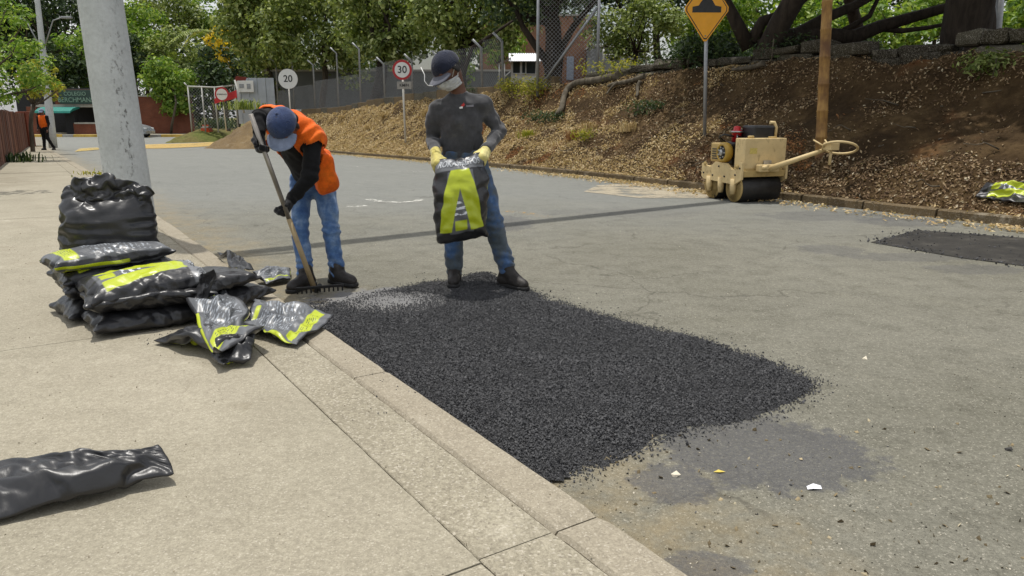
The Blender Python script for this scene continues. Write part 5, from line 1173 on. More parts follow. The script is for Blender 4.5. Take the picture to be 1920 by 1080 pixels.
# ================================================================== BUILDINGS AND THINGS FAR AWAY
def m_brick(name, a, b, mort, sc_=1.0, bump=.5):
    t = MT(name); bt = t.n('TexBrick', {'Vector': t.vec(t.oc, (1, 1, 1), (R(90), 0, 0)), 'Color1': a, 'Color2': b, 'Mortar': mort, 'Scale': sc_, 'Mortar Size': .012, 'Brick Width': .25, 'Row Height': .075})
    n = t.noise(.9, 5, .6, t.oc); c = t.mix(t.smooth(n, .35, .7), t.mix(1, bt.outputs[0], (.72, .7, .7), 'MULTIPLY'), bt.outputs[0]); return t.bsdf(c, .9, t.bump(bt.outputs['Fac'], -bump, .01), spec=.2)
M_BRICK = m_brick('red_brick', lin(132, 70, 50), lin(116, 58, 42), lin(120, 96, 80)); M_BRICK2 = m_brick('tan_brick', lin(152, 106, 80), lin(140, 94, 70), lin(150, 128, 108))
M_DKINT = simple('painted_interior_shade', (.02, .02, .022), .9); M_BEAM = simple('pale_beam', lin(160, 158, 150), .8, .15, 3); M_TEAL = simple('teal_canvas', lin(24, 116, 104), .7, .12, 2); M_SIGNG = simple('green_board', lin(42, 66, 58), .6, .15, 2); M_LET = simple('pale_letters', lin(120, 148, 130), .7, .1, 3); M_YK = simple('yellow_kerb_paint', lin(196, 164, 76), .8, .25, 2)  # M_DKINT: near-black colour stands in for the shade inside the gatehouse opening
YB = 62.0; ZB = -.45
def ub(u0, u1, v0, v1, Y):
    a = P(u0, v1, Y); b = P(u1, v0, Y); return a[0], b[0], a[2], b[2]
gh = thing('gatehouse', 'brick school gatehouse with teal awning and green name board', 'building', (P(130, 255, YB)[0], YB, ZB)); go = np.array(gh.location)
def gbox(name, u0, u1, v0, v1, Y, dep, mat, par=None, to_ground=False, bev=.02):
    x0, x1, z0, z1 = ub(u0, u1, v0, v1, Y); z0 = ZB if to_ground else z0; mb = MB(); mb.box(((x0 + x1) / 2 - go[0], Y + dep / 2 - go[1], (z0 + z1) / 2 - go[2]), (x1 - x0, dep, z1 - z0), None, bev); return mb.build(name, mat, par or gh)
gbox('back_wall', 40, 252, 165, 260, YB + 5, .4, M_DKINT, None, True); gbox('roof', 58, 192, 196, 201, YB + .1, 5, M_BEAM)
gbox('parapet', 104, 192, 168, 196, YB + .3, .4, M_BRICK); lw = gbox('low_wall', 141, 192, 231, 262, YB - .3, .35, M_BRICK, None, True); gbox('coping', 139, 193, 229.5, 232.5, YB - .38, .5, M_BEAM, lw, False, .01)
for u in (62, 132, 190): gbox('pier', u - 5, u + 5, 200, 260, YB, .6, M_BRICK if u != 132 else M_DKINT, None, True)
gbox('door', 66, 90, 214, 258, YB + 3, .1, simple('brown_door', lin(70, 52, 40), .7), None, True)
sb = gbox('name_board', 112, 172, 168.5, 195, YB - .15, .12, M_SIGNG); sx0, sx1, sz0, sz1 = ub(112, 172, 168.5, 195, YB)
for s_, vv_, sz_ in (('COLEGIO', 176, 9.5), ('BERCHMANS', 187.5, 11.5)):
    q = P(142 if s_ != 'COLEGIO' else 140, vv_, YB - .2); text_mesh(s_, px(sz_, YB), Matrix.Translation(Vector(q - go)) @ FACE @ Matrix.Diagonal((.98, 1, 1, 1)), 'lettering', M_LET, sb)
x0, x1, z0, z1 = ub(64, 129, 200, 212, YB - 1.5); mb = MB(); pr = [(0, z1), (-.5, z1 - .03), (-1.0, z1 - .14), (-1.4, z1 - .34), (-1.45, z0), (-1.42, z0), (-1.3, z1 - .4), (0, z1 - .12)]
mb.prism([(a, b) for a, b in pr], 0, x1 - x0, Matrix(((0, 0, 1, x0 - go[0]), (1, 0, 0, 0), (0, 1, 0, -go[2]), (0, 0, 0, 1)))); mb.build('awning', M_TEAL, gh)
bw = thing('brick_wall', 'plain red brick wall with green creeper beyond the parked car', 'wall', (P(300, 250, 64)[0], 64, ZB)); x0, x1, z0, z1 = ub(248, 356, 181, 252, 64)
mb = MB(); mb.box(((x0 + x1) / 2 - bw.location[0], .2, (z1 - ZB) / 2), (x1 - x0, .35, z1 - ZB)); mb.build('wall', M_BRICK, bw); mb = MB(); mb.box(((x0 + x1) / 2 - bw.location[0], .2, z1 - ZB + .04), (x1 - x0 + .1, .45, .09), None, .01); mb.build('coping', M_BEAM, bw)
yk = thing('yellow_kerb', 'yellow painted kerb in front of the gatehouse and brick wall', 'kerb', (P(200, 258, 60)[0], 60, ZB)); x0 = P(58, 258, 60)[0]; x1 = P(345, 258, 60)[0]; n_ = 14
for k in range(n_): mb = MB(); mb.box((x0 + (x1 - x0) * (k + .5) / n_ - yk.location[0], 0, .06), ((x1 - x0) / n_ - .02, .35, .24), None, .02); mb.build('kerb_stone', M_YK if k % 4 != 3 else M_BEAM, yk)
mb = MB(); x0 -= 4; x1 += 4; mb.box(((x0 + x1) / 2, 63.2, ZB + .06), (x1 - x0, 6, .2)); tag(mb.build('far_pavement', M_CONC), kind='structure')
# parked car
M_SILVER = simple('silver_paint', lin(150, 154, 158), .3, .06, 2, .02, 30, metal=.55); M_GLASS = simple('dark_glass', (.02, .024, .028), .08, .1, 3, .0); M_TYRE = simple('tyre', (.02, .02, .02), .8)
nose = P(284, 256, 58.5); car = thing('parked_car', 'silver hatchback parked by the brick wall, half hidden by the pole', 'car', (nose[0] - 1.9, 58.5, ZB)); LX = 1.9
prof = [(-1.85, .35), (-1.88, .75), (-1.78, .98), (-1.55, 1.36), (-1.1, 1.48), (-.2, 1.47), (.35, 1.30), (.95, .98), (1.45, .86), (1.78, .70), (1.88, .48), (1.84, .28), (-1.75, .25)]
bmx = bmesh.new(); rings = []
for y, k in ((-.80, .93), (-.74, 1.0), (.74, 1.0), (.80, .93)):
    rings.append([bmx.verts.new((x * (.99 if k < 1 else 1), y - (.14 * max(0, z - .9) * (1 if y > 0 else -1)), z if k == 1 else .3 + (z - .3) * .97)) for x, z in prof])
for a in range(3):
    for i in range(len(prof)): bmx.faces.new((rings[a][i], rings[a][(i + 1) % len(prof)], rings[a + 1][(i + 1) % len(prof)], rings[a + 1][i]))
bmx.faces.new(rings[0][::-1]); bmx.faces.new(rings[3]); bmesh.ops.recalc_face_normals(bmx, faces=bmx.faces[:]); me = bpy.data.meshes.new('body'); bmx.to_mesh(me); bmx.free(); link_mesh('body', me, M_SILVER, car)
mb = MB(); mb.add([(.38, -.66, 1.27), (.90, -.70, 1.0), (.90, .70, 1.0), (.38, .66, 1.27)], [(0, 1, 2, 3)], M=Matrix.Translation((.012, 0, .02))); mb.build('windscreen', M_GLASS, car)
for y in (-1, 1):
    for q in ([(-1.45, 1.02), (-1.3, 1.36), (-.55, 1.38), (-.5, 1.0)], [(-.42, 1.0), (-.46, 1.38), (-.1, 1.37), (.3, 1.22), (.62, 1.0)]):
        mb = MB(); mb.add([(x, y * (.815 - .14 * (z - .9)), z) for x, z in q], [(0, 1, 2, 3) if len(q) == 4 else (0, 1, 2, 3, 4)]); mb.build('window', M_GLASS, car)
    mb = MB(); mb.box((1.72, y * .58, .66), (.2, .3, .14), None, .04); mb.build('headlight', M_SW, car)
    for x in (-1.18, 1.15):
        mb = MB(); mb.lathe([(.2, -.1), (.30, -.1), (.31, -.06), (.31, .06), (.30, .1), (.2, .1)], 24, Matrix.Translation((x, y * .74, .30)) @ AXY); wh = mb.build('wheel', M_TYRE, car)
        mb = MB(); mb.lathe([(.03, -.105), (.2, -.108), (.2, .108), (.03, .105)], 20, Matrix.Translation((x, y * .745, .30)) @ AXY); mb.build('rim', M_SILV, wh)
# the verge on the far corner, sand pile, barrier
def mound(name, pts_c, rx, ry, h_, mat, seed, Y, sharp=1.6, n=60, zb=None):
    g = np.linspace(-1.15, 1.15, n); X_, Y_ = np.meshgrid(g, g); r_ = np.hypot(X_, Y_); q = np.stack([X_ * 3, Y_ * 3, X_ * 0 + seed], -1); r_ = r_ * (1 + .12 * vn(q, seed)); z = np.clip(1 - r_, 0, 1) ** (1 / sharp) if sharp < 1 else np.clip(1 - r_ ** sharp, 0, 1)
    z = h_ * z + np.where(r_ < 1, .05 * h_ * fbm(q * 3, seed), -.08)
    V = np.stack([pts_c[0] + X_ * rx, pts_c[1] + Y_ * ry, gz(0, pts_c[1]) + z], -1).reshape(-1, 3); return link_mesh(name, np_mesh(name, V, quads(n, n), True), mat)
M_SAND = m_concrete('sand', lin(108, 88, 58), lin(136, 114, 78), .6)
c_ = P(395, 262, 52); tag(mound('verge', c_, px(52, 52), 5, .80, M_GROUND, 3, 52, 1.6), kind='structure')
c_ = P(478, 262, 40.0); tag(mound('sand_pile', c_, px(80, 39.5), 2.8, 1.5, M_SAND, 5, 39.5, .9), 'heap of tan sand at the end of the dry slope', 'sand pile')
bq = P(388, 247, 50.5); ba = thing('traffic_barrier', 'orange traffic barrier on the far verge beside the ringed sign', 'barrier', bq - np.array([0, 0, .05])); M_OR = simple('orange_plastic', lin(214, 84, 34), .5, .12, 4)
mb = MB(); mb.prism([(-.30, 0), (.30, 0), (.16, .5), (-.16, .5)], -.35, .35, Matrix.Rotation(R(90), 4, 'X')); mb.build('shell', M_OR, ba); mb = MB(); mb.box((0, 0, .36), (.46, .74, .10), None, .01); mb.build('band', M_SW, ba); mb = MB(); mb.box((0, 0, -.03), (.7, .75, .07), None, .01); mb.build('foot', M_BLK, ba)
# fence of white tubes, container, banner at the corner above the sand
M_WT = simple('white_tube', lin(176, 176, 170), .6, .12, 3)
def chain(mb, a, b, zb, zt, pitch=.16, r=.006, n=3):
    """woven diamond mesh between two points"""
    a, b = np.array(a, float), np.array(b, float); L_ = np.linalg.norm(b - a); d_ = (b - a) / L_; H_ = zt - zb
    for s_ in (1, -1):
        k = -H_ if s_ > 0 else 0.0
        lim = L_ if s_ > 0 else L_ + H_
        while k < lim:
            x0_, x1_ = (k, k + H_) if s_ > 0 else (k, k - H_)
            za, zc = zb, zt
            pA, pB = np.array([x0_, za]), np.array([x1_, zc])
            t0, t1 = 0.0, 1.0; dx = pB[0] - pA[0]
            for lo_, hi_ in ((0, L_),):
                ta, tb = (lo_ - pA[0]) / dx, (hi_ - pA[0]) / dx; ta, tb = min(ta, tb), max(ta, tb); t0, t1 = max(t0, ta), min(t1, tb)
            if t1 > t0 + .02:
                q0, q1 = pA + (pB - pA) * t0, pA + (pB - pA) * t1; o_ = np.array([-d_[1], d_[0], 0]) * .004 * s_
                A3 = np.array([a[0], a[1], 0]) + np.array([d_[0], d_[1], 0]) * q0[0] + (0, 0, q0[1]) + o_; B3 = np.array([a[0], a[1], 0]) + np.array([d_[0], d_[1], 0]) * q1[0] + (0, 0, q1[1]) + o_; mb.tube([A3, B3], r, n, False, False)
            k += pitch
Yf = 50.0; cf = thing('corner_fence', 'white tube and wire fence on the far corner behind the ringed sign', 'fence', P(395, 232, Yf)); co_ = np.array(cf.location)
fp = [P(u, v, Yf) for u, v in ((352, 162), (378, 163), (402, 164), (440, 160))]
for q in fp:
    mb = MB(); mb.tube([q - co_, np.array([q[0], q[1], .1]) - co_], .05, 8); mb.build('post', M_WT, cf)
mb = MB(); mb.tube([q - co_ for q in fp], .05, 8); mb.tube([fp[0] - co_, P(345, 155, Yf) - co_], .045, 8); mb.build('rail', M_WT, cf)
mb = MB(); chain(mb, fp[0] - co_, fp[-1] - co_, .3 - co_[2], fp[0][2] - co_[2] - .05, .2, .006); mb.build('wire_mesh', M_GALV, cf)
ct = thing('site_hoarding', 'pale corrugated hoarding with a notice board above the sand heap', 'hoarding', P(480, 208, 44)); co_ = np.array(ct.location); M_COR = simple('pale_sheet', lin(164, 170, 176), .55, .12, 2, metal=.2)
x0, x1, z0, z1 = ub(447, 512, 153, 212, 44); k = 0; x = x0
while x < x1: mb = MB(); mb.box((x + .12 - co_[0], 0.03 * (k % 2), (z0 + z1) / 2 - .2 - co_[2]), (.235, .03, z1 - z0 + .8), None, .006); mb.build('sheet', M_COR, ct); x += .24; k += 1
mb = MB(); q = P(460, 162, 43.8) - co_; mb.box(tuple(q), (px(30, 44), .05, px(20, 44)), None, .01); nb_ = mb.build('notice_board', M_SW, ct)
mb = MB(); mb.box((q[0] - .2, q[1] - .04, q[2] + .02), (.25, .02, .22)); mb.box((q[0] + .2, q[1] - .04, q[2]), (.2, .02, .28)); mb.build('print', M_GALV, nb_)
mb = MB(); mb.tube([P(440, 150, 43.6) - co_, P(458, 212, 43.6) - co_], .05, 8); mb.build('stay', M_WT, ct)
mb = MB(); q = P(450, 148, 43.7) - co_; mb.add([(q[0] - .36, q[1], q[2] - .12), (q[0] + .2, q[1] + .3, q[2] - .16), (q[0] + .32, q[1] + .3, q[2] + .1), (q[0] - .2, q[1], q[2] + .16)], [(0, 1, 2, 3)]); rp_ = mb.build('red_panel', simple('dull_red', lin(128, 52, 44), .7), ct)
bn = thing('red_banner', 'red fabric strip tied slanting behind the ringed sign', 'banner', P(432, 178, 46)); q0 = np.array(bn.location); mb = MB(); n_ = 12
V = []
for k in range(n_ + 1):
    a = k / n_; q = P(402 + 44 * a, 189 - 14 * a, 46) - q0
    for zz in (-.18 - .05 * a, .12 + .12 * a): V.append((q[0], q[1] + .08 * math.sin(a * 9), q[2] + zz + .02 * math.sin(a * 7)))
mb.add(V, [(2 * k, 2 * k + 2, 2 * k + 3, 2 * k + 1) for k in range(n_)], True); mb.build('fabric', simple('red_fabric', lin(196, 58, 62), .8, .12, 4), bn)
# ---- on top of the bank: wire fence on posts, walls, booth
def brow(u):
    i = np.argmin(np.where((_bw.ravel() > .97) & (_bp[:, 1] > 2), np.abs(_bq[:, 0] - u), 1e9)); return _bp[i].copy()
wf = thing('wire_fence', 'chain link fence on posts with cranked tops along the brow', 'fence', brow(760)); wo_ = np.array(wf.location); prev = None
inl = lambda q, k: q + np.array([.55, .75, 0]) * k
wires = MB()
for u, vt in ((520, 118), (551, 118), (590, 122), (634, 100), (676, 92), (722, 120), (775, 115), (828, 110), (905, 90), (944, 78)):
    q = inl(brow(u), .5); q = np.array([P(u, 180, q[1])[0], q[1], q[2]]); tp = P(u - 3, vt, q[1]); mb = MB()
    mb.tube([q - (0, 0, .2) - wo_, tp - wo_, tp + np.array([-.28, -.1, .26]) - wo_], .042, 7); mb.build('post', M_GALV, wf)
    if prev is not None: chain(wires, prev - wo_, q - wo_, min(prev[2], q[2]) - wo_[2], min(prev[2], q[2]) + 1.75 - wo_[2], .13, .0032)
    prev = q
wires.build('wire_mesh', M_GALV, wf)
gf = thing('tall_fence', 'tall chain link panel with a slanting brace before the forked tree', 'fence', inl(brow(1060), .7)); go2 = np.array(gf.location); Yg = go2[1]
pa, pb = P(1008, 145, Yg), P(1120, 130, Yg); hz = P(1008, -60, Yg)[2]
for q in (pa, pb): mb = MB(); mb.tube([np.array([q[0], q[1], min(q[2], go2[2]) - .3]) - go2, np.array([q[0], q[1], hz]) - go2], .045, 8); mb.build('post', M_GALV, gf)
mb = MB(); mb.tube([P(1024, 148, Yg) - go2, P(1119, 15, Yg) - go2], .04, 8); mb.build('brace', M_GALV, gf)
mb = MB(); chain(mb, pa - go2, pb - go2, go2[2] - .1 - go2[2], hz - go2[2], .115, .0055); mb.build('wire_mesh', M_GALV, gf)
# low wall on the brow: concrete blocks to the left, mossy stones to the right
M_MOSS = m_concrete('mossy_stone', lin(44, 40, 30), lin(68, 62, 46), .8); M_MOSSL = m_concrete('pale_mossy_stone', lin(78, 74, 62), lin(100, 96, 82), .8)
lwl = thing('low_wall', 'low weathered concrete wall along the brow behind the speed signs', 'wall', brow(700)); lo_ = np.array(lwl.location)
def brow_i(i, w=1.0): return bank_pt(np.array([i]), np.array([w]))[0]
def u_to_i(u): return _bi.ravel()[np.argmin(np.where((_bw.ravel() > .97) & (_bp[:, 1] > 2), np.abs(_bq[:, 0] - u), 1e9))]
rw = random.Random(9)
def wall_piece(name, i0, i1, h_, th, mat, parent, off, z0=-.15, bev=.02, w=1.0, jit=0.0):
    a, b = brow_i(i0, w), brow_i(i1, w); d_ = nrm((b - a) * (1, 1, 0)); n_ = np.array([d_[1], -d_[0], 0]); n_ = n_ if n_[1] > 0 else -n_; L_ = np.linalg.norm((b - a)[:2]); c_ = (a + b) / 2 + n_ * (th / 2 + jit)
    mb = MB(); mb.box((0, 0, 0), (L_ - .012, th, h_), Matrix(((d_[0], n_[0], 0, c_[0] - off[0]), (d_[1], n_[1], 0, c_[1] - off[1]), (0, 0, 1, min(a[2], b[2]) + z0 + h_ / 2 - off[2]), (0, 0, 0, 1))), bev)
    o = mb.build(name, mat, parent); return o
i = u_to_i(1040); e_ = u_to_i(520)
while i < e_: j = min(e_, i + 4.0 * rw.uniform(.8, 1.2)); wall_piece('block', i, j, .46 + rw.uniform(-.04, .05), .28, M_OLDC if rw.random() < .6 else M_MOSSL, lwl, lo_, -.12, .02); i = j
stw = thing('stone_wall', 'dark mossy stone wall along the shaded brow under the big trees', 'wall', brow(1600)); so_ = np.array(stw.location); i0 = 2.0; i1 = u_to_i(1105)
def rough(o, amp, seed):
    n = len(o.data.vertices); V = np.zeros(n * 3, np.float32); o.data.vertices.foreach_get('co', V); V = V.reshape(-1, 3); V += (amp * np.stack([vn(V * 7 + 3, seed), vn(V * 7 + 9, seed + 1), vn(V * 7, seed + 2)], 1)).astype(np.float32); o.data.vertices.foreach_set('co', V.ravel())
for row, (h_, z0, th) in enumerate(((.26, -.14, .46), (.20, .11, .38))):
    i = i0 - row * .7
    while i < i1:
        j = i + rw.uniform(1.6, 4.2)
        o = wall_piece('stone', i, j, h_ + rw.uniform(-.05, .04), th, M_MOSS if rw.random() < .72 else M_MOSSL, stw, so_, z0 + rw.uniform(-.02, .02), .07, 1.0, rw.uniform(-.04, .05)); rough(o, .05, int(i * 7) + row)
        i = j
# booth
Yk = 46.0; bo = thing('guard_booth', 'small white guard booth with a ribbed roof and side stair behind the fence', 'booth', (P(990, 160, Yk)[0], Yk, 2.0)); bo_ = np.array(bo.location); M_BW = simple('booth_white', lin(198, 198, 194), .6, .08, 2); M_RW = simple('roof_white', lin(222, 224, 226), .5, .06, 2)
def kb(name, u0, u1, v0, v1, Y, dep, mat, par=None, bev=.01):
    x0, x1, z0, z1 = ub(u0, u1, v0, v1, Y); mb = MB(); mb.box(((x0 + x1) / 2 - bo_[0], Y + dep / 2 - bo_[1], (z0 + z1) / 2 - bo_[2]), (x1 - x0, dep, z1 - z0), None, bev); return mb.build(name, mat, par or bo)
kb('wall', 958, 1008, 113, 160, Yk, 1.8, M_BW)
for (u0, u1, v0, v1) in ((962, 975, 116, 137), (979, 985, 116, 137), (987, 1004, 116, 138)):
    wn = kb('window', u0, u1, v0, v1, Yk - .03, .05, M_GLASS); kb('sill', u0 - 1, u1 + 1, v1, v1 + 1.5, Yk - .08, .1, M_BW, wn, .005)
x0, x1, z0, z1 = ub(954, 1016, 97, 115, Yk - .4)
mb = MB(); n_ = 14
for k in range(n_):
    a, b = x0 + (x1 - x0) * k / n_, x0 + (x1 - x0) * (k + .55) / n_; mb.add([(a - bo_[0], -.5, z0 - bo_[2] + .03), (b - bo_[0], -.5, z0 - bo_[2] + .03), (b - bo_[0], 1.0, z1 - bo_[2] + .03), (a - bo_[0], 1.0, z1 - bo_[2] + .03)], [(0, 1, 2, 3)])
mb.add([(x0 - bo_[0], -.5, z0 - bo_[2]), (x1 - bo_[0], -.5, z0 - bo_[2]), (x1 - bo_[0], 1.0, z1 - bo_[2]), (x0 - bo_[0], 1.0, z1 - bo_[2]), (x1 - bo_[0], 2.4, z0 - bo_[2]), (x0 - bo_[0], 2.4, z0 - bo_[2])], [(0, 1, 2, 3), (3, 2, 4, 5)]); mb.build('roof', M_RW, bo)
mb = MB(); q0, q1 = P(932, 121, Yk) - bo_, P(958, 108, Yk) - bo_; mb.add([(q0[0], -.4, q0[2]), (q1[0], -.4, q1[2]), (q1[0], 1.4, q1[2]), (q0[0], 1.4, q0[2])], [(0, 1, 2, 3)]); mb.build('porch_roof', M_RW, bo)
for u in (936, 946): mb = MB(); mb.tube([P(u, 119, Yk - .3) - bo_, P(u, 160, Yk - .3) - bo_], .035, 6); mb.build('porch_post', M_BW, bo)
mb = MB(); mb.tube([P(930, 158, Yk - .3) - bo_, P(957, 134, Yk - .3) - bo_], .03, 6); mb.build('stair_rail', M_BW, bo)
# walls and buildings behind the fence
def block(name, label, cat, u0, u1, v0, v1, Y, dep, mat, zb=1.6):
    x0, x1, z0, z1 = ub(u0, u1, v0, v1, Y); o = thing(name, label, cat, ((x0 + x1) / 2, Y, zb)); mb = MB(); mb.box((0, dep / 2, (z1 - zb) / 2), (x1 - x0, dep, z1 - zb)); mb.build('wall', mat, o); mb = MB(); mb.box((0, dep / 2, z1 - zb + .06), (x1 - x0 + .2, dep + .2, .12)); mb.build('coping', M_BEAM, o); return o
block('grey_wall', 'long plain grey rendered wall behind the chain link fence', 'wall', 500, 960, 134, 200, 50, .4, simple('grey_render', lin(100, 104, 104), .85, .15, 1.2))
hb2 = block('brick_house', 'tall brick building rising behind the forked tree', 'building', 900, 1112, 30, 160, 60, 8, M_BRICK2); ho = np.array(hb2.location)
for (u0, u1, v0, v1, nm, m_) in ((1062, 1076, 106, 150, 'door', simple('pale_blue_door', lin(150, 160, 176), .6)), (1098, 1110, 104, 120, 'window', M_GLASS), (1040, 1050, 100, 150, 'pilaster', M_SW)):
    x0, x1, z0, z1 = ub(u0, u1, v0, v1, 60); mb = MB(); mb.box(((x0 + x1) / 2 - ho[0], -.04, (z0 + z1) / 2 - ho[2]), (x1 - x0, .1, z1 - z0), None, .01); mb.build(nm, m_, hb2)
block('grey_annex', 'grey rendered annex beside the brick building', 'building', 1106, 1200, 88, 160, 57, 5, simple('grey_annex_render', lin(120, 122, 120), .85, .12, 1.5))
rl2 = thing('white_railing', 'white tubular railing on the terrace behind the shrub', 'railing', P(1155, 118, 40)); r0 = np.array(rl2.location)
for u, vt in ((1132, 92), (1150, 84), (1170, 100), (1190, 100), (1212, 100)): mb = MB(); mb.tube([P(u, vt, 40) - r0, P(u, 130, 40) - r0], .05, 7); mb.build('post', M_WT, rl2)
for v in (103, 112): mb = MB(); mb.tube([P(1130, v, 40) - r0, P(1214, v - 1, 40) - r0], .035, 6); mb.build('rail', M_WT, rl2)
gl = thing('grey_lamp_post', 'slim grey lamp post beside the massive trunk', 'lamp post', np.array([P(1872, 70, 17)[0], 17, 2.1])); g0 = np.array(gl.location); mb = MB(); mb.tube([np.array([0, 0, -.2]), P(1880, -60, 17) - g0], [.10, .085], 12); mb.build('shaft', M_GALV, gl)

# ================================================================== TREES AND PLANTS
def m_leaf(name, stops, trans=.3, rough=.5):
    t = MT(name); r = t.rnd(); c = t.ramp(r, stops); d = t.n('BsdfPrincipled', {'Base Color': c, 'Roughness': rough, 'Specular IOR Level': .35}).outputs[0]
    tr = t.n('BsdfTranslucent', {'Color': t.mix(1, c, (1.25, 1.3, .6), 'MULTIPLY')}).outputs[0]; mx = t.n('MixShader', {0: trans, 1: d, 2: tr}); t.t.links.new(mx.outputs[0], t.o.inputs['Surface']); return t.m
LG = m_leaf('grey_green_leaf', [(0, lin(72, 88, 40)), (.4, lin(110, 126, 62)), (.8, lin(150, 162, 96)), (1, lin(186, 192, 134))])
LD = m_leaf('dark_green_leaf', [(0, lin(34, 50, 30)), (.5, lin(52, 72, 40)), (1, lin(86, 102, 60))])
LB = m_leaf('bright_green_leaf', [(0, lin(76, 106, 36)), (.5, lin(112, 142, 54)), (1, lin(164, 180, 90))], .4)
LY = m_leaf('yellow_green_leaf', [(0, lin(104, 116, 40)), (.5, lin(150, 150, 54)), (1, lin(190, 178, 84))], .4)
LF = m_leaf('yellow_flower', [(0, lin(150, 140, 30)), (.5, lin(206, 178, 30)), (1, lin(224, 196, 60))], .3)
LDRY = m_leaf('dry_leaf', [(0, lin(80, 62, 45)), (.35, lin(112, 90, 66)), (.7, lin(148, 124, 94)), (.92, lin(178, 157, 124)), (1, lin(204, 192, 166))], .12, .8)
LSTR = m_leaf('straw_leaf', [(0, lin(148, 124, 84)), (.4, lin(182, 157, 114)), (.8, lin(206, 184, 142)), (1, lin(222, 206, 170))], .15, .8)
LORG = m_leaf('rust_leaf', [(0, lin(108, 70, 42)), (.6, lin(148, 104, 64)), (1, lin(182, 140, 96))], .15, .8)
def m_bark(name, a, b):
    t = MT(name); n = t.noise(4, 6, .65, t.vec(t.oc, (2.2, 2.2, .6)), .6); c = t.ramp(n, [(.3, a), (.7, b)]); return t.bsdf(c, .9, t.bump(n, .9, .04), spec=.15)
M_BARK = m_bark('grey_bark', lin(62, 54, 46), lin(104, 96, 84)); M_BARKD = m_bark('dark_bark', lin(38, 33, 29), lin(68, 60, 52)); M_ROOT = m_bark('root_bark', lin(66, 60, 51), lin(118, 110, 96))
rg = np.random.default_rng(21)
def leaves(C, nrm_, size, seed, asp=.55, fold=.25, droop=0.0):
    """diamond leaves: C centres, nrm_ facing"""
    r = np.random.default_rng(seed); n = len(C); N_ = nrm_ / (np.linalg.norm(nrm_, axis=1)[:, None] + 1e-9); a = r.normal(size=(n, 3)); a[:, 2] -= droop; T_ = a - N_ * (a * N_).sum(1)[:, None]; T_ /= np.linalg.norm(T_, axis=1)[:, None] + 1e-9; B_ = np.cross(N_, T_)
    L_ = size[:, None]; w_ = L_ * asp * r.uniform(.75, 1.2, (n, 1))
    V = np.stack([C - T_ * L_ * .5, C + B_ * w_ * .5 + N_ * L_ * fold * .5, C + T_ * L_ * .5, C - B_ * w_ * .5 + N_ * L_ * fold * .5], 1).reshape(-1, 3); i = 4 * np.arange(n)[:, None]
    return V, i + np.array([[0, 1, 2, 3]])
def crown_mesh(clumps, per, leaf, seed, up=.5, asp=.6):
    r = np.random.default_rng(seed); Cs = []; Ns = []
    for c, rad in clumps:
        n = max(8, int(per * rad * rad)); d = r.normal(size=(n, 3)); d[:, 2] = d[:, 2] * .9 + .15; d /= np.linalg.norm(d, axis=1)[:, None]; q = r.uniform(0, 1, n) ** .28
        Cs.append(np.asarray(c) + d * (rad * q * (1 + .18 * r.normal(size=n)))[:, None] * np.array([1, 1, .8])); Ns.append(d + np.array([0, 0, up]) + r.normal(size=(n, 3)) * .55)
    C = np.concatenate(Cs); N_ = np.concatenate(Ns); V, F = leaves(C, N_, leaf * r.uniform(.6, 1.3, len(C)), seed + 1, asp); return V, F
def ell_clumps(c, rad, n, seed, cr=.38, shell=.62):
    r = np.random.default_rng(seed); o = []; rad = np.asarray(rad, float); m = rad.mean()
    for _ in range(n):
        d = r.normal(size=3); d /= np.linalg.norm(d); q = shell + (1 - shell) * r.uniform(0, 1); o.append((np.asarray(c) + d * rad * q, m * cr * r.uniform(.6, 1.25)))
    o.append((np.asarray(c), m * .6)); return o
def limb(mb, a, b, r0, r1, seed, bend=.12, n=7, seg=6):
    r = np.random.default_rng(seed); a, b = np.asarray(a, float), np.asarray(b, float); L_ = np.linalg.norm(b - a); o = r.normal(size=3) * L_ * bend; o2 = r.normal(size=3) * L_ * bend * .4
    mb.tube([a + (b - a) * t_ + o * math.sin(math.pi * t_) + o2 * math.sin(2 * math.pi * t_) for t_ in np.linspace(0, 1, seg)], [r0 + (r1 - r0) * t_ for t_ in np.linspace(0, 1, seg)], n)
def tree(name, label, base, crown_c, rad, leafm, seed, leaf=.2, per=260, clumps=26, trunk=.16, bark=None, group=None, cat='tree', fork=.45, nl=9, extra=(), cr=.38, limbs=(), up=.5):
    base = np.asarray(base, float); t_ = thing(name, label, cat, base, group); cl = ell_clumps(np.asarray(crown_c) - base, rad, clumps, seed, cr) + [(np.asarray(c) - base, r_) for c, r_ in extra]
    mb = MB(); r = np.random.default_rng(seed + 5); cc = np.asarray(crown_c) - base; fk = cc * np.array([fork, fork, 0]) + np.array([0, 0, max(.3, (cc[2] - rad[2] * .5) * .8)])
    limb(mb, (0, 0, -.3), fk, trunk, trunk * .8, seed, .04, 10); tr = mb.build('trunk', bark or M_BARK, t_)
    for k in range(min(nl, len(cl) - 1)):
        mb = MB(); limb(mb, fk, cl[k][0], trunk * .55, trunk * .1, seed + 10 + k, .1); mb.build('limb', bark or M_BARK, tr)
    for pth, r0, r1 in limbs:
        mb = MB(); r0, r1 = r0 * .74, r1 * .8; P_ = [np.asarray(q) - base for q in pth]; m = len(P_); mb.tube(P_, [r0 + (r1 - r0) * i / (m - 1) for i in range(m)], 9); mb.build('limb', bark or M_BARK, tr)
    V, F = crown_mesh(cl, per, leaf, seed + 3, up); link_mesh('crown', np_mesh('crown', V, F, False), leafm, t_); return t_
def ptree(name, label, u, v, ru, rv, Y, zg, leafm, seed, bu=None, **kw):
    c = P(u, v, Y); rx, rz = px(ru, Y), px(rv, Y); b = np.array([P(bu if bu is not None else u, v, Y)[0], Y, zg]); return tree(name, label, b, c, (rx, max(rx * .9, rz * .7), rz), leafm, seed, **kw)
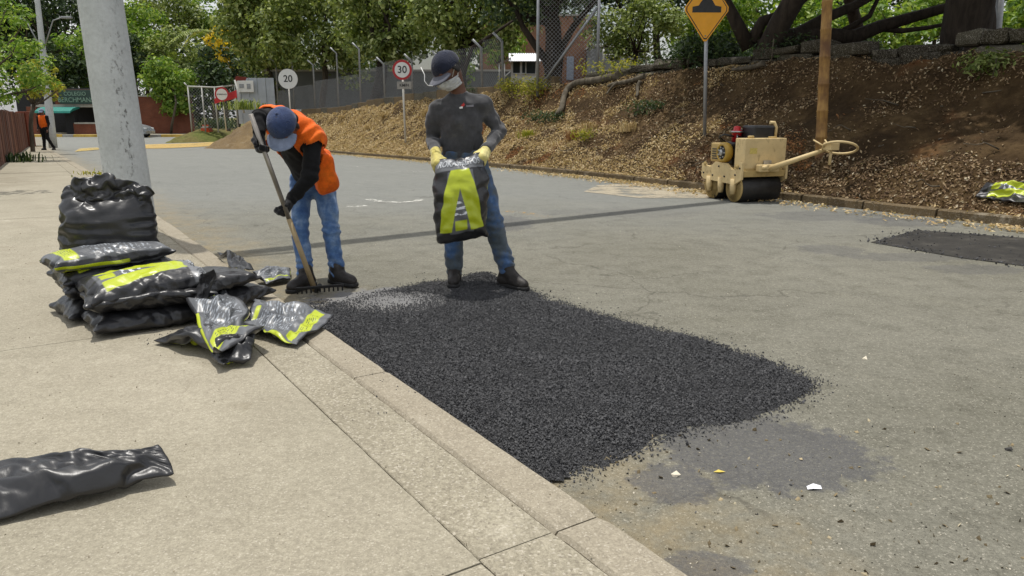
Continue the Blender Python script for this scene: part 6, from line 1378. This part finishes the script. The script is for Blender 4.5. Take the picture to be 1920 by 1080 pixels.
# ---- row behind the wire fence
ptree('leafy_tree', 'grey-green tree at the sand heap end of the fenced row', 488, 36, 72, 128, 50, 1.0, LG, 1, 505, leaf=.33, per=165, clumps=64, cr=.32, trunk=.2)
ptree('leafy_tree', 'broad grey-green tree above the white 20 speed sign', 608, 18, 112, 124, 46, 1.4, LG, 2, 596, leaf=.31, per=165, clumps=80, cr=.28, trunk=.2)
ptree('leafy_tree', 'dense tree with a thick dark trunk between the two speed signs', 738, 10, 112, 116, 40, 1.7, LG, 3, 690, leaf=.28, per=205, clumps=80, cr=.28, trunk=.33, bark=M_BARKD)
ptree('leafy_tree', 'dark leaning tree whose boughs hang behind the masked man', 878, -4, 128, 98, 31, 2.0, LG, 4, 862, leaf=.21, per=320, clumps=80, cr=.28, trunk=.22, bark=M_BARKD, limbs=[([P(868, 140, 28), P(885, 90, 28), P(930, 60, 28), P(975, 30, 28)], .12, .05)])
# ---- forked tree behind the chain link panel
Yt = 24.5; b4 = np.array([P(1040, 150, Yt)[0], Yt, 2.1]); pp4 = lambda u, v: P(u, v, Yt)
tree('forked_tree', 'forked tree with dark stems behind the chain link panel', b4, pp4(1010, -35), (2.1, 2.0, 1.1), LD, 7, leaf=.17, per=300, clumps=30, trunk=.30, bark=M_BARKD, nl=5, fork=.2,
     limbs=[([pp4(1038, 148), pp4(1022, 112), pp4(1000, 80), pp4(980, 50), pp4(965, 10)], .20, .09), ([pp4(1040, 148), pp4(1036, 95), pp4(1030, 50), pp4(1022, -20)], .22, .12), ([pp4(1044, 148), pp4(1052, 90), pp4(1075, 50), pp4(1100, 20), pp4(1130, -20)], .19, .08)],
     extra=[(pp4(960, 20), .6), (pp4(930, 35), .5), (pp4(1000, 5), .6), (pp4(1080, -10), .7)])
ptree('round_shrub', 'pale green many-stemmed shrub behind the stone wall', 1195, 52, 95, 48, 31, 2.1, LG, 9, 1195, leaf=.17, per=420, clumps=40, cr=.3, trunk=.09, bark=M_BARKD, nl=16, cat='shrub', fork=.05, up=.9)
ptree('round_shrub', 'dark tree filling the gap above the pale shrub', 1200, -40, 130, 50, 34, 2.2, LD, 10, 1260, leaf=.2, per=260, clumps=30, trunk=.18, bark=M_BARKD, cat='tree')
ptree('small_bush', 'little yellow-green bush behind the masked man', 873, 138, 20, 20, 40, 1.8, LB, 12, None, leaf=.13, per=900, clumps=12, trunk=.05, cat='bush')
ptree('small_bush', 'bright green tree behind the guard booth', 935, 85, 50, 32, 56, 1.8, LB, 13, None, leaf=.3, per=160, clumps=18, trunk=.12, cat='tree')
# ---- big trees shading the slope on the right
Yr = 16.5; pr_ = lambda u, v, Y=Yr: P(u, v, Y)
b6 = np.array([*P(1425, 100, Yr)[:2], 2.0])
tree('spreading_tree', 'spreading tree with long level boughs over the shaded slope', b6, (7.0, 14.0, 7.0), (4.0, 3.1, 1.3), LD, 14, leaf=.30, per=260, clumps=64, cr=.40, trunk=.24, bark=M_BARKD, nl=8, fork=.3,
     limbs=[([pr_(1420, 92), pr_(1470, 72), pr_(1530, 66), pr_(1600, 70), pr_(1650, 50), pr_(1720, 30), pr_(1790, 10, 16), pr_(1850, -30, 15.6)], .30, .09), ([pr_(1440, 85), pr_(1500, 62), pr_(1545, 35), pr_(1600, 12), pr_(1660, -20)], .22, .09),
            ([pr_(1410, 80), pr_(1430, 40), pr_(1480, 22), pr_(1540, -30)], .20, .08), ([pr_(1405, 90), pr_(1380, 40), pr_(1360, 0), pr_(1340, -40)], .22, .1), ([pr_(1640, 52), pr_(1690, 58), pr_(1740, 52), pr_(1800, 40, 16)], .09, .04), ([pr_(1560, 70), pr_(1630, 30), pr_(1650, -10)], .09, .05)])
b7 = np.array([*P(1815, 90, 14.2)[:2], 2.1])
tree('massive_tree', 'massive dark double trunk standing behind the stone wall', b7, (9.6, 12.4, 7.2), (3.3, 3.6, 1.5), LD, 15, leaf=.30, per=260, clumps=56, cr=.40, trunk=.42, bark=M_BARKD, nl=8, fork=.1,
     limbs=[([P(1838, 95, 14.4), P(1842, 40, 14.4), P(1838, -30, 14.4), P(1850, -110, 14.4)], .32, .22), ([P(1790, 95, 14.0), P(1800, 40, 14), P(1806, -30, 14.0)], .2, .24)])
b8 = np.array([*P(1650, 80, 20)[:2], 2.2])
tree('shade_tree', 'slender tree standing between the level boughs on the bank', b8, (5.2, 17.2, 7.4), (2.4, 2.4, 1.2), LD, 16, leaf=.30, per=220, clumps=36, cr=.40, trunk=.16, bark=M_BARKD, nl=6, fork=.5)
# ---- sunlit greenery behind them
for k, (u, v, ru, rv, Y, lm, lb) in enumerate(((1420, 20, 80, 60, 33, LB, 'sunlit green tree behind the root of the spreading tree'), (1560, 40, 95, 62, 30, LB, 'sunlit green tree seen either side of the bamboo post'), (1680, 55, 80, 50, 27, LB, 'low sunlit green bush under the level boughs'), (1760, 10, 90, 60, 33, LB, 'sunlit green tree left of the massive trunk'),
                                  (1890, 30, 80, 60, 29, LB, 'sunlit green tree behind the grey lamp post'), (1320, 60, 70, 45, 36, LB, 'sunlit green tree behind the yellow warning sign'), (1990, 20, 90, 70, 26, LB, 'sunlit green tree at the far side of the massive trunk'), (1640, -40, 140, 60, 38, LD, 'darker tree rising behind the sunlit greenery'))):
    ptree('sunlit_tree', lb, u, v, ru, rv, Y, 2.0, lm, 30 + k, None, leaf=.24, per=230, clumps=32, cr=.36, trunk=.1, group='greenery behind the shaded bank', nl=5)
for k, (u, v, ru, rv, Y, lb) in enumerate(((1325, 92, 62, 26, 18, 'dark undergrowth left of the spreading tree'), (1470, 98, 50, 16, 17.5, 'dark undergrowth at the foot of the spreading tree'), (1590, 92, 55, 16, 18, 'dark undergrowth between bamboo post and slender tree'))):
    ptree('dark_bush', lb, u, v, ru, rv, Y, 2.1, LD, 130 + k, None, leaf=.13, per=900, clumps=26, cr=.4, trunk=.04, cat='bush', nl=6)
# ---- left: trees over the fence and along the far street
ptree('fence_tree', 'light green tree leaning over the brown board fence', 22, 130, 70, 62, 21, -.1, LB, 50, -60, leaf=.13, per=520, clumps=40, cr=.3, trunk=.1, nl=8)
ptree('fence_tree', 'olive feathery tree spreading in front of the lamp pole', 78, 150, 40, 40, 30, -.3, LY, 51, 40, leaf=.16, per=420, clumps=26, cr=.32, trunk=.09, nl=6)
ptree('fence_tree', 'leafy bough of a green tree high over the board fence', 10, 40, 50, 45, 24, -.1, LB, 52, -50, leaf=.15, per=380, clumps=20, cr=.34, trunk=.1, nl=5)
ptree('fence_tree', 'overhanging fence tree whose boughs shade the sidewalk behind the sacks', -130, -120, 90, 40, 11.5, .05, LB, 53, -300, leaf=.12, per=420, clumps=24, cr=.3, trunk=.1, nl=6)
far = [(95, 10, 95, 110, 82, LD, 'tall dark tree behind the lamp pole'), (30, 60, 70, 90, 86, LD, 'dark tree standing behind the board fence trees'), (150, 120, 50, 60, 72, LB, 'fresh green tree above the gatehouse name board'), (110, 130, 45, 45, 70, LD, 'dark round tree behind the gatehouse awning'),
       (205, 130, 60, 75, 76, LD, 'dark tree hidden behind the thick concrete pole'), (268, 75, 55, 70, 80, LB, 'light green tree right of the concrete pole'), (335, 110, 62, 60, 78, LG, 'grey-green tree above the brick wall'), (420, 140, 55, 45, 66, LD, 'dark tree behind the white tube fence'), (430, 95, 40, 40, 70, LF, 'tree covered in yellow blossom'),
       (318, 30, 55, 40, 92, LG, 'pale thin tree against the sky'), (245, 40, 50, 60, 95, LG, 'pale tree touching the right side of the concrete pole'), (390, 30, 45, 45, 96, LB, 'light tree between the pale thin tree and the blossom'), (470, 60, 60, 80, 84, LD, 'dark tree between the blossom tree and the fenced row')]
for k, (u, v, ru, rv, Y, lm, lb) in enumerate(far): ptree('street_tree', lb, u, v, ru, rv, Y, -.45, lm, 60 + k, None, leaf=.42, per=85, clumps=36, cr=.34, trunk=.22, nl=6)
# creeper on the wall, palm
cv = thing('wall_creeper', 'thick green creeper tumbling over the brick wall', 'creeper', (P(318, 215, 63.5)[0], 63.3, ZB)); o_ = np.array(cv.location)
V, F = crown_mesh([(P(u, v, 63.4) - o_, px(r_, 63)) for u, v, r_ in ((290, 150, 26), (305, 125, 24), (320, 160, 28), (330, 190, 24), (345, 150, 24), (300, 178, 18), (318, 205, 18), (345, 200, 16), (285, 130, 18))], 330, .32, 90, .4); link_mesh('foliage', np_mesh('foliage', V, F), LB, cv)
mb = MB(); limb(mb, (0, .05, 0), P(318, 160, 63.4) - o_, .12, .05, 3); mb.build('stem', M_BARK, cv)
pm = thing('palm_tree', 'feathery palm with drooping fronds above the white tube fence', 'palm', (P(398, 150, 74)[0], 74, -.45)); o_ = np.array(pm.location); tp = P(395, 60, 74) - o_
mb = MB(); limb(mb, (0, 0, 0), tp, .25, .18, 4, .02); mb.build('trunk', M_BARK, pm)
for k in range(16):
    a = 2 * math.pi * k / 16 + .3 * math.sin(k * 5); L_ = 3.4 + .8 * math.sin(k * 3); Cs = []; Ns = []; T_ = []
    for j in range(26):
        s_ = (j + 1) / 26; c_ = tp + np.array([math.cos(a) * L_ * s_, math.sin(a) * L_ * s_, 1.6 * s_ - 3.2 * s_ * s_])
        for sd in (-1, 1):
            w_ = .75 * math.sin(math.pi * (.12 + .85 * s_)); e = np.array([-math.sin(a) * sd, math.cos(a) * sd, -.55]); e /= np.linalg.norm(e); d_ = np.array([math.cos(a), math.sin(a), 0]) * .05
            Cs.append([c_ - d_, c_ + e * w_ + d_ * 3, c_ + e * w_ * .5 + d_ * 2.4, c_ + d_])
    V = np.array(Cs).reshape(-1, 3); link_mesh('frond', np_mesh('frond', V, np.arange(len(V)).reshape(-1, 4)), LY if k % 5 == 0 else LG, pm)['kind'] = 'stuff'
# distant wood closing the view
cl = []
for k in range(70):
    u = rg.uniform(-260, 1980); Y = rg.uniform(96, 112); v = rg.uniform(40, 205) if (u < 210 or u > 405) else rg.uniform(85, 205); cl.append((P(u, v, Y), px(rg.uniform(40, 75), Y)))
V, F = crown_mesh(cl, 26, .75, 99, .5); tag(link_mesh('distant_wood', np_mesh('distant_wood', V, F), LD), 'distant dark green wood closing the view behind the school', 'wood', kind='stuff')
# ---- litter on the slope: dry leaves, straw, rusty drifts
r_ = np.random.default_rng(77); N = 300000; ii = r_.uniform(0, len(KS) - 2, N); ww = r_.uniform(0, 1.08, N) ** .9
Q = bank_pt(ii, np.clip(ww, 0, 1.1)); uv_ = proj(Q); inn = (uv_[:, 0] > -80) & (uv_[:, 0] < 2000) & (Q[:, 1] > 5)
den = .45 + .5 * fbm(Q * 1.3, 41, 2); near = np.clip(13 / Q[:, 1], .25, 1.2)
den = np.where(ww < .28, den + .55, den); den = np.where((uv_[:, 0] > 1480) & (ww > .33) & (ww < .85), den - .36, den)
keep = inn & (r_.uniform(0, 1, N) < np.clip(den, .04, 1) * .9); Q = Q[keep]; U_ = uv_[keep, 0]; wk = ww[keep]
e1 = bank_pt(ii[keep] + .3, np.clip(wk, 0, 1)) - bank_pt(ii[keep] - .3, np.clip(wk, 0, 1)); e2 = bank_pt(ii[keep], np.clip(wk + .03, 0, 1.05)) - bank_pt(ii[keep], np.clip(wk - .03, 0, 1.0))
nb = np.cross(e1, e2); nb /= np.linalg.norm(nb, axis=1)[:, None] + 1e-9; nb[nb[:, 2] < 0] *= -1
def litter(name, sel, mat, label, lo, hi, seed, wild=.55, asp=.5, lift=.02):
    n = sel.sum(); rr = np.random.default_rng(seed); sz = rr.uniform(lo, hi, n) * (1 + .6 * np.clip((Q[sel, 1] - 14) / 20, 0, 1)); V, F = leaves(Q[sel] + nb[sel] * (lift * rr.uniform(.2, 1.3, n))[:, None], nb[sel] + rr.normal(size=(n, 3)) * wild, sz, seed, asp, .35); return tag(link_mesh(name, np_mesh(name, V, F), mat), label, 'leaf litter', kind='stuff')
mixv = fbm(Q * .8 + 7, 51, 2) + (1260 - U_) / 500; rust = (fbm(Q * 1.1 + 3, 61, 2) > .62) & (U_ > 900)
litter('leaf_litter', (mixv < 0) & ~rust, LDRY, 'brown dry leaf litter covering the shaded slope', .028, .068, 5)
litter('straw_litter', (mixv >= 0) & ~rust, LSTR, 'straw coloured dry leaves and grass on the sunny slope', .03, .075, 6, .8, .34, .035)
litter('rust_litter', rust, LORG, 'drifts of rusty orange leaves on the slope', .03, .065, 7)
# golden leaves blown along the far gutter
N = 26000; ii2 = r_.uniform(6, len(KS) - 8, N); off = r_.normal(-.10, .27, N); off = np.where(off > .3, -off, off); f = lambda A: np.interp(ii2, np.arange(len(KS)), A)
G2 = np.stack([f(KX) + f(KN[:, 0]) * off, f(KY) + f(KN[:, 1]) * off], 1); G2 = np.c_[G2, gz(G2[:, 0], G2[:, 1]) + .012 + .02 * r_.uniform(0, 1, N) + np.where(off > -.01, .108, 0)]; k2 = r_.uniform(0, 1, N) < np.clip(.55 + .6 * fbm(G2 * 1.0, 71, 2), .05, 1); G2 = G2[k2]
V, F = leaves(G2, np.array([0, 0, 1.0]) + r_.normal(size=(len(G2), 3)) * .35, r_.uniform(.03, .075, len(G2)), 8, .5, .3); tag(link_mesh('gutter_litter', np_mesh('gutter_litter', V, F), LSTR), 'golden leaves blown along the far gutter', 'leaf litter', kind='stuff')
# twigs
for k in range(26):
    q = bank_hit(r_.uniform(1050, 1900), r_.uniform(150, 350)); a = r_.uniform(0, 6.28); L_ = r_.uniform(.2, .6); mb = MB(); limb(mb, (0, 0, .03), (math.cos(a) * L_, math.sin(a) * L_ * .5, .05 + .2 * r_.uniform(-.5, .8) * L_), .011, .004, k, .15, 5); o = mb.build('fallen_twig', M_ROOT); o.location = tuple(q); tag(o, 'bare dry twig lying among the leaves on the slope', 'twig', 'twigs on the slope')
# roots and the undercut brow
def root(path, r0, r1, label, lift=.06):
    pts = [bank_hit(u, v) + np.array([-.02, -.06, lift]) for u, v in path]; o = thing('exposed_root', label, 'root', pts[0]); P_ = []
    for i in range(len(pts) - 1):
        for t_ in np.linspace(0, 1, 5)[:-1]: P_.append(pts[i] + (pts[i + 1] - pts[i]) * t_ - pts[0])
    P_.append(pts[-1] - pts[0]); P_ = np.array(P_); P_[:, :] = np.stack([np.convolve(np.pad(P_[:, k], 2, 'edge'), np.ones(5) / 5, 'valid') for k in range(3)], 1); P_ = P_ + .03 * np.stack([vn(P_ * 4 + 2, k) for k in (1, 2, 3)], 1)
    mb = MB(); n_ = len(P_); mb.tube(P_, [r0 + (r1 - r0) * i / (n_ - 1) for i in range(n_)], 10); mb.build('bark', M_ROOT, o)
root([(1165, 146), (1130, 148), (1098, 154), (1072, 166), (1058, 184), (1052, 212), (1046, 222)], .11, .07, 'thick pale root bending down over the sunny slope', .08)
root([(1215, 152), (1190, 156), (1160, 160), (1135, 168)], .07, .04, 'level root running under the brow beside the thick root'); root([(1205, 158), (1198, 172), (1192, 188)], .06, .03, 'short root dropping from the brow below the shrub'); root([(1165, 162), (1150, 172), (1140, 186)], .04, .02, 'thin root dropping below the level root')
root([(1440, 128), (1400, 134), (1370, 140)], .06, .03, 'dark root lying along the brow left of the bamboo post')
# ---- small plants
def tuft(u, v, n, L_, mat, label, seed, spread=.25, name='grass_tuft', at=None, wd=.006, cat='grass', group='tufts on the slope'):
    q = bank_hit(u, v) if at is None else at; rr = np.random.default_rng(seed); o = thing(name, label, cat, q, group); V = []; F = []
    for k in range(n):
        a = rr.uniform(0, 6.28); l_ = L_ * rr.uniform(.5, 1.2); b = rr.normal(size=2) * spread * .4; t_ = np.array([math.cos(a), math.sin(a)]) * l_ * rr.uniform(.2, .8); s_ = np.array([-math.sin(a), math.cos(a)]) * wd * rr.uniform(.6, 1.3)
        p0 = np.array([*b, -.02]); p1 = np.array([*(b + t_ * .45), l_ * .65]); p2 = np.array([*(b + t_), l_ * rr.uniform(.55, .95)]); s3 = np.array([*s_, 0]); i = len(V); V += [p0 - s3, p0 + s3, p1 + s3, p1 - s3, p2]; F += [(i, i + 1, i + 2, i + 3), (i + 3, i + 2, i + 4)]
    me = bpy.data.meshes.new('blades'); me.from_pydata([tuple(x) for x in V], [], F); me.update(); tag(link_mesh('blades', me, mat, o), kind='stuff'); return o
def herb(u, v, n, rad, leaf, mat, label, seed, at=None):
    q = bank_hit(u, v) if at is None else at; o = thing('low_plant', label, 'plant', q); V, F = crown_mesh([(np.array([rg.normal() * rad * .5, rg.normal() * rad * .4, rad * .35 + .05]), rad * .55) for _ in range(7)], n / 7 / (rad * .55) ** 2, leaf, seed, .8, .4); link_mesh('foliage', np_mesh('foliage', V, F), mat, o); mb = MB(); mb.tube([(0, 0, -.05), (.02, 0, rad * .6)], .012, 5); mb.build('stem', M_ROOT, o)
herb(1020, 232, 420, .45, .09, LD, 'dark green weed patch at the foot of the thick root', 201); herb(1000, 190, 700, .8, .10, LY, 'yellow-green scrub on the slope beside the masked man', 202); herb(965, 175, 500, .6, .10, LY, 'olive scrub on the brow behind the masked man', 203)
herb(1195, 225, 420, .5, .08, LD, 'dull green weeds half way down the slope', 204); herb(1230, 215, 240, .3, .07, LD, 'small green weed right of the dull weeds', 205); herb(1872, 150, 600, .45, .10, LG, 'grey-green fern clump under the stone wall', 206); herb(1150, 128, 500, .6, .09, LY, 'olive weeds crowning the brow under the pale shrub', 207); herb(1090, 268, 260, .35, .07, LY, 'sparse pale weeds low on the sunny slope', 208)
herb(1290, 120, 500, .7, .10, LD, 'dark ground ivy spilling over the brow by the warning sign', 209); herb(1445, 118, 500, .8, .1, LD, 'dark ground ivy below the spreading tree', 210); herb(880, 165, 300, .4, .09, LD, 'low dark weeds on the brow left of the forked tree', 211)
for k, (u, v, n, L_, m_) in enumerate(((1075, 262, 60, .3, LORG), (1105, 240, 60, .28, LSTR), (930, 262, 70, .3, LSTR), (990, 255, 80, .3, LY), (840, 240, 70, .35, LSTR), (720, 225, 80, .4, LSTR), (690, 245, 60, .35, LSTR), (800, 215, 90, .4, LSTR), (640, 225, 80, .4, LSTR), (1180, 250, 60, .3, LSTR))): tuft(u, v, n * 3, L_ * .8, m_, {LORG: 'rust coloured grass tuft on the slope', LSTR: 'straw coloured grass tuft on the slope', LY: 'yellow-green grass tuft on the slope'}[m_], 300 + k)
tuft(0, 0, 140, .3, LD, 'green grass tuft at the foot of the board fence', 401, .9, at=G(22, 303, KZ), wd=.02, group=None); tuft(0, 0, 60, .10, LY, 'low green weeds in the joint behind the concrete pole', 402, .6, at=G(178, 328, KZ - .02), wd=.012, group=None)
tuft(0, 0, 160, .6, LG, 'tall pale grass growing behind the sand heap', 403, 1.2, at=P(455, 205, 41.5), wd=.03, group=None); tuft(0, 0, 120, .8, LD, 'dark weeds on the far verge beside the barrier', 404, 1.2, at=P(410, 240, 51), wd=.05, group=None)
print('green', round(time.time() - T0, 1))

print('script time', round(time.time() - T0, 1), 'tris', sum(len(m_.loops) - 2 * len(m_.polygons) for m_ in {o.data for o in sc.objects if o.type == 'MESH'}))
